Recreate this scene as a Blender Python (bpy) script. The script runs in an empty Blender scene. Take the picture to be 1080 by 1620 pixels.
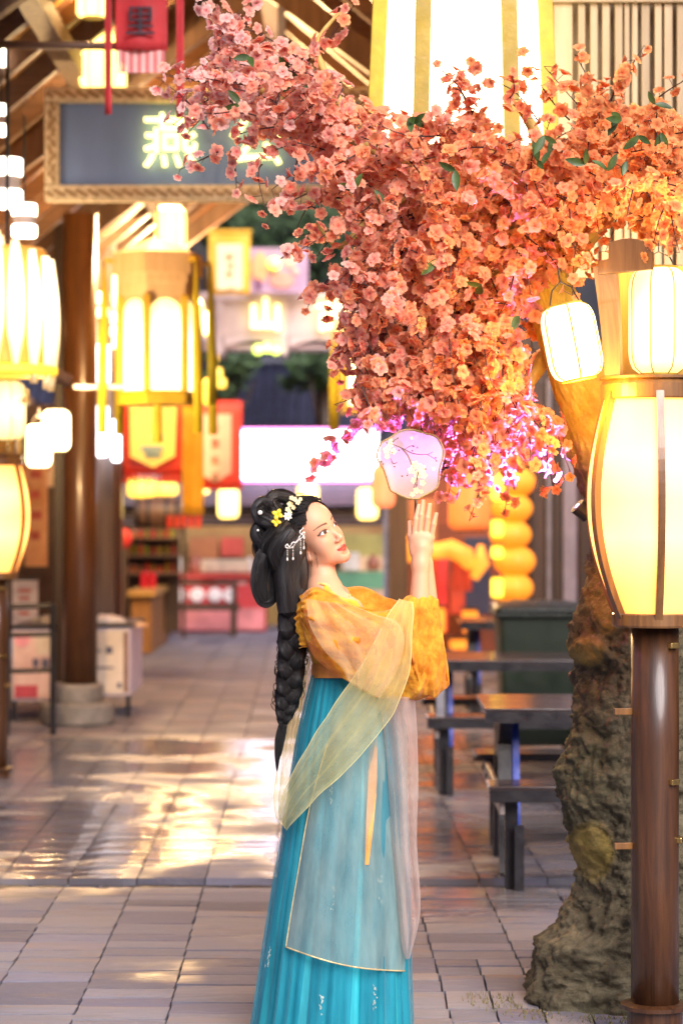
import bpy, bmesh, math, random
import numpy as np
from mathutils import Vector, Matrix

S = bpy.context.scene
COL = S.collection
PI = math.pi
R = math.radians
random.seed(7)
np.random.seed(7)

# ------------------------------------------------------------------ camera
CAM_H, FPX = 1.62, 3825.0            # eye height, focal length in photo pixels (85 mm on 24x36 upright)
cam = bpy.data.cameras.new('camera')
cam.sensor_fit = 'VERTICAL'
cam.sensor_height = 36.0
cam.lens = 85.0
cam.clip_end = 400
cam.clip_start = 0.1
cam.dof.use_dof = True
cam.dof.focus_distance = 7.45
cam.dof.aperture_fstop = 2.7
cam_o = bpy.data.objects.new('camera', cam)
cam_o.location = (0, 0, CAM_H)
cam_o.rotation_euler = (R(90), 0, 0)
COL.objects.link(cam_o)
S.camera = cam_o

# ------------------------------------------------------------------ night sky glow, and a soft fill added from behind the camera
W_ = bpy.data.worlds.new('World')
S.world = W_
W_.use_nodes = True
bg = W_.node_tree.nodes['Background']
bg.inputs[0].default_value = (0.42, 0.38, 0.54, 1)
bg.inputs[1].default_value = 0.30
sun = bpy.data.lights.new('sun', 'SUN')  # night scene: this lamp is an added soft fill from the camera side
sun.energy = 2.3
sun.angle = R(42)
sun.color = (1.0, 0.93, 0.93)
fill_sun_o = bpy.data.objects.new('sun', sun)
fill_sun_o.rotation_euler = Vector((-0.30, 0.80, -0.62)).to_track_quat('-Z', 'Y').to_euler()
fill_sun_o.location = (1, -6, 8)
COL.objects.link(fill_sun_o)
S.view_settings.view_transform = 'Standard'
S.view_settings.look = 'None'
S.view_settings.exposure = 1.48
S.view_settings.gamma = 1.0
S.view_settings.use_curve_mapping = False
S.render.engine = 'CYCLES'
S.cycles.use_denoising = True
S.cycles.max_bounces = 6
S.cycles.transparent_max_bounces = 24
S.cycles.sample_clamp_indirect = 6.0
S.cycles.caustics_reflective = False
S.cycles.caustics_refractive = False


# ------------------------------------------------------------------ helpers
def P(px, py, Y):
    """photo pixel at distance Y -> world point"""
    return Vector(((px - 540) * Y / FPX, Y, CAM_H - (py - 810) * Y / FPX))


def srgb(r, g, b):
    f = lambda c: (c / 12.92 if c <= .04045 else ((c + .055) / 1.055) ** 2.4)
    return (f(r / 255), f(g / 255), f(b / 255))


_WM = {}


def wm(o):
    return _WM.get(o.name, Matrix.Identity(4)) if o else Matrix.Identity(4)


def tag(o, label=None, cat=None, group=None, kind=None):
    if label: o['label'] = label
    if cat: o['category'] = cat
    if group: o['group'] = group
    if kind: o['kind'] = kind
    return o


def thing(name, label, cat, loc=(0, 0, 0), rotz=0.0, group=None, kind=None):
    o = bpy.data.objects.new(name, None)
    o.empty_display_size = .05
    COL.objects.link(o)
    o.location = loc
    o.rotation_euler = (0, 0, rotz)
    _WM[o.name] = Matrix.Translation(Vector(loc)) @ Matrix.Rotation(rotz, 4, 'Z')
    return tag(o, label, cat, group, kind)


class MB:
    """collects verts and faces; build() links them as one mesh object"""

    def __init__(s):
        s.v = []; s.f = []; s.uv = None

    def add(s, vs, fs):
        n = len(s.v)
        s.v += [tuple(v) for v in vs]
        s.f += [tuple(i + n for i in f) for f in fs]
        return s

    def box(s, c, size, rot=None):
        hx, hy, hz = [q / 2 for q in size]
        vs = [Vector((x, y, z)) for x in (-hx, hx) for y in (-hy, hy) for z in (-hz, hz)]
        if rot is not None: vs = [rot @ v for v in vs]
        c = Vector(c)
        return s.add([v + c for v in vs], [(0, 1, 3, 2), (4, 6, 7, 5), (0, 4, 5, 1), (2, 3, 7, 6), (0, 2, 6, 4), (1, 5, 7, 3)])

    def bar(s, p0, p1, w, h, up=(0, 0, 1)):
        """rectangular beam from p0 to p1: w sideways, h along up"""
        p0, p1 = Vector(p0), Vector(p1)
        d = (p1 - p0).normalized()
        up = Vector(up)
        sd = d.cross(up)
        if sd.length < 1e-4: sd = d.cross(Vector((1, 0, 0)))
        sd.normalize()
        u = sd.cross(d)
        vs = [p + sd * (a * w / 2) + u * (b * h / 2) for p in (p0, p1) for a, b in ((-1, -1), (1, -1), (1, 1), (-1, 1))]
        return s.add(vs, [(3, 2, 1, 0), (4, 5, 6, 7), (0, 1, 5, 4), (1, 2, 6, 5), (2, 3, 7, 6), (3, 0, 4, 7)])

    def tube(s, pts, rad, n=8, cap=True, flat=1.0, uv=False, twist=None):
        pts = [Vector(p) for p in pts]
        m = len(pts)
        if not hasattr(rad, '__len__'): rad = [rad] * m
        t = [(pts[min(i + 1, m - 1)] - pts[max(i - 1, 0)]).normalized() for i in range(m)]
        ref = Vector((0, 0, 1)) if abs(t[0].z) < .9 else Vector((0, 1, 0))
        a = t[0].cross(ref).normalized()
        vs = []
        for i in range(m):
            a = (a - t[i] * a.dot(t[i]))
            a.normalize()
            b = t[i].cross(a)
            for k in range(n):
                g = 2 * PI * k / n
                vs.append(pts[i] + (a * math.cos(g) + b * math.sin(g) * flat) * rad[i])
        fs = [(i * n + k, i * n + (k + 1) % n, (i + 1) * n + (k + 1) % n, (i + 1) * n + k) for i in range(m - 1) for k in range(n)]
        if cap:
            fs += [tuple(range(n - 1, -1, -1)), tuple(range((m - 1) * n, m * n))]
        return s.add(vs, fs)

    def cyl(s, p0, p1, r0, r1=None, n=16):
        return s.tube([p0, p1], [r0, r0 if r1 is None else r1], n)

    def lathe(s, prof, c=(0, 0, 0), n=24, cap=True, ax=None):
        """prof: (radius, z) from bottom to top"""
        c = Vector(c)
        vs = []
        for r, z in prof:
            for k in range(n):
                g = 2 * PI * (k + .5 * (n <= 8)) / n
                v = Vector((r * math.cos(g), r * math.sin(g), z))
                if ax is not None: v = ax @ v
                vs.append(c + v)
        m = len(prof)
        fs = [(i * n + k, i * n + (k + 1) % n, (i + 1) * n + (k + 1) % n, (i + 1) * n + k) for i in range(m - 1) for k in range(n)]
        if cap:
            fs += [tuple(range(n - 1, -1, -1)), tuple(range((m - 1) * n, m * n))]
        return s.add(vs, fs)

    def ball(s, c, r, n=12, m=8, sc=(1, 1, 1), ax=None):
        prof = [(max(1e-4, math.sin(PI * i / m)), -math.cos(PI * i / m)) for i in range(m + 1)]
        vs = []
        c = Vector(c)
        for pr, z in prof:
            for k in range(n):
                g = 2 * PI * k / n
                v = Vector((pr * math.cos(g) * r * sc[0], pr * math.sin(g) * r * sc[1], z * r * sc[2]))
                if ax is not None: v = ax @ v
                vs.append(c + v)
        fs = [(i * n + k, i * n + (k + 1) % n, (i + 1) * n + (k + 1) % n, (i + 1) * n + k) for i in range(m) for k in range(n)]
        return s.add(vs, fs)

    def prism(s, poly, y0, y1):
        """poly: (x, z) outline, counter-clockwise seen from -Y, extruded from y0 (front) to y1"""
        n = len(poly)
        vs = [(x, y0, z) for x, z in poly] + [(x, y1, z) for x, z in poly]
        fs = [tuple(range(n)), tuple(range(2 * n - 1, n - 1, -1))] + [(i, i + n, (i + 1) % n + n, (i + 1) % n) for i in range(n)]
        return s.add(vs, fs)

    def grid(s, pts):
        """pts[i][j]"""
        m, n = len(pts), len(pts[0])
        return s.add([p for row in pts for p in row],
                     [(i * n + j, i * n + j + 1, (i + 1) * n + j + 1, (i + 1) * n + j) for i in range(m - 1) for j in range(n - 1)])

    def build(s, name, mat=None, parent=None, smooth=False, local=False, bevel=0.0, thick=0.0, **tg):
        me = bpy.data.meshes.new(name)
        vs = [Vector(v) for v in s.v]
        o = bpy.data.objects.new(name, me)
        COL.objects.link(o)
        if parent is not None:
            o.parent = parent
            M = wm(parent)
            if not local:
                inv = M.inverted()
                vs = [inv @ v for v in vs]
        elif not local and vs:
            xs = [v.x for v in vs]; ys = [v.y for v in vs]; zs = [v.z for v in vs]
            base = Vector(((min(xs) + max(xs)) / 2, (min(ys) + max(ys)) / 2, min(zs)))
            o.location = base
            vs = [v - base for v in vs]
            M = Matrix.Translation(base)
        else:
            M = Matrix.Identity(4)
        _WM[o.name] = M
        me.from_pydata(vs, [], s.f)
        me.validate()
        if smooth:
            me.polygons.foreach_set('use_smooth', [True] * len(me.polygons))
        if mat is not None: me.materials.append(mat)
        if bevel:
            b = o.modifiers.new('bevel', 'BEVEL'); b.width = bevel; b.segments = 2; b.limit_method = 'ANGLE'; b.angle_limit = R(40)
        if thick:
            b = o.modifiers.new('solid', 'SOLIDIFY'); b.thickness = thick; b.offset = 0
        tag(o, tg.get('label'), tg.get('cat'), tg.get('group'), tg.get('kind'))
        return o


def dup(root, loc, rotz=None, label=None, group=None, scale=None):
    def cp(o, par):
        c = o.copy()
        COL.objects.link(c)
        if par is not None: c.parent = par
        for ch in list(o.children): cp(ch, c)
        return c
    r = cp(root, None)
    r.location = loc
    if rotz is not None: r.rotation_euler = (0, 0, rotz)
    if scale: r.scale = (scale,) * 3
    if label: r['label'] = label
    if group: r['group'] = group
    _WM[r.name] = Matrix.Translation(Vector(loc)) @ Matrix.Rotation(r.rotation_euler.z, 4, 'Z') @ Matrix.Scale(scale or 1, 4)
    return r


def text_mb(body, size, depth, M, res=2, fatten=0.0):
    """lettering as a mesh: M maps text x,y (height) and z (towards reader) to the world; centred"""
    c = bpy.data.curves.new('lettering', 'FONT')
    c.body = body; c.size = size; c.extrude = depth; c.align_x = 'CENTER'; c.align_y = 'CENTER'
    c.resolution_u = res; c.offset = fatten
    o = bpy.data.objects.new('lettering', c)
    COL.objects.link(o)
    bpy.context.view_layer.update()
    me = o.evaluated_get(bpy.context.evaluated_depsgraph_get()).to_mesh()
    mb = MB()
    mb.add([M @ v.co for v in me.vertices], [tuple(p.vertices) for p in me.polygons])
    bpy.data.objects.remove(o)
    bpy.data.curves.remove(c)
    return mb


def facing(loc, rotz=0):
    """text matrix: readable from -Y"""
    return Matrix.Translation(Vector(loc)) @ Matrix.Rotation(rotz, 4, 'Z') @ Matrix.Rotation(R(90), 4, 'X')


# ------------------------------------------------------------------ materials
class NT:
    def __init__(s, m):
        m.use_nodes = True
        s.t = m.node_tree
        s.out = s.t.nodes['Material Output']
        s.b = s.t.nodes['Principled BSDF']

    def n(s, typ, **kw):
        x = s.t.nodes.new(typ)
        for k, v in kw.items():
            if k.startswith('i_'): x.inputs[k[2:].replace('_', ' ')].default_value = v
            else: setattr(x, k, v)
        return x

    def l(s, a, b): s.t.links.new(a, b)

    def ramp(s, fac, stops):
        r = s.n('ShaderNodeValToRGB')
        e = r.color_ramp.elements
        while len(e) < len(stops): e.new(.5)
        for k, (p, c) in enumerate(stops):
            e[k].position = p
            e[k].color = (*c, 1) if hasattr(c, '__len__') else (c, c, c, 1)
        s.l(fac, r.inputs[0])
        return r.outputs[0]

    def mix(s, fac, a, b, mode='MIX'):
        m = s.n('ShaderNodeMix', data_type='RGBA', blend_type=mode)
        for q, v in ((m.inputs[0], fac), (m.inputs[6], a), (m.inputs[7], b)):
            if hasattr(v, 'is_output'): s.l(v, q)
            else: q.default_value = (*v, 1) if hasattr(v, '__len__') else v
        return m.outputs[2]

    def math(s, op, a, b=None):
        m = s.n('ShaderNodeMath', operation=op)
        for q, v in ((m.inputs[0], a), (m.inputs[1], b)):
            if v is None: continue
            if hasattr(v, 'is_output'): s.l(v, q)
            else: q.default_value = v
        return m.outputs[0]

    def coord(s, kind='Object', scale=(1, 1, 1)):
        c = s.n('ShaderNodeTexCoord')
        m = s.n('ShaderNodeMapping')
        m.inputs['Scale'].default_value = scale
        s.l(c.outputs[kind], m.inputs[0])
        return m.outputs[0]

    def noise(s, vec, scale, detail=5, rough=.55, dist=0.0):
        x = s.n('ShaderNodeTexNoise')
        x.inputs['Scale'].default_value = scale; x.inputs['Detail'].default_value = detail
        x.inputs['Roughness'].default_value = rough; x.inputs['Distortion'].default_value = dist
        s.l(vec, x.inputs['Vector'])
        return x.outputs['Fac']

    def bump(s, h, dist, strength=1.0):
        x = s.n('ShaderNodeBump')
        x.inputs['Distance'].default_value = dist; x.inputs['Strength'].default_value = strength
        s.l(h, x.inputs['Height'])
        return x.outputs[0]


def mat(name, col, rough=.55, metal=0.0, var=.25, scale=6.0, stretch=(1, 1, 1), bump=.002, col2=None, spec=.5, coat=0.0, rvar=.15, transl=0.0):
    m = bpy.data.materials.new(name)
    t = NT(m)
    v = t.coord('Object', stretch)
    f = t.noise(v, scale, 6, .6)
    a = tuple(c * (1 - var) for c in col)
    b = tuple(min(1, c * (1 + var)) for c in col) if col2 is None else col2
    t.l(t.ramp(f, [(.3, a), (.7, b)]), t.b.inputs['Base Color'])
    t.l(t.ramp(t.noise(v, scale * 2.3, 4), [(.3, max(.02, rough - rvar)), (.7, min(1, rough + rvar))]), t.b.inputs['Roughness'])
    t.b.inputs['Metallic'].default_value = metal
    t.b.inputs['Specular IOR Level'].default_value = spec
    t.b.inputs['Coat Weight'].default_value = coat
    if bump: t.l(t.bump(t.noise(v, scale * 5, 6), bump), t.b.inputs['Normal'])
    return m


def glow(name, col, strength, base=(.8, .7, .5), col2=None, hot=None, scale=5.0, zr=None, pale=None):
    """lit lamp shade: emission with the uneven glow of bulbs behind paper.
    zr=(zlo,zhi): object-space heights; hot: list of (height fraction, multiplier)"""
    m = bpy.data.materials.new(name)
    t = NT(m)
    v = t.coord('Object')
    f = t.noise(v, scale, 3, .5)
    c = t.ramp(f, [(.3, col), (.7, col2 or col)])
    t.b.inputs['Base Color'].default_value = (*base, 1)
    t.b.inputs['Roughness'].default_value = .6
    t.l(c, t.b.inputs['Emission Color'])
    st = t.math('MULTIPLY', t.ramp(t.noise(v, scale * .7, 2), [(.25, .66), (.75, .90)]), strength)
    if hot:
        sp = t.n('ShaderNodeSeparateXYZ'); t.l(v, sp.inputs[0])
        mr = t.n('ShaderNodeMapRange'); t.l(sp.outputs[2], mr.inputs[0])
        mr.inputs[1].default_value, mr.inputs[2].default_value = zr
        top = max(q for _, q in hot)
        hf = t.ramp(mr.outputs[0], [(p_, q / top) for p_, q in hot])
        st = t.math('MULTIPLY', st, t.math('MULTIPLY', hf, top))
        if pale is not None:
            uneven = t.ramp(t.noise(v, scale * .9, 3, .5), [(.3, .55), (.7, 1.0)])
            t.l(t.mix(t.math('MULTIPLY', hf, uneven), c, pale), t.b.inputs['Emission Color'])
    t.l(st, t.b.inputs['Emission Strength'])
    return m


def sheer(name, col, opac, rough=.55, var=.2, scale=9.0, weave=900.0, edge=.35, col2=None, stretch=(1, 1, 1), wrinkle=.0015):
    """thin translucent cloth: transparent between the threads, denser seen edge-on"""
    m = bpy.data.materials.new(name)
    t = NT(m)
    v = t.coord('Object', stretch)
    f = t.noise(v, scale, 5, .6)
    a = tuple(c * (1 - var) for c in col)
    c = t.ramp(f, [(.3, a), (.7, col2 or tuple(min(1, q * (1 + var)) for q in col))])
    t.l(c, t.b.inputs['Base Color'])
    t.b.inputs['Roughness'].default_value = rough
    t.b.inputs['Specular IOR Level'].default_value = .25
    t.b.inputs['Sheen Weight'].default_value = .3
    tl = t.n('ShaderNodeBsdfTranslucent'); t.l(c, tl.inputs[0])
    m1 = t.n('ShaderNodeMixShader'); m1.inputs[0].default_value = .4
    t.l(t.b.outputs[0], m1.inputs[1]); t.l(tl.outputs[0], m1.inputs[2])
    tr = t.n('ShaderNodeBsdfTransparent')
    lw = t.n('ShaderNodeLayerWeight'); lw.inputs[0].default_value = .45
    o1 = t.math('ADD', t.math('MULTIPLY', lw.outputs['Facing'], edge), opac)
    n2 = t.ramp(t.noise(v, scale * 1.7, 4), [(.3, .8), (.7, 1.12)])
    o2 = t.n('ShaderNodeMath', operation='MULTIPLY', use_clamp=True)
    t.l(o1, o2.inputs[0]); t.l(n2, o2.inputs[1])
    m2 = t.n('ShaderNodeMixShader')
    t.l(o2.outputs[0], m2.inputs[0]); t.l(tr.outputs[0], m2.inputs[1]); t.l(m1.outputs[0], m2.inputs[2])
    t.l(m2.outputs[0], t.out.inputs[0])
    bw = t.noise(v, 60, 3)
    t.l(t.bump(bw, wrinkle), t.b.inputs['Normal'])
    return m


def wood(name, dark, light, rough=.45, scale=3.0, along='z', coat=0.0, bump=.001):
    st = {'x': (.06, 1, 1), 'y': (1, .06, 1), 'z': (1, 1, .06)}[along]
    m = bpy.data.materials.new(name)
    t = NT(m)
    v = t.coord('Object', tuple(q * 8 for q in st))
    f = t.noise(v, scale, 7, .65, .6)
    g = t.noise(t.coord('Object'), 2.2, 3)
    oi = t.n('ShaderNodeObjectInfo')
    c = t.ramp(f, [(.28, dark), (.72, light)])
    c = t.mix(t.math('MULTIPLY', g, .35), c, tuple(q * .5 for q in dark))
    hs = t.n('ShaderNodeHueSaturation'); t.l(c, hs.inputs['Color'])
    t.l(t.math('ADD', t.math('MULTIPLY', oi.outputs['Random'], .3), .85), hs.inputs['Value'])
    t.l(hs.outputs[0], t.b.inputs['Base Color'])
    t.l(t.ramp(f, [(.2, rough + .12), (.8, max(.05, rough - .12))]), t.b.inputs['Roughness'])
    t.b.inputs['Coat Weight'].default_value = coat
    t.b.inputs['Coat Roughness'].default_value = .12
    t.l(t.bump(f, bump), t.b.inputs['Normal'])
    return m


WOOD_DARK = wood('dark stained wood', (.022, .012, .007), (.075, .040, .022), .4)
WOOD_POST = wood('lacquered red brown wood', (.045, .018, .010), (.15, .062, .032), .3, coat=.5)
WOOD_BROWN = wood('brown timber', (.085, .040, .02), (.22, .115, .06), .55)
WOOD_X = wood('brown timber along', (.075, .036, .02), (.20, .105, .06), .5, along='x')
WOOD_ORANGE = wood('orange sheathing boards', (.48, .22, .04), (.72, .40, .11), .6, along='y')
METAL_DARK = mat('dark metal', (.03, .03, .035), .4, .6)
STEEL = mat('galvanised steel', (.38, .38, .42), .4, .8)
BRASS = mat('brass', (.62, .42, .14), .3, 1.0, var=.15)
# ================================================================== ground and paving
def stone_mat(name, use_island):
    m = bpy.data.materials.new(name)
    t = NT(m)
    geo = t.n('ShaderNodeNewGeometry')
    oi = t.n('ShaderNodeObjectInfo')
    rnd = geo.outputs['Random Per Island'] if use_island else oi.outputs['Random']
    mp = t.n('ShaderNodeMapping'); mp.inputs['Scale'].default_value = (.55, 2.6, 1)
    t.l(geo.outputs['Position'], mp.inputs[0])
    off = t.n('ShaderNodeVectorMath', operation='ADD')
    t.l(mp.outputs[0], off.inputs[0])
    cmb = t.n('ShaderNodeCombineXYZ')
    t.l(t.math('MULTIPLY', rnd, 37.0), cmb.inputs[0]); t.l(t.math('MULTIPLY', rnd, 91.0), cmb.inputs[1])
    t.l(cmb.outputs[0], off.inputs[1])
    v = off.outputs[0]
    cleft = t.noise(v, 11.0, 8, .66, .5)            # layers of split slate
    base = t.ramp(rnd, [(0, (0.113, 0.112, 0.148)), (.25, (0.172, 0.171, 0.213)), (.45, (0.214, 0.208, 0.237)), (.62, (0.137, 0.136, 0.192)), (.8, (0.231, 0.220, 0.240)), (1, (0.190, 0.189, 0.248))])
    rust = t.ramp(t.noise(v, 2.3, 5, .6), [(.54, 0.0), (.74, .38)])
    c = t.mix(rust, base, (.34, .20, .075))
    c = t.mix(t.ramp(cleft, [(.30, .5), (.50, 0.0)]), c, (.13, .12, .125))
    c = t.mix(t.ramp(cleft, [(.55, 0.0), (.78, .45)]), c, (.36, .335, .34))
        # wetness: damp everywhere, a film of rain water where it gathers beyond the drain strip
    sp = t.n('ShaderNodeSeparateXYZ'); t.l(geo.outputs['Position'], sp.inputs[0])
    band = t.ramp(t.math('DIVIDE', sp.outputs[1], 40.0), [(.225, .04), (.275, .30), (.40, .29), (.50, .06)])
    wp = t.noise(geo.outputs['Position'], .8, 4, .6, .4)
    wet = t.ramp(t.math('SUBTRACT', t.math('ADD', wp, band), .15), [(.50, 0.0), (.66, 1.0)])
    dry = t.ramp(cleft, [(.3, .58), (.75, .78)])
    t.l(t.mix(wet, dry, (.075, .075, .075)), t.b.inputs['Roughness'])
    t.l(t.math('ADD', t.math('MULTIPLY', wet, .42), .10), t.b.inputs['Specular IOR Level'])
    cw = t.mix(t.math('MULTIPLY', wet, .45), c, (.05, .045, .045))
    t.l(cw, t.b.inputs['Base Color'])
    h = t.math('ADD', cleft, t.math('MULTIPLY', t.noise(geo.outputs['Position'], 45, 5), .25))
    bpn = t.n('ShaderNodeBump'); bpn.inputs['Distance'].default_value = .006
    t.l(t.math('SUBTRACT', 1.0, t.math('MULTIPLY', wet, .72)), bpn.inputs['Strength'])
    t.l(h, bpn.inputs['Height']); t.l(bpn.outputs[0], t.b.inputs['Normal'])
    return m


STONE = stone_mat('slate paving stone', False)
STONE_FAR = stone_mat('slate paving field', True)
MORTAR = mat('dark wet mortar', (.10, .095, .10), .6, 0, .4, 9, bump=.004)
DRAIN = stone_mat('dark drain stone', False)
rp = [n for n in DRAIN.node_tree.nodes if n.type == 'VALTORGB' and len(n.color_ramp.elements) == 6][0]
for e in rp.color_ramp.elements: e.color = tuple(q * .16 for q in e.color[:3]) + (1,)

ST_ANG = math.atan(-.0144)                      # the street runs slightly to the left of the view axis


def street(u, w, z=0.0):
    """street coordinates: u across (0 = first joint), w along from the camera"""
    return Vector((-.58 + u - .0144 * (w - 9.25), w, z))


g = MB()
g.add([(-120, -30, -.07), (120, -30, -.07), (120, 200, -.07), (-120, 200, -.07)], [(0, 1, 2, 3)])
tag(g.build('ground', MORTAR, None, local=True), kind='structure')
pavement = thing('pavement', None, None, (0, 0, 0), kind='structure')
bed = MB()
bed.add([(-9, 1, -.036), (9, 1, -.036), (9, 36, -.036), (-9, 36, -.036)], [(0, 1, 2, 3)])
bed.build('mortar_bed', MORTAR, pavement)


def slab(mb, w, d, n=4, seed=0, top=0.0, c=(0, 0), amp=.0009, e=.003):
    """one stone with a cleft, slightly uneven top and worn edges"""
    rr = random.Random(seed)
    ph = [rr.uniform(0, 6.3) for _ in range(6)]
    k1, k2 = rr.uniform(8, 22), rr.uniform(14, 40)
    step = rr.uniform(-.25, .3) * d
    rows = []
    for i in range(n + 1):
        row = []
        for j in range(n + 1):
            x = (i / n - .5) * (w - e); y = (j / n - .5) * (d - e)
            edge = i in (0, n) or j in (0, n)
            z = amp * (math.sin(k1 * x + ph[0]) * math.sin(k2 * y + ph[1]) + .5 * math.sin(60 * x + 90 * y + ph[2]))
            if y > step + .02 * math.sin(30 * x + ph[3]): z -= amp * .9
            if edge:
                z -= .003
                x += rr.uniform(-.001, .001); y += rr.uniform(-.001, .001)
            row.append((c[0] + x, c[1] + y, top + z))
        rows.append(row)
    mb.grid([[rows[i][j] for i in range(n + 1)] for j in range(n + 1)])
    ring = [rows[i][0] for i in range(n)] + [rows[n][j] for j in range(n)] + [rows[i][n] for i in range(n, 0, -1)] + [rows[0][j] for j in range(n, 0, -1)]
    lo = []
    for x, y, z in ring:
        dx, dy = x - c[0], y - c[1]
        lo.append((c[0] + dx * w / (w - e), c[1] + dy * d / (d - e), top - .042))
    m = len(ring)
    mb.add(list(ring) + lo, [(k, k + m, (k + 1) % m + m, (k + 1) % m) for k in range(m)])


protos = {}


def stone_piece(w, d, material, parent, loc, name='paving_stone', n=4):
    key = (round(w, 3), round(d, 3), random.randrange(4), material.name)
    if key not in protos:
        mb = MB()
        slab(mb, w - .004, d - .004, n, seed=len(protos) + 11)
        o = mb.build(name, material, parent, local=True)
        protos[key] = o.data
    else:
        o = bpy.data.objects.new(name, protos[key])
        COL.objects.link(o)
        o.parent = parent
    o.location = (loc[0], loc[1], loc[2] + random.uniform(-.002, .002))
    o.rotation_euler = (R(random.uniform(-.35, .35)), R(random.uniform(-.3, .3)), ST_ANG + R(random.uniform(-.4, .4)))
    return o


far = MB()
TW = .303
DR0, DR1 = 10.46, 10.70                        # the drain strip across the street
stones = []
for k in range(-28, 30):
    u0 = (k - .5) * TW + TW / 2
    w = 1.2 + random.uniform(0, .3)
    while w < 35:
        d = random.choice((.14, .15, .15, .16, .18, .20, .24, .29)) if w < 14 else random.choice((.22, .26, .30))
        if w < DR0 and w + d > DR0 - .1: d = round(DR0 - w - .004, 3)
        if DR0 <= w < DR1 or (w < DR0 and d < .03):
            w = DR1 + .004
            continue
        if d > .36: d = d / 2
        if 3 <= k <= 5 and w < 8.75:
            for q in (.25, .75): stones.append((w, d, street(u0 + TW * q, w + d / 2), TW / 2))
        else: stones.append((w, d, street(u0 + TW / 2, w + d / 2), TW))
        w += d
stones.sort(key=lambda q: q[0])
n_piece = 0
for n_, (w, d, c, wd) in enumerate(stones):
    if w > 7.2 and abs(c.x) < .1412 * (w + d) + .12 and n_piece < 270:
        stone_piece(wd, d, STONE, pavement, c); n_piece += 1
    else:
        slab(far, wd - .004, d - .004, 3 if w < 14 else 2, seed=n_, top=random.uniform(-.0015, .0015), c=c[:2])
print('paving stones', n_piece)
tag(far.build('paving_stone_field', STONE_FAR, pavement), kind='stuff')

drain = thing('drain_strip', None, None, (0, 0, 0), kind='structure')
x = -3.4
while x < 3.4:
    w = random.choice((.16, .2, .24, .3))
    stone_piece(w, DR1 - DR0 - .01, DRAIN, drain, (x + w / 2, (DR0 + DR1) / 2, -.026), 'drain_stone')
    x += w + .004

# ================================================================== the lantern post beside the tree (and its twin further up the street)
LAMP_Y = 7.40
BAMBOO = wood('lacquered bamboo brown', (.13, .052, .014), (.38, .18, .055), .32, coat=.5)
POST_M = wood('varnished lamp post', (.028, .011, .005), (.13, .052, .020), .34, scale=4.5, coat=.22)
PLANK_Y = wood('yellow brown plank', (.40, .22, .03), (.70, .45, .08), .4, coat=.3)
PAPER_DRUM = glow('lit drum paper', (1.0, .25, .009), 1.7, (.8, .6, .2), (1.0, .29, .018), pale=(1.0, .42, .115), hot=[(0, .66), (.14, .8), (.36, 1.5), (.52, 1.15), (.72, 1.5), (.9, 1.0), (1, .7)], zr=(1.29, 1.99), scale=3.0)
PAPER_WARM = glow('lit lantern paper', (1.0, .52, .08), 1.2, (.9, .75, .4), (1.0, .56, .10), pale=(1.0, .80, .42), hot=[(0, .75), (.5, 1.15), (1, .62)], zr=(-.16, .16), scale=9)
PAPER_WHITE = glow('white hot lantern paper', (1.0, .80, .38), 2.6, (.9, .8, .6), scale=8)
RIB_Y = mat('yellow bamboo rib', (.50, .34, .03), .5, var=.3)


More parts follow.
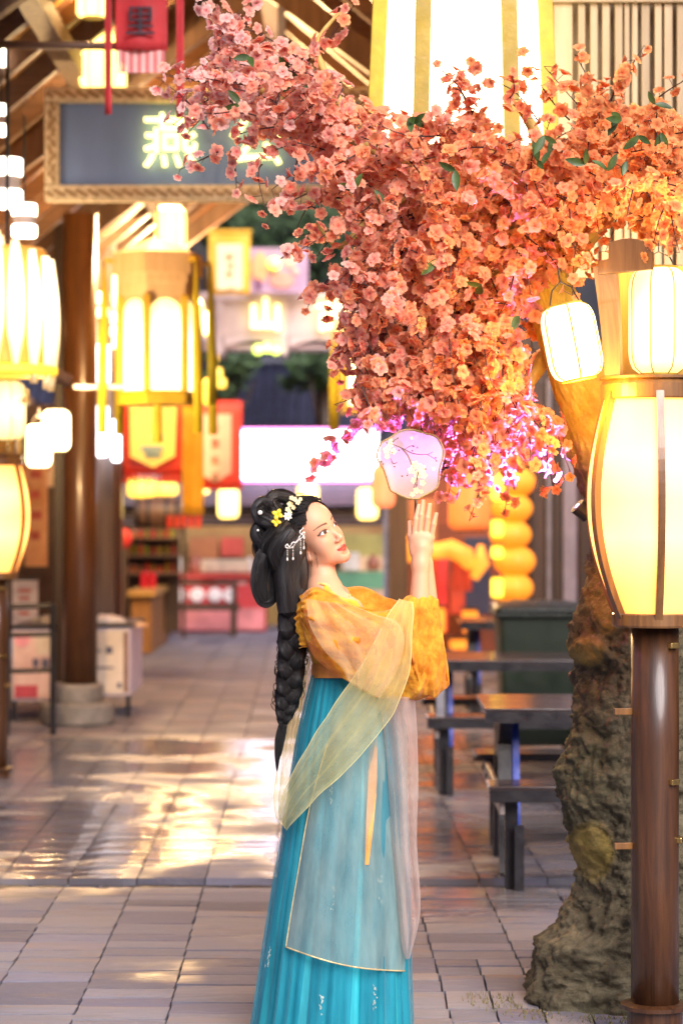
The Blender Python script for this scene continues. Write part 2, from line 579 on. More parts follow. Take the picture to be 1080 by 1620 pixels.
def drum_lamp(label, loc, rotz=0.0, group='barrel lantern posts of the street'):
    L = thing('lantern_post', label, 'lantern post', loc, rotz, group)
    b = MB()
    b.lathe([(.115, -.02), (.118, .0), (.118, .03), (.085, .05), (.084, .10), (.104, .104), (.104, .116), (.076, .122)], n=32)
    b.build('base', POST_M, L, smooth=False, local=True)
    b = MB()
    b.lathe([(.0735, .10), (.0725, .5), (.0735, .9), (.0725, 1.275)], n=40)
    b.build('post', POST_M, L, smooth=True, local=True)
    for z, side in ((1.01, -1), (.60, -1)):
        p = MB(); p.bar((side * .068, -.01, z), (side * .128, -.035, z + .002), .012, .020); p.build('peg', BAMBOO, L, local=True, bevel=.002)
    for a, z in ((R(-52), 1.215), (R(-50), .80), (R(-20), .62)):
        p = MB()
        p.box((.078 * math.cos(a), .078 * math.sin(a), z), (.034, .018, .018), Matrix.Rotation(a + PI / 2, 3, 'Z'))
        p.build('clip', BRASS, L, local=True, bevel=.003)
    # drum: paper skin, bulged ribs, rings
    ZB, ZT = 1.290, 1.985
    rad = lambda q: .118 + .042 * q + .078 * math.sin(PI * min(1, max(0, q)) ** .92)
    s = MB(); s.lathe([(rad(i / 24) - .012, ZB + (ZT - ZB) * i / 24) for i in range(25)], n=48, cap=True)
    s.build('drum_shade', PAPER_DRUM, L, smooth=True, local=True)
    for k in range(6):
        a = R(-92 + 60 * k)
        s = MB()
        pts = [(rad(i / 20) + .004, ZB + (ZT - ZB) * i / 20) for i in range(21)]
        rows = []
        for r, z in pts:
            c, q = math.cos(a), math.sin(a)
            hw = .0115
            rows.append([(c * (r - .016) - q * e, q * (r - .016) + c * e, z) for e in (-hw, hw)] + [(c * (r + .006) - q * e, q * (r + .006) + c * e, z) for e in (hw, -hw)])
        for i in range(20):
            for j in range(4):
                s.add([rows[i][j], rows[i][(j + 1) % 4], rows[i + 1][(j + 1) % 4], rows[i + 1][j]], [(0, 1, 2, 3)])
        s.build('rib', BAMBOO, L, local=True)
    r_ = MB(); r_.lathe([(.07, 1.27), (.128, 1.27), (.131, 1.276), (.131, 1.308), (.128, 1.312), (.1, 1.312)], n=40); r_.build('lower_ring', BAMBOO, L, local=True)
    r_ = MB(); r_.lathe([(.10, 1.963), (.163, 1.963), (.166, 1.968), (.166, 2.008), (.163, 2.012), (.156, 2.022), (.168, 2.024), (.168, 2.032), (.10, 2.034)], n=40); r_.build('upper_ring', BAMBOO, L, local=True)
    # flared open head: boards leaning outward, a cross-lapped frame on top
    for k in range(3):
        a = R(207 + 120 * k)
        c, q = math.cos(a), math.sin(a)
        s = MB()
        rows = []
        for i in range(9):
            f = i / 8
            r = .146 + .030 * f ** 1.6
            hw = .026 + .012 * f
            z = 2.034 + .33 * f
            tw = .5
            tx, ty = -q * math.cos(tw) - c * math.sin(tw), c * math.cos(tw) - q * math.sin(tw)
            nx, ny = ty, -tx
            rows.append([(c * r + tx * e + nx * o_, q * r + ty * e + ny * o_, z) for e, o_ in ((-hw, 0), (hw, 0), (hw, .016), (-hw, .016))])
        for i in range(8):
            for j in range(4):
                s.add([rows[i][j], rows[i][(j + 1) % 4], rows[i + 1][(j + 1) % 4], rows[i + 1][j]], [(0, 1, 2, 3)])
        s.add(rows[0], [(3, 2, 1, 0)]); s.add(rows[-1], [(0, 1, 2, 3)])
        s.build('upright_board', BAMBOO, L, local=True, bevel=.003)
    for k in range(3):
        a = R(207 + 120 * k)
        M3 = Matrix.Rotation(a + PI / 2 + .5, 3, 'Z')
        s = MB()
        z0 = 2.352
        pr = MB(); poly = [(-.095, z0 - .016), (.085, z0 - .010)]
        top = [(.085, z0 + .080)] + [(.06 - .12 * i / 8, z0 + .078 + .010 * math.sin(PI * i / 8)) for i in range(9)] + [(-.06, z0 + .030), (-.095, z0 + .026)]
        pr.prism(poly + top, -.19, -.172)
        s.add([M3 @ Vector(v) for v in pr.v], pr.f)
        s.build('top_board', BAMBOO, L, local=True, bevel=.003)
    s = MB()
    M3 = Matrix.Rotation(R(-6), 3, 'Z')
    for k, (yy, wd) in enumerate(((.118, .26),)):
        for i in range(3):
            s2 = MB(); s2.box((-.085 + .085 * i, yy + .02, 2.21), (.082, .012, .35))
            s.add([M3 @ Vector(v) for v in s2.v], s2.f)
    s.build('back_plank', PLANK_Y, L, local=True)
    return L


def paper_lantern(name, label, loc, r, h, shade, rib=RIB_Y, cap=None, n=8, tilt=None, group=None, hook=.05, tassel=None, straight=.55, rib_r=.022):
    """rounded paper lantern hung by its hook; loc = its middle"""
    T = thing(name, label, 'lantern', loc, 0, group)
    T['label'] = label
    prof = []
    N = 18
    for i in range(N + 1):
        z = -1 + 2 * i / N
        q = max(0, abs(z) - straight) / (1 - straight)
        prof.append((r * (.60 + .40 * math.sqrt(max(0, 1 - q * q))) if q > 0 else r, z * h / 2))
    s = MB(); s.lathe([(a * .985, z) for a, z in prof], n=32)
    s.build('shade', shade, T, smooth=True, local=True)
    for k in range(n):
        a = 2 * PI * (k + .5) / n
        s = MB(); s.tube([(math.cos(a) * q, math.sin(a) * q, z) for q, z in prof], r * rib_r, 5, cap=False)
        s.build('rib', rib, T, local=True, smooth=True)
    for sg in (-1, 1):
        s = MB(); s.lathe([(r * .50, sg * h / 2 - .004), (r * .63, sg * h / 2 - .004), (r * .63, sg * h / 2 + .004), (r * .50, sg * h / 2 + .004)], n=24)
        s.build('end_ring', cap or rib, T, local=True)
    s = MB(); s.tube([(-r * .55, 0, h / 2), (-r * .35, 0, h / 2 + hook * .7), (0, 0, h / 2 + hook), (r * .35, 0, h / 2 + hook * .7), (r * .55, 0, h / 2)], .0025, 5)
    s.tube([(0, 0, h / 2 + hook), (0, 0, h / 2 + hook + .05)], .002, 5)
    s.build('hook', METAL_DARK, T, local=True)
    if tassel is not None:
        s = MB(); s.lathe([(.0, -h / 2 - .20), (r * .16, -h / 2 - .19), (r * .10, -h / 2 - .05), (r * .04, -h / 2)], n=10); s.build('tassel', tassel, T, local=True)
    if tilt is not None: T.rotation_euler = tilt
    return T


def bulb(o, watt, z, color=(1.0, .62, .26)):
    """the light a lantern throws out through its open top"""
    l = bpy.data.lights.new('lantern_light', 'POINT'); l.energy = watt; l.color = color; l.shadow_soft_size = .07
    lo = bpy.data.objects.new('lantern_light', l); COL.objects.link(lo); lo.parent = o; lo.location = (0, 0, z)


_x = (1035 - 540) * LAMP_Y / FPX
lamp = drum_lamp('tall barrel-shaped yellow lantern on a varnished round post beside the rough tree trunk', (_x, LAMP_Y, 0), R(0))
pl_ = paper_lantern('paper_lantern', 'glowing cream paper lantern inside the open wooden head of the post beside the tree', P(1041, 508, LAMP_Y - .02), .093, .325, PAPER_WARM, n=8)
PAPER_W2 = glow('white hot lantern paper up the street', (1.0, .82, .42), 4.0, (.9, .8, .6), scale=8)
bulb(pl_, 2.4, .27, (1.0, .58, .26))
lamp2 = dup(lamp, ((-6 - 540) * 14.8 / FPX, 14.8, -.06), R(0), 'tall barrel-shaped yellow lantern on a post cut by the left photo edge, before the railing')
paper_lantern('paper_lantern', 'bright cream lantern inside the open head of the lantern post at the left photo edge', P(10, 650, 14.75), .12, .36, PAPER_WARM, n=8)
pl_ = paper_lantern('paper_lantern', 'white-hot tilted paper lantern hanging from a hook against the yellow lit tree limb', P(904, 541, 7.22), .083, .225, PAPER_WHITE, n=6, tilt=(0, R(-11), 0), hook=.07, straight=.45, rib_r=.036)
bulb(pl_, .7, .17, (1.0, .58, .26))
bulb(pl_, 6.5, -.17, (1.0, .58, .08))
# ================================================================== the blossom tree: moulded bark trunk, limbs, sprays of flowers
from mathutils import noise as mn

BARK = bpy.data.materials.new('rough moulded bark')
t = NT(BARK)
v = t.coord('Object')
att = t.n('ShaderNodeAttribute'); att.attribute_name = 'smooth_lamp_yellow'
nz = t.n('ShaderNodeTexNoise'); nz.noise_type = 'RIDGED_MULTIFRACTAL'
nz.inputs['Scale'].default_value = 15; nz.inputs['Detail'].default_value = 8; nz.inputs['Distortion'].default_value = .5; t.l(v, nz.inputs['Vector'])
ridge = t.ramp(nz.outputs['Fac'], [(.15, 0), (.95, 1)])
ns = t.noise(v, 7, 8, .68, .6)
col = t.ramp(ns, [(.30, (.036, .028, .014)), (.48, (.10, .080, .042)), (.60, (.16, .135, .078)), (.74, (.29, .24, .14))])
col = t.mix(t.ramp(ridge, [(.55, 0.0), (.95, .55)]), col, (.018, .013, .007))
col = t.mix(t.ramp(t.noise(v, 2.3, 5), [(.50, 0), (.66, .55)]), col, (.10, .105, .045))
col2 = t.ramp(t.noise(v, 11, 6, .65), [(.28, (.50, .31, .025)), (.5, (.74, .50, .05)), (.72, (.88, .66, .12))])  # yellow lamp light put into the upper trunk's colour
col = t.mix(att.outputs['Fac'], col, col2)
t.l(col, t.b.inputs['Base Color'])
t.b.inputs['Roughness'].default_value = .78
hh = t.math('ADD', t.math('MULTIPLY', ridge, -.5), t.math('ADD', ns, t.math('MULTIPLY', t.noise(v, 38, 8, .72), .7)))
bpn = t.n('ShaderNodeBump'); bpn.inputs['Distance'].default_value = .018
t.l(t.math('SUBTRACT', 1.0, t.math('MULTIPLY', att.outputs['Fac'], .6)), bpn.inputs['Strength'])
t.l(hh, bpn.inputs['Height']); t.l(bpn.outputs[0], t.b.inputs['Normal'])

LIMB = mat('limb with lamp light tint', (.58, .40, .10), .6, 0, .25, 7, stretch=(1, 1, .35), bump=.005)  # limbs carry the lanterns' yellow light in their base colour

TREE_Y = 8.02
tree = thing('blossom_tree', 'blossom tree with a thick rough cracked trunk and a mass of coral pink flowers', 'tree', P(1000, 1640, TREE_Y))
# trunk outline (left edge, right edge) in photo pixels at the trunk's own distance
TR = [(1660, 826, 1200), (1610, 834, 1190), (1560, 832, 1180), (1520, 838, 1172), (1485, 850, 1165), (1460, 884, 1158), (1420, 902, 1150), (1370, 912, 1145), (1330, 899, 1143), (1300, 896, 1140),
      (1262, 882, 1140), (1225, 876, 1138), (1195, 890, 1135), (1160, 905, 1130), (1100, 909, 1125), (1045, 914, 1120), (1015, 902, 1115), (985, 907, 1112), (950, 922, 1110), (915, 932, 1108), (860, 940, 1098),
      (800, 925, 1085), (740, 905, 1062), (690, 893, 1030), (640, 880, 995), (590, 866, 968), (540, 850, 950), (490, 838, 925), (430, 812, 893), (380, 792, 860)]


def interp(tab, q, k):
    tab = sorted(tab)
    if q <= tab[0][0]: return tab[0][k]
    for a, b in zip(tab, tab[1:]):
        if q <= b[0]:
            f = (q - a[0]) / (b[0] - a[0]); return a[k] + (b[k] - a[k]) * f
    return tab[-1][k]


NA, NZ = 210, 400
vs, sm = [], []
pxm = FPX / TREE_Y
for i in range(NZ + 1):
    py = 1662 - (1662 - 380) * i / NZ
    l, r = interp(TR, py, 1), interp(TR, py, 2)
    cx, hw = (l + r) / 2, (r - l) / 2
    c = P(cx, py, TREE_Y)
    rx = hw / pxm
    ry = min(rx, .27) * (.95 if py > 800 else 1.0)
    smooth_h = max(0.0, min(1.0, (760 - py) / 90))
    for k in range(NA):
        a = 2 * PI * k / NA
        x, y = math.cos(a), math.sin(a)
        p = Vector((c.x + x * rx, c.y + y * ry, c.z))
        q = Vector((x * .22, y * .22, c.z))
        big = mn.noise(q * 7 + Vector((3, 1, 5))) * .030
        qd = q + mn.noise_vector(q * 6) * .05
        med = mn.fractal(qd * 17, .85, 2.2, 5) * .019
        rg = (mn.ridged_multi_fractal(qd * 12, .9, 2.1, 5, 1.0, 2.0) - 1.0) * -.013
        cl_ = mn.voronoi(qd * 30 + mn.noise_vector(q * 25) * .5)[0]
        rg -= max(0, .16 - (cl_[1] - cl_[0])) * .05
        fine = mn.noise(q * 95) * .006
        d = (big * .8 + med + rg + fine) * (1 - .78 * smooth_h)
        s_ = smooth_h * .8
        # two smooth sawn knots and a pale lump
        for kx, ky, ra, rb, out in ((928, 1338, 27, 42, .003), (925, 1027, 20, 22, .02), (950, 945, 22, 50, .008)):
            if y < .45:
                u = ((c.x + x * rx) * pxm + 540 - kx) / ra; w = (py - ky) / rb
                e = u * u + w * w
                if e < 1.6:
                    g = max(0, 1 - e / 1.6)
                    d = d * (1 - min(.6, g * 1.4)) + out * min(1, g * 2) - (.006 if .80 < e < 1.1 else 0)
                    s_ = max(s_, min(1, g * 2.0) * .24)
        nrm = Vector((x, y, 0))
        vs.append(p + nrm * d)
        sm.append(s_)
mb = MB()
mb.add(vs, [(i * NA + k, i * NA + (k + 1) % NA, (i + 1) * NA + (k + 1) % NA, (i + 1) * NA + k) for i in range(NZ) for k in range(NA)])
mb.f.append(tuple(range(NZ * NA, (NZ + 1) * NA)))
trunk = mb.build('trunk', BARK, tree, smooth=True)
at = trunk.data.attributes.new('smooth_lamp_yellow', 'FLOAT', 'POINT')
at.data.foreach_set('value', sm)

TWIG = mat('dark red brown twig', (.06, .022, .014), .6, bump=0)


def limb(pts, r0, r1, mtl=LIMB, name='limb'):
    mb = MB()
    n = len(pts)
    P0 = [P(*p) for p in pts]
    fine = []
    for i in range(n - 1):
        for q in range(5):
            f = q / 5
            p_1, p0, p1, p2 = P0[max(i - 1, 0)], P0[i], P0[i + 1], P0[min(i + 2, n - 1)]
            fine.append(.5 * ((2 * p0) + (p1 - p_1) * f + (2 * p_1 - 5 * p0 + 4 * p1 - p2) * f * f + (3 * p0 - p_1 - 3 * p1 + p2) * f ** 3))
    fine.append(P0[-1])
    m = len(fine)
    fine = [p + Vector(mn.noise_vector(p * 9)) * .008 for p in fine]
    mb.tube(fine, [r0 + (r1 - r0) * i / (m - 1) for i in range(m)], 12)
    mb.build(name, mtl, tree, smooth=True)


limb([(830, 400, 8.0), (760, 330, 7.95), (660, 270, 7.9), (560, 215, 7.85), (450, 165, 7.8), (360, 110, 7.75)], .055, .008)
limb([(835, 420, 8.0), (760, 460, 7.9), (690, 540, 7.85), (640, 620, 7.8)], .04, .006)
limb([(850, 470, 8.05), (960, 330, 8.05), (1060, 260, 8.0), (1150, 220, 8.0)], .06, .012)
limb([(840, 430, 8.05), (860, 300, 8.1), (840, 200, 8.1), (800, 150, 8.0)], .045, .006)
limb([(700, 300, 7.92), (600, 330, 7.8), (540, 390, 7.75), (500, 350, 7.7)], .024, .004)
limb([(560, 215, 7.85), (520, 130, 7.8), (500, 70, 7.8), (545, 15, 7.8)], .02, .004)
limb([(865, 560, 8.1), (820, 640, 8.05), (850, 720, 8.0)], .03, .006)

# ---- one blossom: ruffled double cup of petals
PETAL = bpy.data.materials.new('silk blossom petal')
t = NT(PETAL)
ar = t.n('ShaderNodeAttribute'); ar.attribute_name = 'reach'
tone = t.n('ShaderNodeAttribute'); tone.attribute_name = 'tone'
isl = t.n('ShaderNodeNewGeometry')
core = t.ramp(tone.outputs['Fac'], [(0, (.97, .34, .33)), (.5, (.97, .25, .16)), (1, (.97, .31, .11))])
tip = t.ramp(tone.outputs['Fac'], [(0, (1.0, .76, .69)), (.35, (1.0, .57, .42)), (.7, (1.0, .50, .27)), (1, (1.0, .52, .20))])
f = t.ramp(ar.outputs['Fac'], [(.10, 0), (.50, .85), (1, 1)])
c = t.mix(f, core, tip)
hs = t.n('ShaderNodeHueSaturation'); t.l(c, hs.inputs['Color'])
t.l(t.math('ADD', t.math('MULTIPLY', isl.outputs['Random Per Island'], .25), .87), hs.inputs['Value'])
cc = hs.outputs[0]
t.l(cc, t.b.inputs['Base Color'])
t.b.inputs['Roughness'].default_value = .6
t.b.inputs['Specular IOR Level'].default_value = .2
t.b.inputs['Sheen Weight'].default_value = .25
tl = t.n('ShaderNodeBsdfTranslucent'); t.l(cc, tl.inputs[0])
m1 = t.n('ShaderNodeMixShader'); m1.inputs[0].default_value = .55
t.l(t.b.outputs[0], m1.inputs[1]); t.l(tl.outputs[0], m1.inputs[2]); t.l(m1.outputs[0], t.out.inputs[0])
STAMEN = mat('stamen', (.25, .10, .03), .7, bump=0)


def blossom_geo(seed, openness):
    """unit blossom (radius 1) facing +Z: verts, faces, reach per vertex"""
    rr = random.Random(seed)
    vs, fs, ra = [], [], []
    for layer in range(2):
        sc, lift = ((1.0, 0.0), (.62, .10))[layer]
        a0 = rr.uniform(0, 6.3)
        for k in range(5):
            a = a0 + 2 * PI * k / 5 + rr.uniform(-.12, .12)
            op = openness * rr.uniform(.85, 1.1) * (1.0 if layer == 0 else .72)
            ph, ru = rr.uniform(0, 6.3), rr.uniform(.05, .12)
            n0 = len(vs)
            NR, NC = ((3, 4), (2, 2))[layer]
            for i in range(NR + 1):
                f = i / NR
                w = math.sin(min(1, f * 1.02 + .10) ** .75 * PI * .86) * .52 + .03
                for j in range(NC + 1):
                    s = j / NC * 2 - 1
                    L = f * (1.0 - .14 * (abs(s) ** 2) - (.10 if i == NR and j == NC // 2 else 0))
                    ang = (1 - op) * 1.35 * (1 - .45 * f) + .25 * math.sin(f * 3)
                    rad_ = L * math.cos(ang) * sc
                    z = L * math.sin(ang) * sc + lift + .20 * s * s * w + ru * math.sin(5 * s + ph) * f
                    x_, y_ = rad_, s * w * sc
                    vs.append(Vector((x_ * math.cos(a) - y_ * math.sin(a), x_ * math.sin(a) + y_ * math.cos(a), z)))
                    ra.append(f * (1 if layer == 0 else .75))
            for i in range(NR):
                for j in range(NC):
                    q = n0 + i * (NC + 1) + j
                    fs.append((q, q + 1, q + NC + 2, q + NC + 1))
    # little tuft in the middle
    n0 = len(vs)
    for k in range(5):
        a = 2 * PI * k / 5
        b = len(vs)
        vs += [Vector((.03 * math.cos(a), .03 * math.sin(a), .05)), Vector((.05 * math.cos(a + .5), .05 * math.sin(a + .5), .05)), Vector((.13 * math.cos(a + .2), .13 * math.sin(a + .2), .34))]
        ra += [-.5, -.5, -.5]
        fs.append((b, b + 1, b + 2))
    return vs, fs, ra


SHAPES = [blossom_geo(40 + k, o) for k, o in enumerate((.95, .88, .80, .72, .62, .45, .9, .7))]
_bl = {}


def blossom_mesh(k, tone):
    key = (k, round(tone * 4))
    if key not in _bl:
        vs, fs, ra = SHAPES[k]
        me = bpy.data.meshes.new('blossom')
        me.from_pydata(vs, [], fs)
        me.polygons.foreach_set('use_smooth', [True] * len(me.polygons))
        me.materials.append(PETAL)
        me.attributes.new('reach', 'FLOAT', 'POINT').data.foreach_set('value', ra)
        me.attributes.new('tone', 'FLOAT', 'POINT').data.foreach_set('value', [tone] * len(vs))
        _bl[key] = me
    return _bl[key]


# ---- where the sprays grow: (tail of spray) -> (tip), photo pixels + distance
OUT = [(330, 0), (420, 30), (470, 70), (520, 110), (560, 140), (610, 185), (660, 195), (700, 185), (760, 200), (800, 195), (860, 225), (905, 215), (960, 190), (1010, 190), (1090, 150),
       (1090, 395), (1040, 380), (990, 335), (945, 345), (915, 385), (905, 440), (850, 470), (822, 500), (825, 570), (845, 650), (880, 720), (850, 745), (800, 735), (770, 715), (730, 700),
       (680, 680), (630, 675), (580, 665), (550, 620), (575, 560), (545, 545), (560, 490), (540, 420), (560, 380), (530, 345), (490, 310), (478, 262), (455, 212), (410, 182), (350, 165), (305, 150), (280, 125), (330, 95), (345, 50)]


def inside(x, y):
    c = False
    for (x0, y0), (x1, y1) in zip(OUT, OUT[1:] + OUT[:1]):
        if (y0 > y) != (y1 > y) and x < (x1 - x0) * (y - y0) / (y1 - y0) + x0: c = not c
    return c


rb = random.Random(5)
sprays = []
while len(sprays) < 720:
    x, y = rb.uniform(290, 1090), rb.uniform(0, 770)
    if not inside(x, y): continue
    # direction of growth: outward to the left on the upper left, hanging below
    if y > 420: a = R(rb.gauss(100, 28))
    elif x < 600: a = R(rb.gauss(165, 40))
    elif y < 230: a = R(rb.gauss(-70, 55))
    else: a = R(rb.gauss(110, 60))
    L = rb.uniform(60, 130)
    x1, y1 = x + L * math.cos(a), y + L * math.sin(a)
    if not inside(x1, y1) and rb.random() < .80:
        L *= .4; x1, y1 = x + L * math.cos(a), y + L * math.sin(a)
        if not inside(x1, y1): continue
    dens = 1.0
    if x < 480: dens = .55
    if 480 <= x < 560: dens = .75
    if y > 640: dens = .8
    if 560 < x < 640 and y > 580: dens = .55
    if rb.random() > dens: continue
    Y0 = rb.uniform(7.45, 8.25)
    if x > 820 and y > 330 and Y0 < 7.9: Y0 += .3
    sprays.append((x, y, x1, y1, Y0, 0))
while len(sprays) < 850:
    x, y = rb.uniform(530, 900), rb.uniform(500, 745)
    if not inside(x, y): continue
    a = R(rb.gauss(95, 24)); L = rb.uniform(50, 100)
    x1, y1 = x + L * math.cos(a), y + L * math.sin(a)
    if not inside(x1, y1): continue
    sprays.append((x, y, x1, y1, rb.uniform(7.45, 8.1), 0))
while len(sprays) < 915:
    x, y = rb.uniform(900, 1095), rb.uniform(185, 385)
    if not inside(x, y): continue
    a = R(rb.gauss(70, 60)); L = rb.uniform(40, 80)
    x1, y1 = x + L * math.cos(a), y + L * math.sin(a)
    if not inside(x1, y1): continue
    sprays.append((x, y, x1, y1, rb.uniform(7.6, 8.1), 0))
TIPS = [(470, 230, 400, 262, 7.6), (480, 270, 430, 300, 7.6), (500, 300, 425, 345, 7.6), (440, 200, 372, 214, 7.6), (420, 190, 330, 200, 7.62), (500, 330, 470, 360, 7.6), (470, 250, 448, 330, 7.6), (330, 205, 247, 122, 7.6), (345, 240, 285, 268, 7.6), (365, 240, 374, 300, 7.6), (415, 260, 420, 330, 7.6), (380, 60, 322, -5, 7.7), (400, 90, 335, 30, 7.7), (330, 130, 262, 120, 7.65), (350, 190, 298, 210, 7.6),
        (470, 110, 560, 8, 7.8), (500, 90, 540, 20, 7.8), (560, 330, 443, 410, 7.6), (540, 360, 502, 405, 7.6), (600, 400, 525, 452, 7.6), (560, 420, 528, 460, 7.6), (620, 470, 535, 552, 7.65), (600, 600, 528, 640, 7.65),
        (620, 640, 560, 690, 7.65), (650, 500, 545, 545, 7.6), (755, 200, 690, 105, 7.7), (745, 190, 715, 140, 7.7), (850, 190, 775, 128, 7.75), (900, 190, 830, 92, 7.8), (945, 200, 860, 105, 7.8), (940, 200, 1018, 72, 7.7), (960, 190, 1000, 110, 7.7),
        (1020, 170, 1078, 130, 7.7), (800, 160, 810, 125, 7.7), (930, 330, 905, 470, 7.35), (900, 330, 918, 420, 7.35), (1050, 330, 1030, 405, 7.25), (1060, 320, 1074, 400, 7.25), (1000, 300, 990, 345, 7.3), (860, 660, 845, 778, 7.8), (830, 690, 800, 765, 7.8),
        (880, 660, 905, 755, 7.85), (790, 690, 775, 750, 7.75), (730, 660, 705, 745, 7.7), (700, 650, 690, 720, 7.7), (850, 700, 870, 750, 7.8), (650, 640, 655, 690, 7.7), (800, 600, 835, 700, 7.8), (370, 60, 400, 0, 7.75), (345, 80, 360, 20, 7.75), (820, 400, 840, 470, 7.5)]
for a in TIPS: sprays.append((*a, 1))

twigs, leaves = MB(), MB()
LEAF = mat('artificial leaf', (.045, .085, .014), .5, var=.5, scale=20, bump=0)
spots = []                                     # (location, normal, radius, tone, shape)
for (x0, y0, x1, y1, Y0, tip) in sprays:
    p0, p1 = P(x0, y0, Y0), P(x1, y1, Y0 + rb.uniform(-.12, .10))
    L = (p1 - p0).length
    sag = Vector((rb.uniform(-.02, .02), rb.uniform(-.03, .03), rb.uniform(-.02, .035)))
    n = 8
    line = [p0.lerp(p1, i / n) + sag * math.sin(PI * i / n) for i in range(n + 1)]
    twigs.tube(line, [.0030 - .0018 * i / n for i in range(n + 1)], 5)
    cnt = max(3, int(L / (.021 if tip else .0150)))
    for i in range(cnt):
        f = (i + rb.uniform(-.3, .3)) / max(1, cnt - 1)
        f = min(1, max(.02, f))
        b = line[min(n - 1, int(f * n))].lerp(line[min(n, int(f * n) + 1)], f * n - min(n - 1, int(f * n)))
        d = Vector((rb.gauss(0, 1), rb.gauss(-.45, .8), rb.gauss(.1, 1))).normalized()
        off = rb.uniform(.012, .032)
        q = b + d * off
        twigs.tube([b, q], .0011, 3, cap=False)
        px = q.x * FPX / q.y + 540
        tone = .62 + (px - 640) / 700 + rb.uniform(-.28, .28)  # pale to orange rightward: warm lamp light put into the petal tone
        nrm = (d + Vector((0, -.25, 0)) + Vector((rb.gauss(0, .3), rb.gauss(0, .3), rb.gauss(0, .3)))).normalized()
        r = rb.uniform(.0205, .0310)
        k = rb.randrange(8) if f < .86 else rb.choice((4, 5, 5))
        if f > .93: r *= .8
        if not (q.y < 7.62 and 585 < px < 716 and 668 < 810 - (q.z - CAM_H) * FPX / q.y < 800): spots.append((q, nrm, r, min(1, max(0, tone)), k))
for (px, py, Y) in [(470, 125, 7.5), (455, 112, 7.5), (860, 215, 7.4), (982, 190, 7.45), (975, 185, 7.5), (1035, 165, 7.4), (1045, 210, 7.45), (990, 255, 7.4), (870, 240, 7.45), (850, 255, 7.45), (650, 185, 7.5), (655, 195, 7.5), (380, 165, 7.5), (395, 90, 7.5), (960, 270, 7.45),
                    (690, 410, 7.45), (760, 450, 7.42), (610, 330, 7.5), (560, 300, 7.5), (820, 500, 7.5), (1010, 215, 7.4), (925, 260, 7.45), (720, 270, 7.4)]:
    c = P(px, py, Y)
    for _ in range(2):
        d = Vector((rb.gauss(0, 1), rb.gauss(-.2, .5), rb.gauss(0, .8))).normalized()
        sd = d.cross(Vector((rb.gauss(0, .4), -1, rb.gauss(0, .4)))).normalized()
        nn = sd.cross(d)
        L = rb.uniform(.045, .07)
        rows = []
        for i in range(6):
            f = i / 5
            w = .40 * L * math.sin(PI * min(1, f * .93 + .05)) ** .8 * .5
            m = c + d * (L * f) + nn * (-.15 * L * f * f)
            rows.append([m - sd * w + nn * w * .4, m, m + sd * w + nn * w * .4])
        leaves.grid(rows)
tag(twigs.build('twigs', TWIG, tree), kind='stuff')
tag(leaves.build('leaves', LEAF, tree, smooth=True), kind='stuff')

# the blossoms nearest the viewer are single parts, the rest one mass
print('blossoms', len(spots))
inview = [s for s in spots if -10 < s[0].x * FPX / s[0].y + 540 < 1090 and 810 - (s[0].z - CAM_H) * FPX / s[0].y > -10]
near = sorted(inview, key=lambda s: s[0].y - s[2] * 6)[:290]
ids = {id(s) for s in near}
inv = wm(tree).inverted()


def frame(nrm, spin):
    z = nrm
    x = z.cross(Vector((.3, .2, .93))).normalized()
    y = z.cross(x)
    M3 = Matrix((x, y, z)).transposed()
    return M3 @ Matrix.Rotation(spin, 3, 'Z')


for q, nrm, r, tone, k in near:
    o = bpy.data.objects.new('blossom', blossom_mesh(k, tone))
    COL.objects.link(o)
    o.parent = tree
    o.matrix_basis = inv @ (Matrix.Translation(q) @ frame(nrm, rb.uniform(0, 6.3)).to_4x4() @ Matrix.Scale(r, 4))
V, F, RA, TO = [], [], [], []
SH = [(np.array([tuple(v) for v in a]), b, c) for a, b, c in SHAPES]
base = 0
for s in spots:
    if id(s) in ids: continue
    q, nrm, r, tone, k = s
    a, fs, ra = SH[k]
    M3 = np.array(frame(nrm, rb.uniform(0, 6.3)))
    V.append(a @ M3.T * r + np.array(inv @ q))
    F += [tuple(i + base for i in f) for f in fs]
    RA += ra; TO += [tone] * len(ra)
    base += len(ra)
V = np.concatenate(V)
me = bpy.data.meshes.new('blossoms')
me.from_pydata(V.tolist(), [], F)
me.polygons.foreach_set('use_smooth', [True] * len(me.polygons))
me.materials.append(PETAL)
me.attributes.new('reach', 'FLOAT', 'POINT').data.foreach_set('value', RA)
me.attributes.new('tone', 'FLOAT', 'POINT').data.foreach_set('value', TO)
o = bpy.data.objects.new('blossoms', me)
COL.objects.link(o); o.parent = tree
tag(o, kind='stuff')

# ---- small coloured flood lights fixed among the flowers
HOUSING = METAL_DARK
LENS_P = glow('violet led lens', (.55, .40, 1.0), 6.0, (.5, .5, .6))


def led(label, px, py, Y, aim, energy, color, size=.02):
    c = P(px, py, Y)
    T = thing('led_flood_light', label, 'flood light', c, 0, 'led lights among the blossoms')
    z = Vector(aim).normalized()
    ax = z.to_track_quat('Z', 'Y').to_matrix()
    b = MB(); b.lathe([(.012, -.05), (.024, -.045), (size + .008, .0), (size + .008, .006), (size + .002, .006)], c=(0, 0, 0), n=16, ax=ax); b.build('housing', HOUSING, T, local=True)
    b = MB(); b.ball((0, 0, 0), size, 12, 8, (1, 1, .35), ax); b.build('lens', LENS_P, T, local=True, smooth=True)
    l = bpy.data.lights.new('led', 'SPOT'); l.energy = energy; l.color = color; l.shadow_soft_size = .03; l.spot_size = R(92); l.spot_blend = .6
    lo = bpy.data.objects.new('led', l); COL.objects.link(lo); lo.parent = T
    lo.location = z * .06; lo.rotation_euler = z.to_track_quat('-Z', 'Y').to_euler()


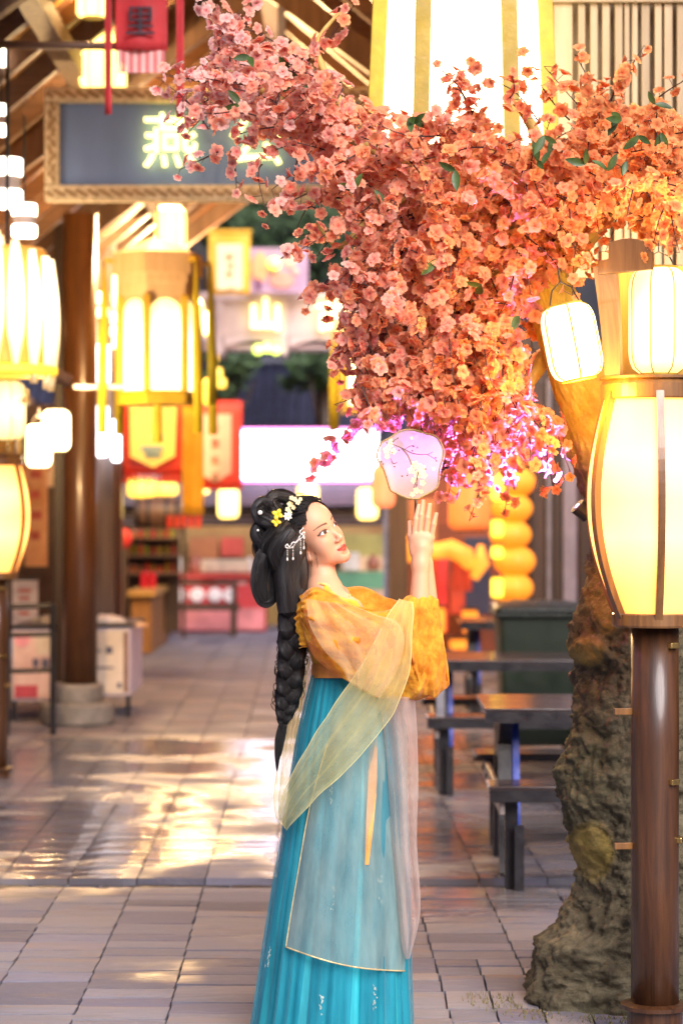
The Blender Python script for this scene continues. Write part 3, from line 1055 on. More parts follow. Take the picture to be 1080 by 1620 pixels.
led('small violet flood light fixed beside the trunk just below the lowest blossoms', 914, 802, 7.84, (-.74, -.18, .68), 130.0, (.50, .13, 1.0))
led('tiny violet flood light deep in the blossoms under the bright hexagonal lantern', 786, 578, 8.0, (-.5, -.5, -.6), 8.0, (.42, .16, 1.0), .012)
led('tiny violet flood light deep in the flowers above the fan', 705, 720, 8.15, (.25, -.30, .9), 50.0, (.50, .13, 1.0), .012)

# ---- moss and dry grass at the foot of the trunk
GR = mat('dry moss tuft', (.16, .14, .035), .8, var=.5, scale=30, bump=0)
mb = MB()
for _ in range(500):
    a = rb.uniform(PI * .9, PI * 2.0)
    rr_ = .36 + rb.random() ** 1.6 * .16
    c = Vector((tree.location.x - .02 + math.cos(a) * rr_ * 1.05, TREE_Y + math.sin(a) * rr_ * .8, .0))
    h = rb.uniform(.008, .022)
    d = Vector((rb.gauss(0, .5), rb.gauss(0, .5), 1)) * h
    sd = Vector((rb.uniform(-1, 1), rb.uniform(-1, 1), 0)).normalized() * .0022
    mb.add([c - sd, c + sd, c + d], [(0, 1, 2)])
tag(mb.build('moss', GR, None), label='dry yellowish moss and grass round the foot of the rough trunk', cat='moss', kind='stuff')
# ================================================================== the woman with the round fan
WY = 7.5
PXW = FPX / WY                                  # 510 photo pixels per metre at her distance


def Q(px, py, dy=0.0):
    return P(px, py, WY + dy)


woman = thing('person', 'woman in orange and teal robes with a long black braid gazing up at her fan', 'person', Q(545, 1636, .05))

# ---- head frame: L to her left, F forward, U up; origin between the eyes
HL = Vector((.54, .72, .44)).normalized()
HU = Vector((-.471, -.175, .864)); HU = (HU - HL * HU.dot(HL)).normalized()
HF = HL.cross(HU).normalized()
HO = Q(523, 836, -.01)
H3 = np.array([list(HL), list(HF), list(HU)])


def hp(l, f, u):
    return HO + HL * l + HF * f + HU * u


# ---- distance field of the whole figure on a grid that is fine where skin shows
h = .0019
xs = np.concatenate([np.arange(-.30, -.145, .012), np.arange(-.145, .312, h), np.arange(.312, .40, .012)]).astype(np.float32)
ys = (WY + np.concatenate([np.arange(-.34, -.215, .012), np.arange(-.215, .215, .0022), np.arange(.215, .36, .012)])).astype(np.float32)
zs = np.concatenate([np.arange(-.03, 1.32, .014), np.arange(1.32, 1.70, h)]).astype(np.float32)
D = np.full((len(xs), len(ys), len(zs)), 9.0, np.float32)


def sub(lo, hi):
    a = [max(0, np.searchsorted(g, l) - 1) for g, l in zip((xs, ys, zs), lo)]
    b = [min(len(g), np.searchsorted(g, q) + 1) for g, q in zip((xs, ys, zs), hi)]
    sl = tuple(slice(i, j) for i, j in zip(a, b))
    X, Y, Z = np.meshgrid(xs[sl[0]], ys[sl[1]], zs[sl[2]], indexing='ij', sparse=True)
    return sl, X, Y, Z


def smin(a, b, k):
    q = np.clip(.5 + .5 * (b - a) / k, 0, 1)
    return b + (a - b) * q - k * q * (1 - q)


def put(sl, d, k, cut=False):
    if cut: D[sl] = -smin(-D[sl], d, k)
    else: D[sl] = smin(D[sl], d, k)


def capsule(p0, p1, r0, r1, k=.012):
    p0, p1 = np.array(p0), np.array(p1)
    m = max(r0, r1) + k + .02
    sl, X, Y, Z = sub(np.minimum(p0, p1) - m, np.maximum(p0, p1) + m)
    v = p1 - p0
    t_ = np.clip(((X - p0[0]) * v[0] + (Y - p0[1]) * v[1] + (Z - p0[2]) * v[2]) / (v @ v), 0, 1)
    d = np.sqrt((X - p0[0] - v[0] * t_) ** 2 + (Y - p0[1] - v[1] * t_) ** 2 + (Z - p0[2] - v[2] * t_) ** 2) - (r0 + (r1 - r0) * t_)
    put(sl, d.astype(np.float32), k)


def ell(c, rad, ax, k=.012, cut=False):
    """ellipsoid; ax rows = its axes in the world"""
    c = np.array(c); rad = np.array(rad)
    m = rad.max() + k + .015
    sl, X, Y, Z = sub(c - m, c + m)
    dx, dy, dz = X - c[0], Y - c[1], Z - c[2]
    q = [ax[i][0] * dx + ax[i][1] * dy + ax[i][2] * dz for i in range(3)]
    k0 = np.sqrt(sum((q[i] / rad[i]) ** 2 for i in range(3)))
    k1 = np.sqrt(sum((q[i] / rad[i] ** 2) ** 2 for i in range(3))) + 1e-6
    put(sl, (k0 * (k0 - 1) / k1).astype(np.float32), k, cut)


I3 = np.eye(3)


def hell(l, f, u, rad, k=.012, cut=False):
    ell(hp(l, f, u), rad, H3, k, cut)


# trunk of the body and legs (under the clothes)
nb = Q(512, 938, .035)
capsule(Q(512, 940, .03), Q(534, 1010, .02), .052, .070, .04)
ell(Q(530, 990, .02), (.068, .115, .085), I3, .04)
ell(Q(545, 1065, .02), (.062, .085, .11), I3, .05)
ell(Q(550, 1190, .03), (.09, .11, .12), I3, .05)
for s in (-1, 1):
    capsule(Q(545, 1220, .03 + s * .075), Q(548, 1420, .03 + s * .07), .075, .05, .03)
    capsule(Q(548, 1420, .03 + s * .07), Q(540, 1612, .03 + s * .07), .048, .035, .02)
    capsule(Q(538, 1624, .03 + s * .07), Q(590, 1630, .02 + s * .08), .032, .022, .02)
# neck
capsule(hp(0, -.088, -.05), Q(513, 938, .03), .043, .046, .02)
capsule(Q(513, 936, .03), Q(503, 966, -.10), .04, .045, .03)
capsule(Q(513, 936, .03), Q(548, 958, .16), .045, .05, .03)
capsule(Q(524, 950, -.005), Q(546, 972, -.02), .045, .06, .03)
# head
hell(0, -.088, .036, (.071, .092, .082), .02)
hell(0, -.060, .030, (.0615, .062, .060), .02)
hell(0, -.058, -.026, (.0565, .062, .070), .02)
hell(0, -.036, -.078, (.0350, .046, .030), .018)
hell(0, -.003, -.1000, (.0130, .012, .0120), .016)
for s in (-1, 1):
    hell(s * .035, -.033, -.030, (.022, .026, .024), .02)             # cheek
    hell(s * .041, -.046, -.056, (.015, .030, .028), .02)
    capsule(hp(s * .052, -.085, -.056), hp(s * .012, -.012, -.098), .0150, .0120, .02)  # jaw line
    hell(s * .030, .0125, .002, (.0170, .0130, .0105), .010, True)    # eye hollow
    hell(s * .030, -.0145, .000, (.0155, .0150, .0120), .004)         # lid over the eyeball
    hell(s * .0105, .0085, -.0420, (.0066, .0078, .0055), .005)       # nostril wing
hell(0, -.006, .016, (.022, .008, .010), .012)
capsule(hp(0, -.003, -.002), hp(0, .0150, -.0355), .0055, .0072, .009)
hell(0, .0165, -.0385, (.0078, .0078, .0070), .006)
hell(0, .0045, -.0655, (.0195, .0085, .0046), .004)                   # lips
hell(0, .0070, -.0640, (.0105, .0070, .0038), .004)
hell(0, .0035, -.0735, (.0160, .0085, .0052), .004)
hell(0, .0150, -.0693, (.0170, .0070, .0010), .0015, True)
hell(0, .004, -.0865, (.014, .006, .004), .006, True)
for s in (-1, 1):                                                     # ears
    hell(s * .0700, -.088, -.030, (.0095, .017, .029), .006)
    hell(s * .0665, -.080, -.052, (.0075, .0085, .010), .005)
    hell(s * .0790, -.086, -.026, (.0045, .0095, .017), .004, True)


def arm(sh, el, wr):
    capsule(sh, el, .037, .034, .02)
    mid = Vector(el).lerp(Vector(wr), .35)
    capsule(el, mid, .034, .0335, .015)
    capsule(mid, wr, .0345, .0255, .015)


NS, NE, NW = Q(503, 978, -.125), Q(660, 1046, -.075), Q(665, 893, -.042)
FS, FE, FW = Q(558, 972, .130), Q(684, 1046, .050), Q(672, 893, .026)
arm(NS, NE, NW)
arm(FS, FE, FW)


def hand(dx, y, sg):
    """right hand (back towards the viewer) or, mirrored behind it, the left; fingers upright"""
    F_ = lambda px, py, o=0.0: Q(px + dx, py, y + sg * o)
    ell(F_(666, 866), (.0335, .0125, .040), I3, .014)
    ell(F_(667, 851, -.002), (.0365, .0115, .022), I3, .010)
    capsule(F_(664, 893), F_(666, 868), .0245, .020, .02)
    # base, knuckle, tip of the fingers from index to little
    for (bx, by, kx, ky, tx, ty, r) in ((654.0, 848, 657.0, 821, 661.3, 799.5, .0079), (663.0, 845, 665.3, 815, 668.3, 792.5, .0081), (672.2, 846, 675.2, 819, 678.3, 798.0, .0078), (680.2, 852, 684.6, 829, 688.6, 812.5, .0068)):
        capsule(F_(bx, by), F_(kx, ky, -.004), r, r * .96, .003)
        capsule(F_(kx, ky, -.004), F_(tx, ty, .001), r * .94, r * .66, .003)
    # thumb along the inner side
    capsule(F_(654, 875, .004), F_(648.5, 848, .010), .0125, .0095, .008)
    capsule(F_(648.5, 848, .010), F_(647.3, 826, .013), .0088, .0060, .003)


hand(0, -.040, 1)
hand(2.2, .026, -1)

# ---- surface nets
neg = D < 0
c = np.zeros(tuple(q - 1 for q in D.shape), np.uint8)
for i in (0, 1):
    for j in (0, 1):
        for k in (0, 1):
            c += neg[i:D.shape[0] - 1 + i, j:D.shape[1] - 1 + j, k:D.shape[2] - 1 + k]
act = (c > 0) & (c < 8)
del c
idx = np.argwhere(act)
vid = np.full(act.shape, -1, np.int32)
vid[act] = np.arange(len(idx), dtype=np.int32)
acc = np.zeros((len(idx), 3)); cnt = np.zeros(len(idx))
corner = [(i, j, k) for i in (0, 1) for j in (0, 1) for k in (0, 1)]
G = np.stack([xs[idx[:, 0]], ys[idx[:, 1]], zs[idx[:, 2]]], 1).astype(np.float64)
St = np.stack([xs[idx[:, 0] + 1], ys[idx[:, 1] + 1], zs[idx[:, 2] + 1]], 1) - G
dv = {q: D[idx[:, 0] + q[0], idx[:, 1] + q[1], idx[:, 2] + q[2]].astype(np.float64) for q in corner}
for a in corner:
    for ax_ in range(3):
        if a[ax_]: continue
        b = list(a); b[ax_] = 1; b = tuple(b)
        da, db = dv[a], dv[b]
        m = (da < 0) != (db < 0)
        tt = np.where(m, da / np.where(m, da - db, 1), 0)
        pos = np.array(a, float)[None, :] * np.ones((len(idx), 1))
        pos[:, ax_] = tt
        acc[m] += pos[m]; cnt[m] += 1
VB = G + acc / cnt[:, None] * St
FB = []
for ax_ in range(3):
    u, w = [(1, 2), (2, 0), (0, 1)][ax_]
    sh = [slice(None)] * 3
    lo = list(sh); hi = list(sh); lo[ax_] = slice(0, -1); hi[ax_] = slice(1, None)
    for q in (u, w):
        lo[q] = slice(1, -1); hi[q] = slice(1, -1)
    A, B = neg[tuple(lo)], neg[tuple(hi)]
    e = np.argwhere(A != B)
    off = np.zeros(3, int); off[u] = 1; off[w] = 1
    e = e + off
    flip = neg[e[:, 0], e[:, 1], e[:, 2]]
    du, dw = np.zeros(3, int), np.zeros(3, int); du[u] = 1; dw[w] = 1
    q4 = [vid[tuple((e - o_).T)] for o_ in (du + dw, dw, np.zeros(3, int), du)]
    f4 = np.stack(q4, 1)
    f4[~flip] = f4[~flip][:, ::-1]
    FB.append(f4)
FB = np.concatenate(FB)
del neg, act, vid, D
# light smoothing
e0 = np.concatenate([FB[:, [0, 1]], FB[:, [1, 2]], FB[:, [2, 3]], FB[:, [3, 0]]])
for it in range(2):
    s_ = np.zeros_like(VB); n_ = np.zeros(len(VB))
    np.add.at(s_, e0[:, 0], VB[e0[:, 1]]); np.add.at(n_, e0[:, 0], 1)
    VB = VB * .6 + .4 * s_ / np.maximum(n_, 1)[:, None]

# ---- face colours: lips, brows, lashes, eyes, blush; shade of creases and nostrils painted in
rel = VB - np.array(HO)
hl, hf, hu = rel @ H3[0], rel @ H3[1], rel @ H3[2]
colr = np.tile(np.array(srgb(212, 160, 128)), (len(VB), 1))
face = (hf > -.075) & (np.abs(hl) < .075) & (hu < .12) & (hu > -.12) & (VB[:, 0] < .12)


def paint(mask_val, col):
    w = np.clip(mask_val, 0, 1)[:, None] * face[:, None]
    colr[:] = colr * (1 - w) + np.array(col) * w


al = np.abs(hl)
paint(.09 * np.exp(-((al - .040) ** 2 / .016 ** 2 + (hu + .032) ** 2 / .018 ** 2)), srgb(235, 130, 110))
paint(.22 * np.exp(-((al - .034) ** 2 / .016 ** 2 + (hu - .006) ** 2 / .008 ** 2)), srgb(205, 120, 90))
# brows
bt = np.clip((al - .012) / .040, 0, 1)
bc = .0228 + .0065 * np.sin(bt * 2.2) - .004 * bt
bw = .0036 * (1 - .65 * bt)
paint((al > .011) * (al < .053) * np.clip((bw - np.abs(hu - bc)) / .0014 + .5, 0, 1) * .92, (.055, .035, .022))
# eyes: almond opening
ex = np.where(hl > 0, hl - .0305, -(hl + .0305))          # positive towards the temple
tq = np.clip(ex / .0150, -1, 1)
upl = .0010 + .0082 * (1 - tq ** 2) ** .8 + .0016 * tq
lol = 0.0008 - .0047 * (1 - tq ** 2) ** .9 + .0014 * tq
front = hf > -.03
ins = np.minimum(upl - hu, hu - lol)
inside_eye = np.clip(ins / .0008 + .5, 0, 1) * (np.abs(ex) < .0150) * front
paint(inside_eye, (.80, .76, .74))
gx = np.where(hl > 0, hl - .0320, hl + .0290)
ir = np.sqrt(gx ** 2 + (hu - .0014) ** 2)
paint(inside_eye * np.clip((.0079 - ir) / .0010 + .5, 0, 1), (.055, .022, .010))
paint(inside_eye * np.clip((.0030 - ir) / .0010 + .5, 0, 1), (.006, .004, .004))
gl_ = np.sqrt((gx + .0018) ** 2 + (hu - .0040) ** 2)
ly = hu - upl
lash = np.clip((.0019 + .0008 * np.clip(tq, 0, 1) - np.abs(ly - .0006)) / .0010 + .3, 0, 1) * (ex > -.0135) * (ex < .0185) * front
paint(lash, (.012, .007, .006))
paint(.55 * np.clip((.0009 - np.abs(hu - lol)) / .0009 + .4, 0, 1) * (ex > -.010) * (ex < .015) * front, (.14, .06, .045))
paint(.35 * np.clip((.0010 - np.abs(hu - upl - .0042)) / .0010 + .4, 0, 1) * (np.abs(ex) < .013) * front, (.35, .17, .11))
# lips
lt = np.clip(al / .0215, 0, 1)
up_e = -.0612 - .0045 * lt ** 1.5 + .0010 * np.exp(-((al - .005) / .003) ** 2)
lo_e = -.0800 + .0105 * lt ** 2.0
lipm = np.clip(np.minimum(up_e - hu, hu - lo_e) / .0012 + .5, 0, 1) * (al < .0215) * (hf > -.02)
paint(lipm * .92, (.52, .045, .040))
paint(.75 * np.clip((.0010 - np.abs(hu + .0693 + .0006 * lt)) / .0008 + .3, 0, 1) * (al < .0195) * (hf > -.02), (.16, .012, .014))  # shade of the slit between the lips, painted in
paint(.6 * np.exp(-((al - .0062) ** 2 / .0026 ** 2 + (hu + .0462) ** 2 / .0020 ** 2)) * (hf > 0), (.30, .10, .07))  # nostril shade painted into the skin
# finger nails
SKIN = bpy.data.materials.new('skin')
t = NT(SKIN)
at_ = t.n('ShaderNodeAttribute'); at_.attribute_name = 'tint'
cc = t.mix(t.ramp(t.noise(t.coord('Object'), 55, 5), [(.35, 0), (.7, .10)]), at_.outputs['Color'], srgb(225, 160, 130))
t.l(cc, t.b.inputs['Base Color'])
t.b.inputs['Roughness'].default_value = .46
t.b.inputs['Specular IOR Level'].default_value = .35
t.b.inputs['Subsurface Weight'].default_value = .18
t.b.inputs['Subsurface Radius'].default_value = (.010, .004, .002)
t.b.inputs['Subsurface Scale'].default_value = .5
t.l(t.bump(t.noise(t.coord('Object'), 420, 3), .0003), t.b.inputs['Normal'])
me = bpy.data.meshes.new('body')
inv = wm(woman).inverted()
me.from_pydata((VB + np.array(inv.translation)).tolist(), [], FB.tolist())
me.polygons.foreach_set('use_smooth', [True] * len(me.polygons))
me.materials.append(SKIN)
ca = me.attributes.new('tint', 'FLOAT_COLOR', 'POINT')
ca.data.foreach_set('color', np.concatenate([colr, np.ones((len(colr), 1))], 1).astype(np.float32).ravel())
body = bpy.data.objects.new('body', me)
COL.objects.link(body); body.parent = woman; _WM[body.name] = wm(woman)
print('body quads', len(FB))

# ------------------------------------------------------------------ clothes
ORANGE = sheer('orange silk gauze', (.88, .27, .004), .95, .6, .2, 17, edge=.1, col2=(1.0, .60, .06), wrinkle=.006)
BODICE = mat('orange bodice', (.92, .34, .01), .6, 0, .3, 14, col2=(.97, .54, .05), bump=.001)
TEAL = mat('teal chiffon', (.005, .25, .33), .55, 0, .3, 5, stretch=(3, 3, .5), col2=(.025, .46, .53), bump=.0012)
TEAL_S = sheer('teal outer chiffon', (.008, .33, .50), .38, .55, .3, 6, edge=.35, col2=(.05, .56, .72), stretch=(3, 3, .4))
GREY_S = sheer('grey green gauze', (.42, .58, .55), .42, .6, .3, 7, edge=.5, col2=(.64, .74, .64), stretch=(2, 2, .5))
YELL_S = sheer('yellow green gauze', (.88, .78, .26), .36, .55, .2, 8, edge=.6, col2=(.92, .84, .42))
PEACH_S = sheer('peach gauze', (.95, .66, .34), .34, .55, .15, 10, edge=.5, col2=(.95, .74, .45))
PINK_S = sheer('dusty pink gauze', (.86, .62, .56), .25, .6, .15, 8, edge=.5, col2=(.88, .72, .66))
GOLD = mat('gold thread', (.72, .56, .28), .45, .3, var=.3, scale=60, bump=.0005)


def crv(tab, f):
    """smooth interpolation of a list of tuples at f in 0..1"""
    n = len(tab) - 1
    x = min(n - 1e-6, max(0, f * n)); i = int(x); q = x - i
    a, b, c_, d = tab[max(i - 1, 0)], tab[i], tab[i + 1], tab[min(i + 2, n)]
    return tuple(.5 * ((2 * b[k]) + (c_[k] - a[k]) * q + (2 * a[k] - 5 * b[k] + 4 * c_[k] - d[k]) * q * q + (3 * b[k] - a[k] - 3 * c_[k] + d[k]) * q ** 3) for k in range(len(b)))


def bag(T, B, name, material, n=60, m=40, fold=.006, kf=9, seed=0, open_end=True, slant=0.0):
    """draped tube: T and B = (px, py, dy, half depth) along its upper and lower edge"""
    rr = random.Random(seed)
    ph = [rr.uniform(0, 6.3) for _ in range(8)]
    rows = []
    for i in range(n + 1):
        f = i / n
        t_, b_ = crv(T, f), crv(B, f)
        row = []
        for k in range(m):
            g = 2 * PI * k / m
            s = (1 - math.cos(g)) / 2                     # 0 at top, 1 at bottom
            px = t_[0] + (b_[0] - t_[0]) * s; py = t_[1] + (b_[1] - t_[1]) * s
            dy = t_[2] + (b_[2] - t_[2]) * s
            w = t_[3] + (b_[3] - t_[3]) * s
            side = -math.sin(g)
            fo = fold * (math.sin(kf * f * 2 + 5 * s * (1 + slant) + ph[0]) * .6 + math.sin(kf * 2.3 * f - 9 * s + ph[1]) * .45 + math.sin(31 * f + 13 * s + ph[2]) * .22) * (.35 + s)
            p = Q(px, py, dy + w * side + fo * (1 if abs(side) > .1 else .3))
            wr = mn.fractal(Vector((f * 13 + s * 7 * (1 + slant), s * 2.6 - f * 3, seed)), 1.0, 2.2, 4)
            p += Vector((0, wr * fold * 1.5 * (1 if abs(side) > .1 else .3), 0)) + Vector(mn.noise_vector(p * 22)) * .004 + Vector((0, 0, math.sin(23 * f + ph[3]) * .004 * s))
            row.append(p)
        rows.append(row)
    mb = MB()
    mb.add([p for r_ in rows for p in r_], [(i * m + k, i * m + (k + 1) % m, (i + 1) * m + (k + 1) % m, (i + 1) * m + k) for i in range(n) for k in range(m)])
    if not open_end: mb.f.append(tuple(range(n * m, (n + 1) * m)))
    return mb.build(name, material, woman, smooth=True)


# far sleeve, then near sleeve
bag([(540, 930, .10, .045), (575, 929, .12, .05), (612, 945, .11, .05), (645, 957, .09, .045), (668, 962, .055, .04), (689, 952, .03, .035)],
    [(550, 990, .10, .07), (580, 1050, .11, .07), (620, 1090, .10, .06), (660, 1098, .08, .05), (690, 1096, .05, .045), (704, 1083, .03, .03)], 'far_sleeve', ORANGE, fold=.007, seed=4)
bag([(478, 940, -.09, .06), (500, 928, -.110, .080), (545, 950, -.12, .07), (590, 966, -.11, .06), (625, 962, -.085, .055), (643, 944, -.06, .048), (664, 940, -.045, .046), (690, 948, -.035, .042)],
    [(474, 985, -.08, .08), (493, 1033, -.10, .10), (532, 1068, -.12, .10), (575, 1094, -.115, .09), (615, 1108, -.10, .085), (655, 1107, -.085, .08), (686, 1100, -.07, .066), (709, 1080, -.05, .030)], 'near_sleeve', ORANGE, n=110, m=72, fold=.017, kf=11, seed=2, slant=.6)
bag([(634, 966, -.125, .025), (650, 946, -.075, .045), (672, 940, -.055, .052), (693, 949, -.04, .046)],
    [(650, 1030, -.150, .022), (664, 1090, -.130, .035), (688, 1103, -.10, .042), (711, 1081, -.065, .028)], 'cuff_drape', ORANGE, n=50, m=56, fold=.010, kf=5, seed=6, slant=.3)
# ruffled edge at the back of the shoulder
mb = MB()
rows = []
for i in range(41):
    f = i / 40
    px, py = crv([(480, 940), (474, 965), (472, 985), (478, 1010), (480, 1024)], f)
    w = 5 + 1.4 * math.sin(f * 53) + 1.2 * math.sin(f * 31 + 2)
    rows.append([Q(px + 6, py, -.11), Q(px - w * .3, py, -.11 + .006 * math.sin(f * 47)), Q(px - w, py + 2, -.105 + .012 * math.sin(f * 41 + 1))])
mb.grid(rows)
mb.build('shoulder_ruffle', ORANGE, woman, smooth=True)

# bodice: wrapped front, open at the neck
secs = [(1072, 499, 604, .115), (1050, 494, 602, .13), (1020, 484, 598, .15), (990, 478, 590, .165), (965, 477, 578, .165), (948, 481, 566, .145), (936, 489, 550, .095), (928, 495, 541, .068), (924, 497, 538, .060)]
mb = MB()
rows = []
for i in range(29):
    py, l, r, w = crv(secs, i / 28)
    row = []
    for k in range(64):
        g = 2 * PI * k / 64
        # lower the front neckline into a V
        fr_ = max(0, math.cos(g - R(-25))) ** 3
        yy = py + fr_ * max(0, (i - 17) / 11) * 30
        x = (l + r) / 2 + (r - l) / 2 * math.cos(g)
        fo = .003 * math.sin(7 * g + i * .5) + .002 * math.sin(19 * g - i * .4)
        row.append(Q(x, yy, .02 + (w + fo) * math.sin(g)))
    rows.append(row)
mb.add([p for r_ in rows for p in r_], [(i * 64 + k, i * 64 + (k + 1) % 64, (i + 1) * 64 + (k + 1) % 64, (i + 1) * 64 + k) for i in range(28) for k in range(64)])
bod = mb.build('bodice', BODICE, woman, smooth=True)
top = rows[-1]
mb = MB(); mb.tube(top + [top[0]], .0045, 6, cap=False); mb.build('collar', mat('pale gold collar', (.92, .68, .22), .5, var=.15, scale=40), bod, smooth=True)
mb = MB()
ring = [rows[2][k] + Vector((math.cos(2 * PI * k / 64), math.sin(2 * PI * k / 64), 0)) * .006 for k in range(64)]
rings = []
for dz in (-.022, -.012, 0, .012, .020):
    rings.append([p + Vector((math.cos(2 * PI * k / 64), math.sin(2 * PI * k / 64), 0)) * (.004 - abs(dz) * .1) + Vector((0, 0, dz)) for k, p in enumerate(ring)])
mb.add([p for r_ in rings for p in r_], [(i * 64 + k, i * 64 + (k + 1) % 64, (i + 1) * 64 + (k + 1) % 64, (i + 1) * 64 + k) for i in range(4) for k in range(64)])
mb.build('waistband', mat('copper silk waistband', (.72, .28, .05), .5, var=.3, scale=14), woman, smooth=True)

# necklace
mb = MB()
nk = []
for i in range(25):
    px, py, dy = crv([(503, 935, -.045), (515, 944, -.075), (532, 955, -.088), (549, 953, -.075), (553, 941, -.04)], i / 24)
    p = Q(px, py, dy); nk.append(p)
    mb.ball(p, .0021 if i % 3 else .0034, 6, 5)
mb.build('necklace', GOLD, woman, smooth=True)

# skirt: pleated, flaring to the ground
SK = [(1062, 499, 603, .105), (1110, 487, 616, .125), (1170, 474, 626, .15), (1250, 462, 633, .17), (1350, 447, 638, .19), (1450, 431, 640, .21), (1550, 417, 642, .225), (1634, 405, 645, .235)]


def skirt_pt(f, g, off=0.0, seed=0, amp=1.0, slim=1.0):
    py, l, r, w = crv(SK, f)
    ps = math.sin(24 * g + 2.1 * math.sin(3 * g + seed)) * .6 + math.sin(41 * g + 3 * math.sin(2 * g + 1 + seed)) * .3 + math.sin(9 * g + seed + f * 1.5) * .55
    fo = (.0025 + .0085 * f ** 1.2) * ps * amp
    rx = (r - l) / 2 / PXW * slim + fo + off
    ry = w * slim + fo + off
    c_ = Q((l + r) / 2, py, .02)
    return c_ + Vector((rx * math.cos(g), ry * math.sin(g), 0))


def skirt(name, material, off, f0, f1, g0=0.0, g1=2 * PI, n=46, m=300, seed=0, hem=None, amp=1.0, wave=.0):
    rows = []
    closed = g1 - g0 > 6.28
    for i in range(n + 1):
        row = []
        for k in range(m if closed else m + 1):
            g = g0 + (g1 - g0) * k / m
            fe = f1 if hem is None else hem(g)
            row.append(skirt_pt(f0 + (fe - f0) * i / n, g, off, seed, amp))
        rows.append(row)
    mb = MB(); w = len(rows[0])
    mb.add([p for r_ in rows for p in r_], [(i * w + k, i * w + (k + 1) % w, (i + 1) * w + (k + 1) % w, (i + 1) * w + k) for i in range(n) for k in range(w if closed else w - 1)])
    return mb.build(name, material, woman, smooth=True), rows


sk, _ = skirt('skirt', TEAL, 0, 0, .992)
outer, orows = skirt('outer_skirt', TEAL_S, .010, 0, .975, seed=1.7, amp=1.2)
# embroidered sprigs on the chiffon
SPRIG = mat('pale embroidery', (.42, .50, .44), .6, var=.3, scale=40, bump=0)
rs = random.Random(9)
sp_l = [(505, 1585), (592, 1570), (524, 1420), (524, 1250), (424, 1515), (600, 1400)]
mb = MB()
for (px, py) in sp_l:
    # find the skirt parameter for that pixel
    best = min(((abs((skirt_pt(f_, g_, .014, 1.7, 1.2).x * FPX / skirt_pt(f_, g_, .014, 1.7, 1.2).y + 540) - px) + abs(810 - (skirt_pt(f_, g_, .014, 1.7, 1.2).z - CAM_H) * FPX / skirt_pt(f_, g_, .014, 1.7, 1.2).y - py), f_, g_)
                for f_ in np.linspace(.02, .98, 50) for g_ in np.linspace(PI * 1.05, PI * 1.95, 60)))
    f_, g_ = best[1], best[2]
    for q in range(15):
        df = rs.uniform(-.028, .028); dg = rs.gauss(0, .018) * (1 - abs(df) * 12)
        a_ = skirt_pt(f_ + df, g_ + dg, .0135, 1.7, 1.2); b_ = skirt_pt(f_ + df + rs.uniform(.003, .01), g_ + dg, .0135, 1.7, 1.2); c_ = skirt_pt(f_ + df + .003, g_ + dg + rs.uniform(.008, .02), .0135, 1.7, 1.2)
        mb.add([a_, c_, b_], [(0, 1, 2)])
tag(mb.build('embroidery', SPRIG, woman), kind='stuff')

# grey green front panel with a gold hem: left edge slants outward
PL = [(560, 1100), (528, 1150), (505, 1220), (487, 1290), (473, 1370), (461, 1440), (452, 1498)]
PB = [(640, 1100), (644, 1180), (645, 1260), (644, 1340), (643, 1420), (642, 1480), (640, 1536)]


def panel(f, s, off=0.0):
    a_, b_ = crv(PL, f), crv(PB, f)
    px = a_[0] + (b_[0] - a_[0]) * s
    py = a_[1] + (b_[1] - a_[1]) * s + 10 * math.sin(PI * s) * f
    # depth follows the skirt below it
    fs = min(1, max(0, (py - 1062) / (1634 - 1062)))
    _, l, r, w = crv(SK, fs)
    u = max(-.985, min(.985, (px - (l + r) / 2) / ((r - l) / 2 * 1.06)))
    dy = .02 - (w + .042) * math.sqrt(1 - u * u) - off
    fo = .006 * math.sin(15 * s + 2 * math.sin(3 * f) + 1) * (.3 + f) + .004 * math.sin(34 * s + 4 * f) + .004 * math.sin(9 * f + 13 * s)
    return Q(px, py, dy + fo)


mb = MB()
pr_ = [[panel(i / 60, j / 70) for j in range(71)] for i in range(61)]
mb.grid(pr_)
over = mb.build('gauze_panel', GREY_S, woman, smooth=True)
mb = MB()
mb.tube([p + Vector((0, -.002, 0)) for p in pr_[-1]], .0026, 5)
mb.tube([r_[0] + Vector((0, -.002, 0)) for r_ in pr_[14:]], .0020, 5)
mb.build('gold_hem', GOLD, over, smooth=True)

# orange sash hanging under the gauze
mb = MB()
rows = []
for i in range(41):
    f = i / 40
    px, py, w = crv([(588, 1070, 6), (590, 1140, 6), (589, 1230, 7), (585, 1300, 6), (580, 1368, 3)], f)
    b_ = panel(min(1, max(0, (py - 1100) / 420)), min(1, max(0, (px - 500) / 145)), .0)
    rows.append([Q(px - w, py, b_.y - WY + .010), Q(px, py, b_.y - WY + .006 + .003 * math.sin(f * 20)), Q(px + w, py, b_.y - WY + .010)])
mb.grid(rows)
mb.build('sash_ribbon', mat('orange ribbon', (.90, .32, .06), .5, var=.2, scale=12), woman, smooth=True)

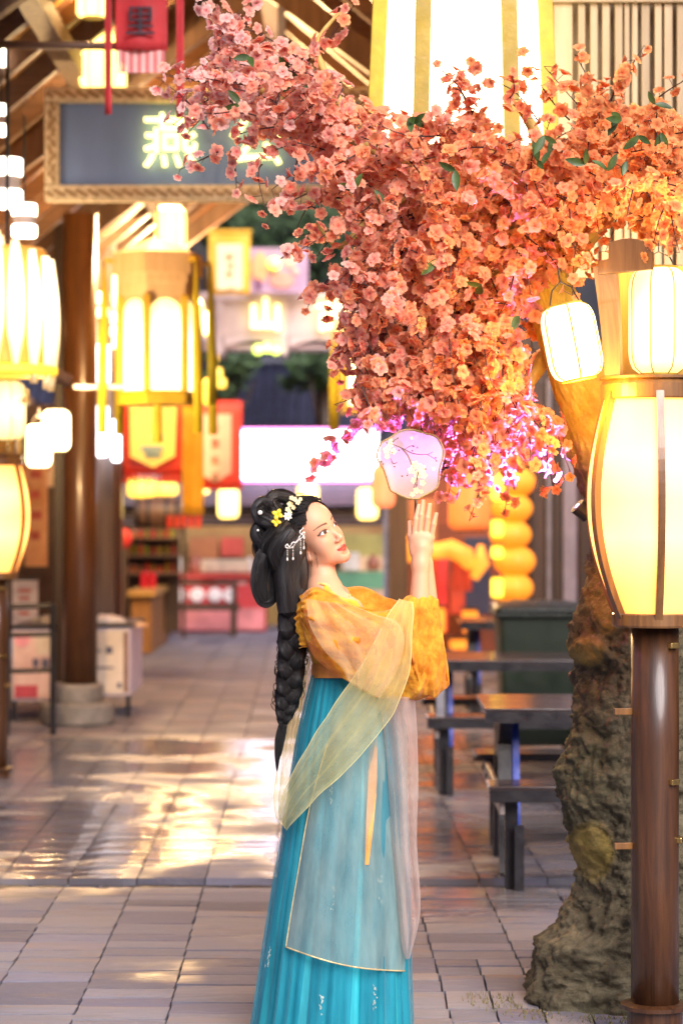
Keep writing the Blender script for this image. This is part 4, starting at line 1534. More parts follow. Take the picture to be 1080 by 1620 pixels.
# dusty pink gauze hanging from the forearms
mb = MB()
rows = []
for i in range(61):
    f = i / 60
    l = crv([(596, 1098), (606, 1150), (614, 1250), (620, 1350), (628, 1430), (634, 1490), (642, 1518)], f)
    r = crv([(656, 1104), (660, 1170), (661, 1250), (659, 1330), (664, 1410), (663, 1455), (648, 1516)], f)
    row = []
    for k in range(48):
        g = 2 * PI * k / 48
        s = (1 - math.cos(g)) / 2
        fo = .007 * math.sin(8 * s + 5 * f) + .005 * math.sin(17 * s - 7 * f)
        row.append(Q(l[0] + (r[0] - l[0]) * s, l[1] + (r[1] - l[1]) * s, -.10 + .05 * -math.sin(g) * (1 - .35 * f) + fo))
    rows.append(row)
mb.add([p for r_ in rows for p in r_], [(i * 48 + k, i * 48 + (k + 1) % 48, (i + 1) * 48 + (k + 1) % 48, (i + 1) * 48 + k) for i in range(60) for k in range(48)])
mb.build('hanging_gauze', PINK_S, woman, smooth=True)


def strip(A, B, name, material, n=80, m=22, fold=.008, kf=3.0, seed=0, edge=None, parent=None):
    """scarf between two edges A and B: (px, py, dy)"""
    rr = random.Random(seed); ph = [rr.uniform(0, 6.3) for _ in range(5)]
    rows = []
    for i in range(n + 1):
        f = i / n
        a_, b_ = crv(A, f), crv(B, f)
        row = []
        for j in range(m + 1):
            s = j / m
            fo = fold * (math.sin(kf * 2 * PI * s + ph[0] + 3 * f) + .5 * math.sin(kf * 4.6 * PI * s + ph[1] - 4 * f)) * min(1, 4 * f + .3)
            p = Q(a_[0] + (b_[0] - a_[0]) * s, a_[1] + (b_[1] - a_[1]) * s, a_[2] + (b_[2] - a_[2]) * s + fo)
            p += Vector(mn.noise_vector(p * 14 + Vector((seed, 0, 0)))) * .005
            row.append(p)
        rows.append(row)
    mb = MB(); mb.grid(rows)
    o = mb.build(name, material, woman, smooth=True)
    if edge:
        mb = MB()
        for j in edge: mb.tube([r_[j] for r_ in rows], .0009, 5)
        mb.build('scarf_edge', GOLD_Y, o, smooth=True)
    return o


GOLD_Y = mat('yellow scarf edge', (.78, .70, .30), .5, var=.2, scale=30, bump=0)
# yellow green scarf: front sweep, then its rise behind the back
strip([(632, 946, -.125), (612, 975, -.19), (590, 1020, -.215), (560, 1072, -.225), (522, 1125, -.22), (488, 1178, -.21), (462, 1222, -.185), (446, 1262, -.14), (441, 1292, -.10)],
      [(652, 952, -.11), (652, 1005, -.185), (645, 1070, -.21), (622, 1128, -.225), (586, 1176, -.235), (548, 1218, -.235), (508, 1256, -.22), (474, 1290, -.18), (452, 1313, -.12)], 'scarf_front', YELL_S, edge=(0, 22), seed=3)
strip([(491, 1040, -.02), (483, 1085, 0), (474, 1130, .02), (468, 1170, .03), (466, 1205, .03), (462, 1240, 0), (456, 1275, -.06), (452, 1311, -.12)],
      [(483, 1036, -.02), (474, 1078, .0), (459, 1118, .04), (449, 1160, .05), (439, 1210, .05), (434, 1255, .0), (436, 1287, -.06), (441, 1296, -.10)], 'scarf_back', YELL_S, edge=(0, 22), fold=.004, seed=5)
# peach scarf over the upper arm
strip([(484, 948, -.19), (487, 978, -.205), (497, 1006, -.222), (517, 1034, -.232), (542, 1058, -.232), (550, 1076, -.228)],
      [(548, 955, -.20), (590, 972, -.205), (626, 985, -.20), (640, 1020, -.205), (624, 1066, -.215), (600, 1106, -.222)], 'scarf_shoulder', PEACH_S, kf=3.6, fold=.006, seed=8)
# ------------------------------------------------------------------ hair
HAIR = bpy.data.materials.new('black hair')
t = NT(HAIR)
uvn = t.n('ShaderNodeAttribute'); uvn.attribute_name = 'strand'
mp = t.n('ShaderNodeMapping'); mp.inputs['Scale'].default_value = (34, 1.6, 1); t.l(uvn.outputs['Vector'], mp.inputs[0])
f = t.noise(mp.outputs[0], 1.0, 6, .7)
t.l(t.ramp(f, [(.35, (.0025, .002, .002)), (.68, (.014, .010, .008))]), t.b.inputs['Base Color'])
t.l(t.ramp(f, [(.3, .42), (.7, .24)]), t.b.inputs['Roughness'])
t.b.inputs['Specular IOR Level'].default_value = .5
t.l(t.bump(f, .006), t.b.inputs['Normal'])


strands = []


def hair_tube(mb_store, pts, rads, n=18, flat=1.0, sub_=5, fly=True):
    """smooth lock with strand coordinates"""
    fine, rr = [], []
    m = len(pts) - 1
    N = m * sub_
    for i in range(N + 1):
        q = crv([tuple(p) for p in pts], i / N)
        fine.append(Vector(q)); rr.append(max(.0006, crv([(r,) for r in rads], i / N)[0]))
    mb = MB(); mb.tube(fine, rr, n, flat=flat, cap=False)
    base = len(mb_store['v'])
    ln = sum((a - b).length for a, b in zip(fine, fine[1:]))
    mb_store['v'] += mb.v
    mb_store['f'] += [tuple(i + base for i in f_) for f_ in mb.f]
    off = random.uniform(0, 20)
    if n >= 18 and fly:
        strands.append((fine, rr, flat))
    for i in range(N + 1):
        for k in range(n):
            a = 2 * PI * k / n
            mb_store['s'].append((math.cos(a) * .5 + off, i / N * ln * 6 + off, math.sin(a) * .5))


def hair_obj(name, st, parent):
    me = bpy.data.meshes.new(name)
    inv_ = wm(woman).inverted()
    me.from_pydata([inv_ @ Vector(v) for v in st['v']], [], st['f'])
    me.polygons.foreach_set('use_smooth', [True] * len(me.polygons))
    me.materials.append(HAIR)
    a = me.attributes.new('strand', 'FLOAT_VECTOR', 'POINT')
    a.data.foreach_set('vector', np.array(st['s'], np.float32).ravel())
    o = bpy.data.objects.new(name, me)
    COL.objects.link(o); o.parent = parent; _WM[o.name] = wm(woman)
    return o


def new(): return {'v': [], 'f': [], 's': []}


# cap: shell over the skull, cut along the hairline
st = new()
NU, NV = 96, 60
BUN = Vector((0, -.175, .045))                   # where the hair is gathered (head frame)
cen = Vector((0, -.088, .034))
okv = {}
grid_ = []
for i in range(NV + 1):
    for k in range(NU):
        th = PI * i / NV; ph = 2 * PI * k / NU
        d = Vector((math.sin(th) * math.cos(ph), math.cos(th), math.sin(th) * math.sin(ph)))   # pole to the front
        v = Vector((cen.x + d.x * .0785, cen.y + d.y * .100, cen.z + d.z * .0905))
        if d.z < 0: v = Vector((cen.x + d.x * .0765, cen.y + d.y * .098 * (1 - .10 * -d.z), cen.z + d.z * .105))
        grid_.append((v, d))
for v, d in grid_:
    lump = 1 + .012 * math.sin(14 * math.atan2(d.x, d.z)) + .008 * math.sin(31 * math.atan2(d.x, d.z) + 6 * d.y)
    q = cen + (v - cen) * lump
    st['v'].append(tuple(hp(*q)))
    st['s'].append((math.atan2(d.x, d.z) * 1.1, d.y * .6, .3))


def hairline(v):
    """True where hair grows"""
    l, f_, u = v
    if u > .035: lim = -.0115 - 3.2 * (l * l) - .32 * max(0, u - .060)
    else: lim = -.036 - .6 * max(0, .04 - u)
    if u < .052: lim = -.030 - 1.35 * (.052 - u)
    if u > .062: lim = max(lim, -.0115 - 3.0 * l * l - .1 * (u - .062))
    if u < -.012: lim = -.108 - .5 * (-.012 - u)
    return f_ < lim


for i in range(NV):
    for k in range(NU):
        ids_ = (i * NU + k, i * NU + (k + 1) % NU, (i + 1) * NU + (k + 1) % NU, (i + 1) * NU + k)
        if all(hairline(grid_[j][0]) for j in ids_): st['f'].append(ids_)
hair = hair_obj('hair', st, woman)

# fine locks swept back from the hairline to the knot
st = new()
rh = random.Random(12)
for q in range(300):
    a = rh.uniform(-2.5, 2.5)
    # a start on the hairline: walk from the crown forwards until the hair stops
    dx, dz = math.sin(a), math.cos(a)
    start = None
    for i in range(NV + 1):
        th = PI * (1 - i / NV)
        v = Vector((cen.x + math.sin(th) * dx * .080, cen.y + math.cos(th) * .1015, cen.z + math.sin(th) * dz * (.092 if dz > 0 else .105)))
        if not hairline(v): break
        start = v
    if start is None or (start.y > -.035 and start.z < .085): continue
    d0 = start - cen
    d1 = BUN + Vector((rh.gauss(0, .02), 0, rh.gauss(0, .035))) - cen
    pts = []
    for i in range(7):
        f_ = i / 6
        d = d0.lerp(d1, f_)
        sc_ = 1.0 / math.sqrt((d.x / .081) ** 2 + (d.y / .1025) ** 2 + (d.z / (.0935 if d.z > 0 else .107)) ** 2)
        pts.append(hp(*(cen + d * sc_ * (1 + .01 * math.sin(PI * f_) + rh.uniform(0, .012)))))
    w = rh.uniform(.0009, .0034)
    hair_tube(st, pts, [w * .5] + [w] * 5 + [w * .6], 5, sub_=3)
# baby hairs at temple and nape
for q in range(34):
    if q < 8: b = hp(-.066, -.055 + rh.uniform(-.02, .01), -.03 + rh.uniform(-.03, .03)); e = b + Vector((rh.uniform(-.004, .014), -.012, -rh.uniform(.02, .06)))
    else: b = hp(-.045 + rh.uniform(-.02, .02), -.12, -.075); e = b + Vector((rh.uniform(.0, .05), -.02, -rh.uniform(.02, .06)))
    m_ = b.lerp(e, .5) + Vector((rh.uniform(-.006, .006), -.006, 0))
    hair_tube(st, [b, m_, e], [.0005, .0004, .0002], 3, sub_=4)
for q in range(40):
    k = rh.uniform(-.06, .06)
    b = hp(k, -.06 + rh.uniform(-.06, .03), .122); e = b + HU * rh.uniform(.004, .014) + HF * rh.uniform(-.03, .02)
    hair_tube(st, [b, b.lerp(e, .5) + HU * .004, e], [.0005, .0004, .0002], 3, sub_=4)
tag(hair_obj('hair_strand', st, hair), kind='stuff')


def lock(name, pts, rads, flat=1.0, n=18):
    st_ = new()
    hair_tube(st_, [Q(*p) for p in pts], [r / PXW for r in rads], n, flat)
    return hair_obj(name, st_, hair)


# coiled knots at the back of the head
lock('hair_loop', [(452, 822, .02), (440, 812, .0), (428, 796, .0), (434, 785, .01), (449, 785, .02), (461, 792, .03), (467, 806, .04)], [10, 11, 11, 11, 11, 11, 10])
lock('hair_loop', [(446, 836, -.03), (428, 826, -.03), (413, 818, -.02), (408, 806, -.01), (416, 797, .0), (430, 800, .0), (440, 812, .01)], [10, 13, 13, 12, 12, 12, 10])
lock('hair_loop', [(442, 850, -.02), (425, 856, -.03), (411, 850, -.02), (408, 838, -.01), (418, 830, .0), (434, 832, .0)], [10, 12, 12, 11, 11, 9])
lock('hair_loop', [(452, 826, -.05), (440, 842, -.06), (428, 858, -.05), (424, 872, -.03), (430, 884, -.02), (440, 900, -.01)], [10, 14, 14, 13, 12, 9])
lock('hair_loop', [(462, 838, -.07), (448, 856, -.075), (438, 876, -.065), (444, 896, -.05), (452, 914, -.03)], [10, 14, 15, 14, 10])
lock('hair_loop', [(418, 842, .03), (414, 866, .03), (424, 882, .03), (440, 888, .03)], [12, 14, 13, 10])
lock('hair_loop', [(446, 812, .06), (432, 818, .07), (420, 832, .06), (424, 850, .05), (440, 862, .04)], [12, 15, 16, 15, 12])
lock('hanging_loop', [(430, 862, -.03), (418, 880, -.035), (411, 905, -.035), (410, 930, -.03), (416, 950, -.025), (426, 950, -.02), (434, 934, -.015), (436, 912, -.01), (440, 890, -.005)], [8, 10, 10, 9.5, 7.5, 7, 8, 9, 8], 1.4)
# hair falling from the head into the braid
lock('back_hair', [(458, 838, -.01), (460, 868, -.03), (458, 905, -.035), (460, 940, -.04), (462, 970, -.045)], [17, 25, 26, 25, 22], 1.25, 28)
lock('back_hair', [(452, 845, .02), (447, 875, .01), (452, 915, .0), (459, 955, -.02)], [18, 22, 21, 16], 1.2, 22)
lock('back_hair', [(476, 868, -.045), (474, 905, -.055), (469, 935, -.05), (468, 965, -.05)], [6, 13, 16, 16], 1.2, 22)
# three-strand braid
n_ = 130
for k in range(3):
    pts, rads = [], []
    for i in range(n_ + 1):
        f_ = i / n_
        cx, cy, w = crv([(466, 940, 21), (464, 985, 20), (462, 1030, 18.5), (459, 1072, 17.5), (455, 1108, 16), (450, 1132, 11), (447, 1148, 5)], f_)
        a = 2 * PI * (2.7 * f_ + k / 3)
        pts.append((cx + math.sin(a) * w * .60, cy, -.045 + math.sin(2 * a) * w * .55 / PXW))
        rads.append(w * .70 * (1 + .10 * math.sin(2 * a + 1)))
    st_ = new()
    fine = [Q(*p) for p in pts]
    hair_tube(st_, fine, [r / PXW for r in rads], 18, 1.05, sub_=1)
    hair_obj('braid_strand', st_, hair)
lock('braid_tail', [(448, 1144, -.045), (444, 1165, -.04), (440, 1190, -.035), (438, 1220, -.03)], [6, 7, 5, 1])
st = new()
for q in range(26):
    py = rh.uniform(985, 1110); sx = -1 if rh.random() < .75 else 1
    cx = crv([(464, 985), (462, 1030), (459, 1072), (455, 1108)], (py - 985) / 125)[0]
    L = rh.uniform(8, 20)
    p0 = (cx + sx * 17, py, -.05)
    pts = [p0, (p0[0] + sx * rh.uniform(5, 9), py + L * .3, -.06), (p0[0] + sx * rh.uniform(5, 8), py + L * .8, -.055), (p0[0] - sx * 2, py + L * 1.1, -.05)]
    hair_tube(st, [Q(*p) for p in pts], [.0016, .0014, .0012, .0006], 4, sub_=5)
tag(hair_obj('stray_curl', st, hair), kind='stuff')

st = new()
for q in range(70):
    px, py = rh.choice(((430, 784), (412, 800), (408, 835), (452, 786), (415, 870), (440, 960), (452, 800), (425, 815)))
    p0 = Q(px + rh.uniform(-8, 8), py + rh.uniform(-8, 14), rh.uniform(-.05, .04))
    d = Vector((rh.uniform(-.02, .012), rh.uniform(-.01, .01), rh.uniform(-.012, .022)))
    hair_tube(st, [p0, p0 + d * .6 + Vector((0, 0, .003)), p0 + d * 1.2 + Vector((rh.uniform(-.006, .006), 0, -.004))], [.0006, .0004, .0002], 3, sub_=5, fly=False)
tag(hair_obj('flyaway_hair', st, hair), kind='stuff')
# loose fibres lying along every lock
st = new()
for fine, rr, flat in strands:
    m = len(fine)
    for q in range(16):
        a0 = rh.uniform(0, 6.3); i0 = rh.randrange(0, max(1, m // 3)); i1 = rh.randrange(2 * m // 3, m)
        if i1 - i0 < 4: continue
        step = max(1, (i1 - i0) // 14)
        pts, drift, ext = [], rh.uniform(-.9, .9), rh.uniform(1.0, 1.07)
        for i in range(i0, i1, step):
            tg = (fine[min(i + 1, m - 1)] - fine[max(i - 1, 0)]).normalized()
            e1 = tg.orthogonal().normalized() if abs(tg.y) > .95 else tg.cross(Vector((0, 1, 0))).normalized()
            e2 = tg.cross(e1)
            a = a0 + drift * (i - i0) / m
            pts.append(fine[i] + (e1 * math.cos(a) + e2 * math.sin(a)) * rr[i] * ext * (1 + .05 * math.sin(i * .7 + a0)))
        if len(pts) > 3: hair_tube(st, pts, [.0005] + [rh.uniform(.0008, .0022)] * (len(pts) - 2) + [.0004], 4, sub_=2, fly=False)
tag(hair_obj('loose_fibre', st, hair), kind='stuff')

# ------------------------------------------------------------------ hair ornaments
YEL = mat('yellow enamel', (.88, .58, .03), .35, var=.2, scale=60, bump=0)
PALE = mat('pale yellow silk flower', (.85, .72, .38), .5, var=.2, scale=60, bump=0)
CREAM = mat('cream flower', (.85, .82, .70), .45, var=.15, scale=60, bump=0)
PEARL = mat('pearl', (.86, .82, .74), .18, var=.05, bump=0, coat=.6)
GOLDO = mat('gold filigree', (.80, .62, .28), .28, .9, var=.15, bump=0)


def flower(px, py, dy, r, n_p, material, name, tilt=(0, -1, .2), w=.42, centre=None):
    c_ = Q(px, py, dy)
    z = Vector(tilt).normalized(); x = z.cross(Vector((0, 0, 1))).normalized(); y = z.cross(x)
    mb = MB()
    a0 = random.uniform(0, 6)
    for k in range(n_p):
        a = a0 + 2 * PI * k / n_p
        d = x * math.cos(a) + y * math.sin(a); s = z.cross(d)
        rows = []
        for i in range(6):
            f_ = i / 5
            ww = r * w * math.sin(PI * (f_ * .86 + .10)) ** .8
            m_ = c_ + d * r * f_ + z * (r * .35 * f_ * (1 - f_) * 2 + r * .12 * f_)
            rows.append([m_ - s * ww + z * r * .08, m_, m_ + s * ww + z * r * .08])
        mb.grid(rows)
    o = mb.build(name, material, hair, smooth=True, thick=.0008)
    if centre is not None:
        mb = MB(); mb.ball(c_ + z * r * .12, r * .22, 8, 6); mb.build('flower_centre', centre, hair, smooth=True)
    return o


flower(439, 814, -.10, .019, 4, YEL, 'hair_flower', w=.36)
flower(437, 826, -.10, .016, 4, YEL, 'hair_flower', w=.36)
flower(455, 817, -.105, .0145, 7, CREAM, 'hair_flower', w=.26, centre=YEL)
for (px, py, r) in [(459, 798, .011), (466, 790, .009), (455, 806, .009), (471, 795, .009), (461, 788, .008), (464, 803, .008), (475, 790, .007), (458, 811, .008)]:
    flower(px, py, -.085 + random.uniform(-.01, .01), r, 5, PALE, 'hair_flower', w=.45)
mb = MB(); mb.ball(Q(411.5, 811, -.055), .0075, 14, 10); mb.build('hair_pearl', PEARL, hair, smooth=True)
mb = MB(); mb.ball(Q(408, 839, -.05), .004, 10, 8); mb.build('hair_pearl', PEARL, hair, smooth=True)
# pearl hair pin: wavy beaded band with four drops
mb = MB()
band = [(479, 836, -.150), (474, 842, -.152), (480, 848, -.153), (474, 853, -.152), (468, 858, -.150), (463, 858, -.147), (458, 865, -.144), (454, 861, -.142), (452, 866, -.140), (462, 866, -.146), (470, 855, -.150), (476, 846, -.152), (481, 842, -.152), (481, 852, -.153)]
for i in range(70):
    p = Q(*crv(band, i / 69)); mb.ball(p, .0017 if i % 4 else .0026, 6, 4)
mb.build('hair_pin', PEARL, hair, smooth=True)
for (px, py, L) in [(454.5, 866, 19), (463.5, 866, 18), (475.5, 855, 20), (480.5, 852, 15)]:
    mb = MB()
    for i in range(7):
        mb.ball(Q(px, py + L * i / 7, -.155), .0012 if i % 2 else .0018, 6, 4)
    mb.ball(Q(px, py + L, -.155), .0030, 8, 6, (1, 1, 1.6))
    mb.build('pin_drop', PEARL, hair, smooth=True)

# ------------------------------------------------------------------ the round fan in her hands
fan = thing('round_fan', 'translucent lobed round fan with embroidered blossoms held up between her palms', 'fan', Q(657, 840, -.01))
FC = (650.5, 734)
ol = [(645, 679.5), (658, 681), (673, 686), (688, 690), (697, 701), (702, 716), (699, 731), (695, 744), (694, 757), (692, 769), (684, 777), (672, 783), (661, 789), (650, 789), (638, 786), (628, 781), (618, 776), (614, 765),
      (610, 752), (605, 739), (598, 728), (596, 720), (599, 709), (605, 699), (616, 693), (626, 686), (636, 681)]
NO = 108
ring = []
for i in range(NO):
    x_ = i / NO * len(ol); j = int(x_); q = x_ - j
    a_, b_, c_, d_ = [ol[(j + o_) % len(ol)] for o_ in (-1, 0, 1, 2)]
    ring.append(tuple(.5 * ((2 * b_[k]) + (c_[k] - a_[k]) * q + (2 * a_[k] - 5 * b_[k] + 4 * c_[k] - d_[k]) * q * q + (3 * b_[k] - a_[k] - 3 * c_[k] + d_[k]) * q ** 3) for k in (0, 1)))
FD = -.012


def fq(px, py, o=0.0):
    # the leaf leans back a little
    return Q(px, py, FD + (735 - py) * .0002 + (px - 650) * .00045 + o)


SILK = sheer('fan silk', (.84, .68, .66), .58, .5, .06, 3, edge=.2, col2=(.86, .72, .70))
mb = MB()
rows = []
for s in (1.0, .75, .5, .25, .02):
    rows.append([fq(FC[0] + (p[0] - FC[0]) * s, FC[1] + (p[1] - FC[1]) * s) for p in ring + [ring[0]]])
mb.grid(rows)
mb.build('silk_leaf', SILK, fan, smooth=True)
RIM = mat('gilt wavy rim', (.30, .22, .09), .4, .5, var=.4, scale=120, bump=.0006)
mb = MB()
mb.tube([fq(*p) for p in ring] + [fq(*ring[0])], .0030, 7, cap=False)
for i in range(0, NO, 2): mb.ball(fq(*ring[i]), .0036, 6, 4)
mb.build('rim', RIM, fan, smooth=True)
mb = MB(); mb.tube([fq(657.5, 789, .002), Q(657.5, 800, -.012), Q(657, 835, -.010), Q(657, 875, -.008)], [.0042, .0046, .0046, .004], 10)
mb.build('handle', WOOD_DARK, fan, smooth=True)
STEM = mat('embroidered stem', (.20, .12, .08), .6, bump=0)
mb = MB()
for pts in ([(610, 700), (625, 704), (640, 711), (652, 717), (666, 719), (676, 719), (684, 724), (690, 727)], [(635, 709), (644, 719), (648, 728), (654, 740)], [(640, 711), (648, 706), (654, 705)], [(618, 725), (622, 733), (628, 731)], [(676, 719), (684, 715)], [(612, 702), (622, 697), (630, 693)], [(654, 740), (660, 756), (658, 772)]):
    mb.tube([fq(*crv(pts, i / 14), -.0022) for i in range(15)], .0011, 4)
for (px, py) in [(654, 706), (660, 708), (652, 713), (689, 724), (690, 729), (673, 742), (644, 752), (636, 753), (659, 767), (624, 738), (603, 730), (606, 734), (629, 693), (622, 698), (631, 712), (620, 716)]:
    mb.ball(fq(px, py, -.003), .0030, 6, 4, (1, .4, .8))
mb.build('embroidered_stem', STEM, fan, smooth=True)
mb = MB()
rf = random.Random(3)
for (px, py, r) in [(656, 735, 9), (666, 741, 10), (650, 744, 8), (660, 750, 9), (670, 752, 8), (654, 760, 7), (668, 764, 7), (658, 776, 7), (652, 782, 6), (666, 778, 5), (611, 712, 8), (617, 704, 7), (622, 714, 7), (612, 722, 6), (618, 697, 5), (651, 693, 4), (686, 742, 4)]:
    c_ = (px, py); a0 = rf.uniform(0, 6)
    for k in range(5):
        a = a0 + 2 * PI * k / 5
        tip = (px + r * .8 * math.cos(a), py + r * .8 * math.sin(a))
        l_ = (px + r * .6 * math.cos(a - .5), py + r * .6 * math.sin(a - .5)); r_ = (px + r * .6 * math.cos(a + .5), py + r * .6 * math.sin(a + .5))
        mb.add([fq(*c_, -.0022), fq(*l_, -.0034), fq(*tip, -.0030), fq(*r_, -.0034)], [(0, 1, 2, 3)])
tag(mb.build('embroidered_flower', PALE, fan), kind='stuff')
# ================================================================== covered walk on the left: roof, column, signs, lanterns
def pbox(mb, x0, y0, x1, y1, Y, depth):
    """box whose front face fills these photo pixels at distance Y"""
    a, b = P(x0, y0, Y), P(x1, y1, Y)
    mb.box(((a.x + b.x) / 2, Y + depth / 2, (a.z + b.z) / 2), (abs(b.x - a.x), depth, abs(a.z - b.z)))
    return mb


def ridge_z(x): return 5.40 - .84 * abs(x + .5)


roof = thing('pavilion_roof', 'timber gable roof over the walk with brown rafters under orange boards', 'roof', (-.5, 20, 0))
RY0, RY1 = 11.5, 24.2
mb = MB()
for sgn, xe in ((-1, -3.4), (1, 1.5)):
    nb_ = 26
    for i in range(nb_):
        x0 = -.5 + (xe + .5) * i / nb_; x1 = -.5 + (xe + .5) * (i + 1) / nb_
        o_ = .006 * (i % 2)
        a = [(x0, RY0, ridge_z(x0) + o_), (x1 - sgn * .006, RY0, ridge_z(x1) + o_), (x1 - sgn * .006, RY0, ridge_z(x1) + .03 + o_), (x0, RY0, ridge_z(x0) + .03 + o_)]
        b = [(x, RY1, z) for x, _, z in a]
        mb.add(a + b, [(0, 1, 2, 3), (7, 6, 5, 4), (0, 4, 5, 1), (1, 5, 6, 2), (2, 6, 7, 3), (3, 7, 4, 0)])
mb.build('roof_boards', WOOD_ORANGE, roof, kind='stuff')
n_r = 19
for i in range(n_r):
    Y = RY0 + .1 + (RY1 - RY0 - .2) * i / (n_r - 1)
    for xe in (-3.4, 1.5):
        mb = MB()
        mb.bar((-.5, Y, ridge_z(-.5) - .075), (xe, Y, ridge_z(xe) - .075), .09, .13)
        mb.build('rafter', WOOD_X, roof)
for x in (-.5, -1.6, -2.7, .6):
    mb = MB(); mb.bar((x, RY0 - .1, ridge_z(x) - .20), (x, RY1, ridge_z(x) - .20), .12, .12); mb.build('purlin', WOOD_BROWN, roof)
for Y in (12.0, 15.6, 19.6, 23.6):
    mb = MB(); mb.bar((-3.3, Y, 3.0), (-.5, Y + .0, 5.05), .10, .16); mb.build('principal_beam', WOOD_BROWN, roof)
    mb = MB(); mb.bar((-.5, Y + .01, 5.05), (1.4, Y, 3.65), .10, .16); mb.build('principal_beam', WOOD_BROWN, roof)
for (px, Y) in ((445, 15.6),):
    mb = MB(); a = P(px, 84, Y); mb.bar(a, (a.x, Y, ridge_z(a.x) - .02), .05, .05, (0, 1, 0)); mb.build('steel_hanger', STEEL, roof)

# round column on its stone drum
colm = thing('round_column', 'tall round brown column standing on a two step grey stone drum', 'column', P(124, 1145, 18.5))
STONE_G = mat('grey carved stone', (.20, .185, .17), .6, 0, .35, 7, bump=.006)
c0 = P(123, 1148, 18.5)
mb = MB(); mb.lathe([(.27, 0), (.285, .02), (.285, .15), (.27, .17)], c=(c0.x, 18.5, 0), n=32); mb.build('stone_step', STONE_G, colm)
mb = MB(); mb.lathe([(.19, .165), (.20, .18), (.20, .29), (.185, .31)], c=(c0.x, 18.5, 0), n=32); mb.build('stone_drum', STONE_G, colm)
mb = MB(); mb.lathe([(.132, .305), (.13, 1.5), (.128, 3.9)], c=(c0.x + .02, 18.5, 0), n=32); mb.build('shaft', POST_M, colm, smooth=True)
post2 = MB(); pbox(post2, 85, 300, 106, 1132, 18.9, .14)
tag(post2.build('timber_post', WOOD_DARK, None, bevel=.01), 'dark square timber post close behind the round brown column', 'post')
post3 = MB(); pbox(post3, 148, 330, 179, 985, 21.5, .3)
tag(post3.build('timber_post', wood('grey brown plank', (.09, .07, .065), (.20, .16, .15), .55), None, bevel=.01), 'wide grey brown timber post between the column and the big hexagonal lantern', 'post')
post4 = MB(); pbox(post4, 181, 560, 193, 985, 21.7, .12)
tag(post4.build('timber_post', WOOD_POST, None, bevel=.006), 'thin reddish post beside the wide grey brown timber post', 'post')

# painted name board with glowing letters
board = thing('sign_board', 'long slate blue sign board in a carved pale gold frame with glowing yellow characters', 'sign', P(330, 318, 14))
mb = MB(); pbox(mb, 92, 160, 568, 295, 14.02, .05)
mb.build('panel', mat('slate blue panel', (.15, .22, .38), .35, 0, .25, 1.5, stretch=(1, 1, .2), bump=0), board)
FRAME = mat('carved gold frame', (.72, .50, .24), .5, 0, .35, 30, bump=.01, col2=(.90, .72, .44))
mb = MB()
for a in ((70, 137, 592, 161), (70, 292, 592, 318)): 
    mb = MB(); pbox(mb, *a, 13.96, .1); mb.build('frame_rail', FRAME, board, bevel=.012)
for a in ((70, 161.3, 94, 291.7), (568, 161.3, 592, 291.7)):
    mb = MB(); pbox(mb, *a, 13.96, .1); mb.build('frame_stile', FRAME, board, bevel=.012)
CARVE = mat('carving', (.34, .18, .06), .6)
mb = MB()
for i in range(86):
    f = i / 85
    for y in (149, 305):
        c = P(76 + 510 * f, y + 4 * math.sin(i * 2.1), 13.955); mb.ball(c, .012, 6, 4, (1.4, .6, .8))
for i in range(22):
    for x in (82, 580):
        c = P(x + 4 * math.sin(i * 1.9), 166 + 120 * i / 21, 13.955); mb.ball(c, .012, 6, 4, (.8, .6, 1.4))
tag(mb.build('carving', CARVE, board), kind='stuff')
LET = glow('glowing letter', (1.0, .88, .24), 1.8, (.9, .9, .6), scale=20)
for ch, px, py in (('燕', 270, 229), ('公', 406, 226)):
    text_mb(ch, .34, .02, facing(P(px, py, 13.98))).build('glowing_character', LET, board)

# bamboo rod with red banner and ribbons
ROD = MB(); ROD.cyl(P(-40, 70, 12.5), P(266, 74, 12.5), .021, .02, 12)
tag(ROD.build('bamboo_pole', WOOD_X, None, smooth=True), 'brown bamboo pole carrying the red banner above the sign board', 'pole')
RED = mat('red banner cloth', (.50, .030, .035), .7, 0, .2, 6, bump=.002)
RED2 = mat('faded red pleats', (.62, .16, .16), .7, 0, .25, 6)
PINKW = mat('pale pink pleat', (.80, .45, .42), .7, 0, .1, 6)
INK = mat('dark ink', (.025, .018, .03), .7, 0, .1, 6, bump=0)
ban = thing('hanging_banner', 'red cloth banner with a dark character and pleated pink hem above the sign board', 'banner', P(224, 115, 12.46))


def cloth(x0, y0, x1, y1, Y, amp=.02, k=3.0, n=18, m=8, ph=0.0, th=.004, taper=0.0):
    rows = []
    for i in range(m + 1):
        f = i / m
        rows.append([P(x0 + (x1 - x0) * j / n, y0 + (y1 - y0) * f, Y) + Vector((0, amp * math.sin(k * j / n * 2 * PI + ph + 1.3 * f) * (.3 + f), 0)) for j in range(n + 1)])
    mb = MB(); mb.grid(rows)
    return mb


cloth(182, -60, 265, 80, 12.44, .012, 1.2).build('cloth', RED, ban, thick=.004, smooth=True)
for i in range(12):
    x = 186 + 76 * i / 12
    mb = MB(); pbox(mb, x, 80, x + 5.6, 115, 12.45, .012); mb.build('pleat', RED2 if i % 2 else PINKW, ban)
text_mb('里', .165, .004, facing(P(222, 36, 12.41))).build('character', INK, ban)
for (x0, x1, yb, lab) in ((166, 177, 181, 'narrow red ribbon hanging before the pale lantern, left of the red banner'), (279, 291, 187, 'narrow red ribbon hanging over the glowing sign character, right of the red banner')):
    tag(cloth(x0, -80, x1, yb, 12.35, .01, .7, n=4, m=14).build('ribbon', RED, None, thick=.003, smooth=True), lab, 'ribbon', 'red ribbons by the banner')

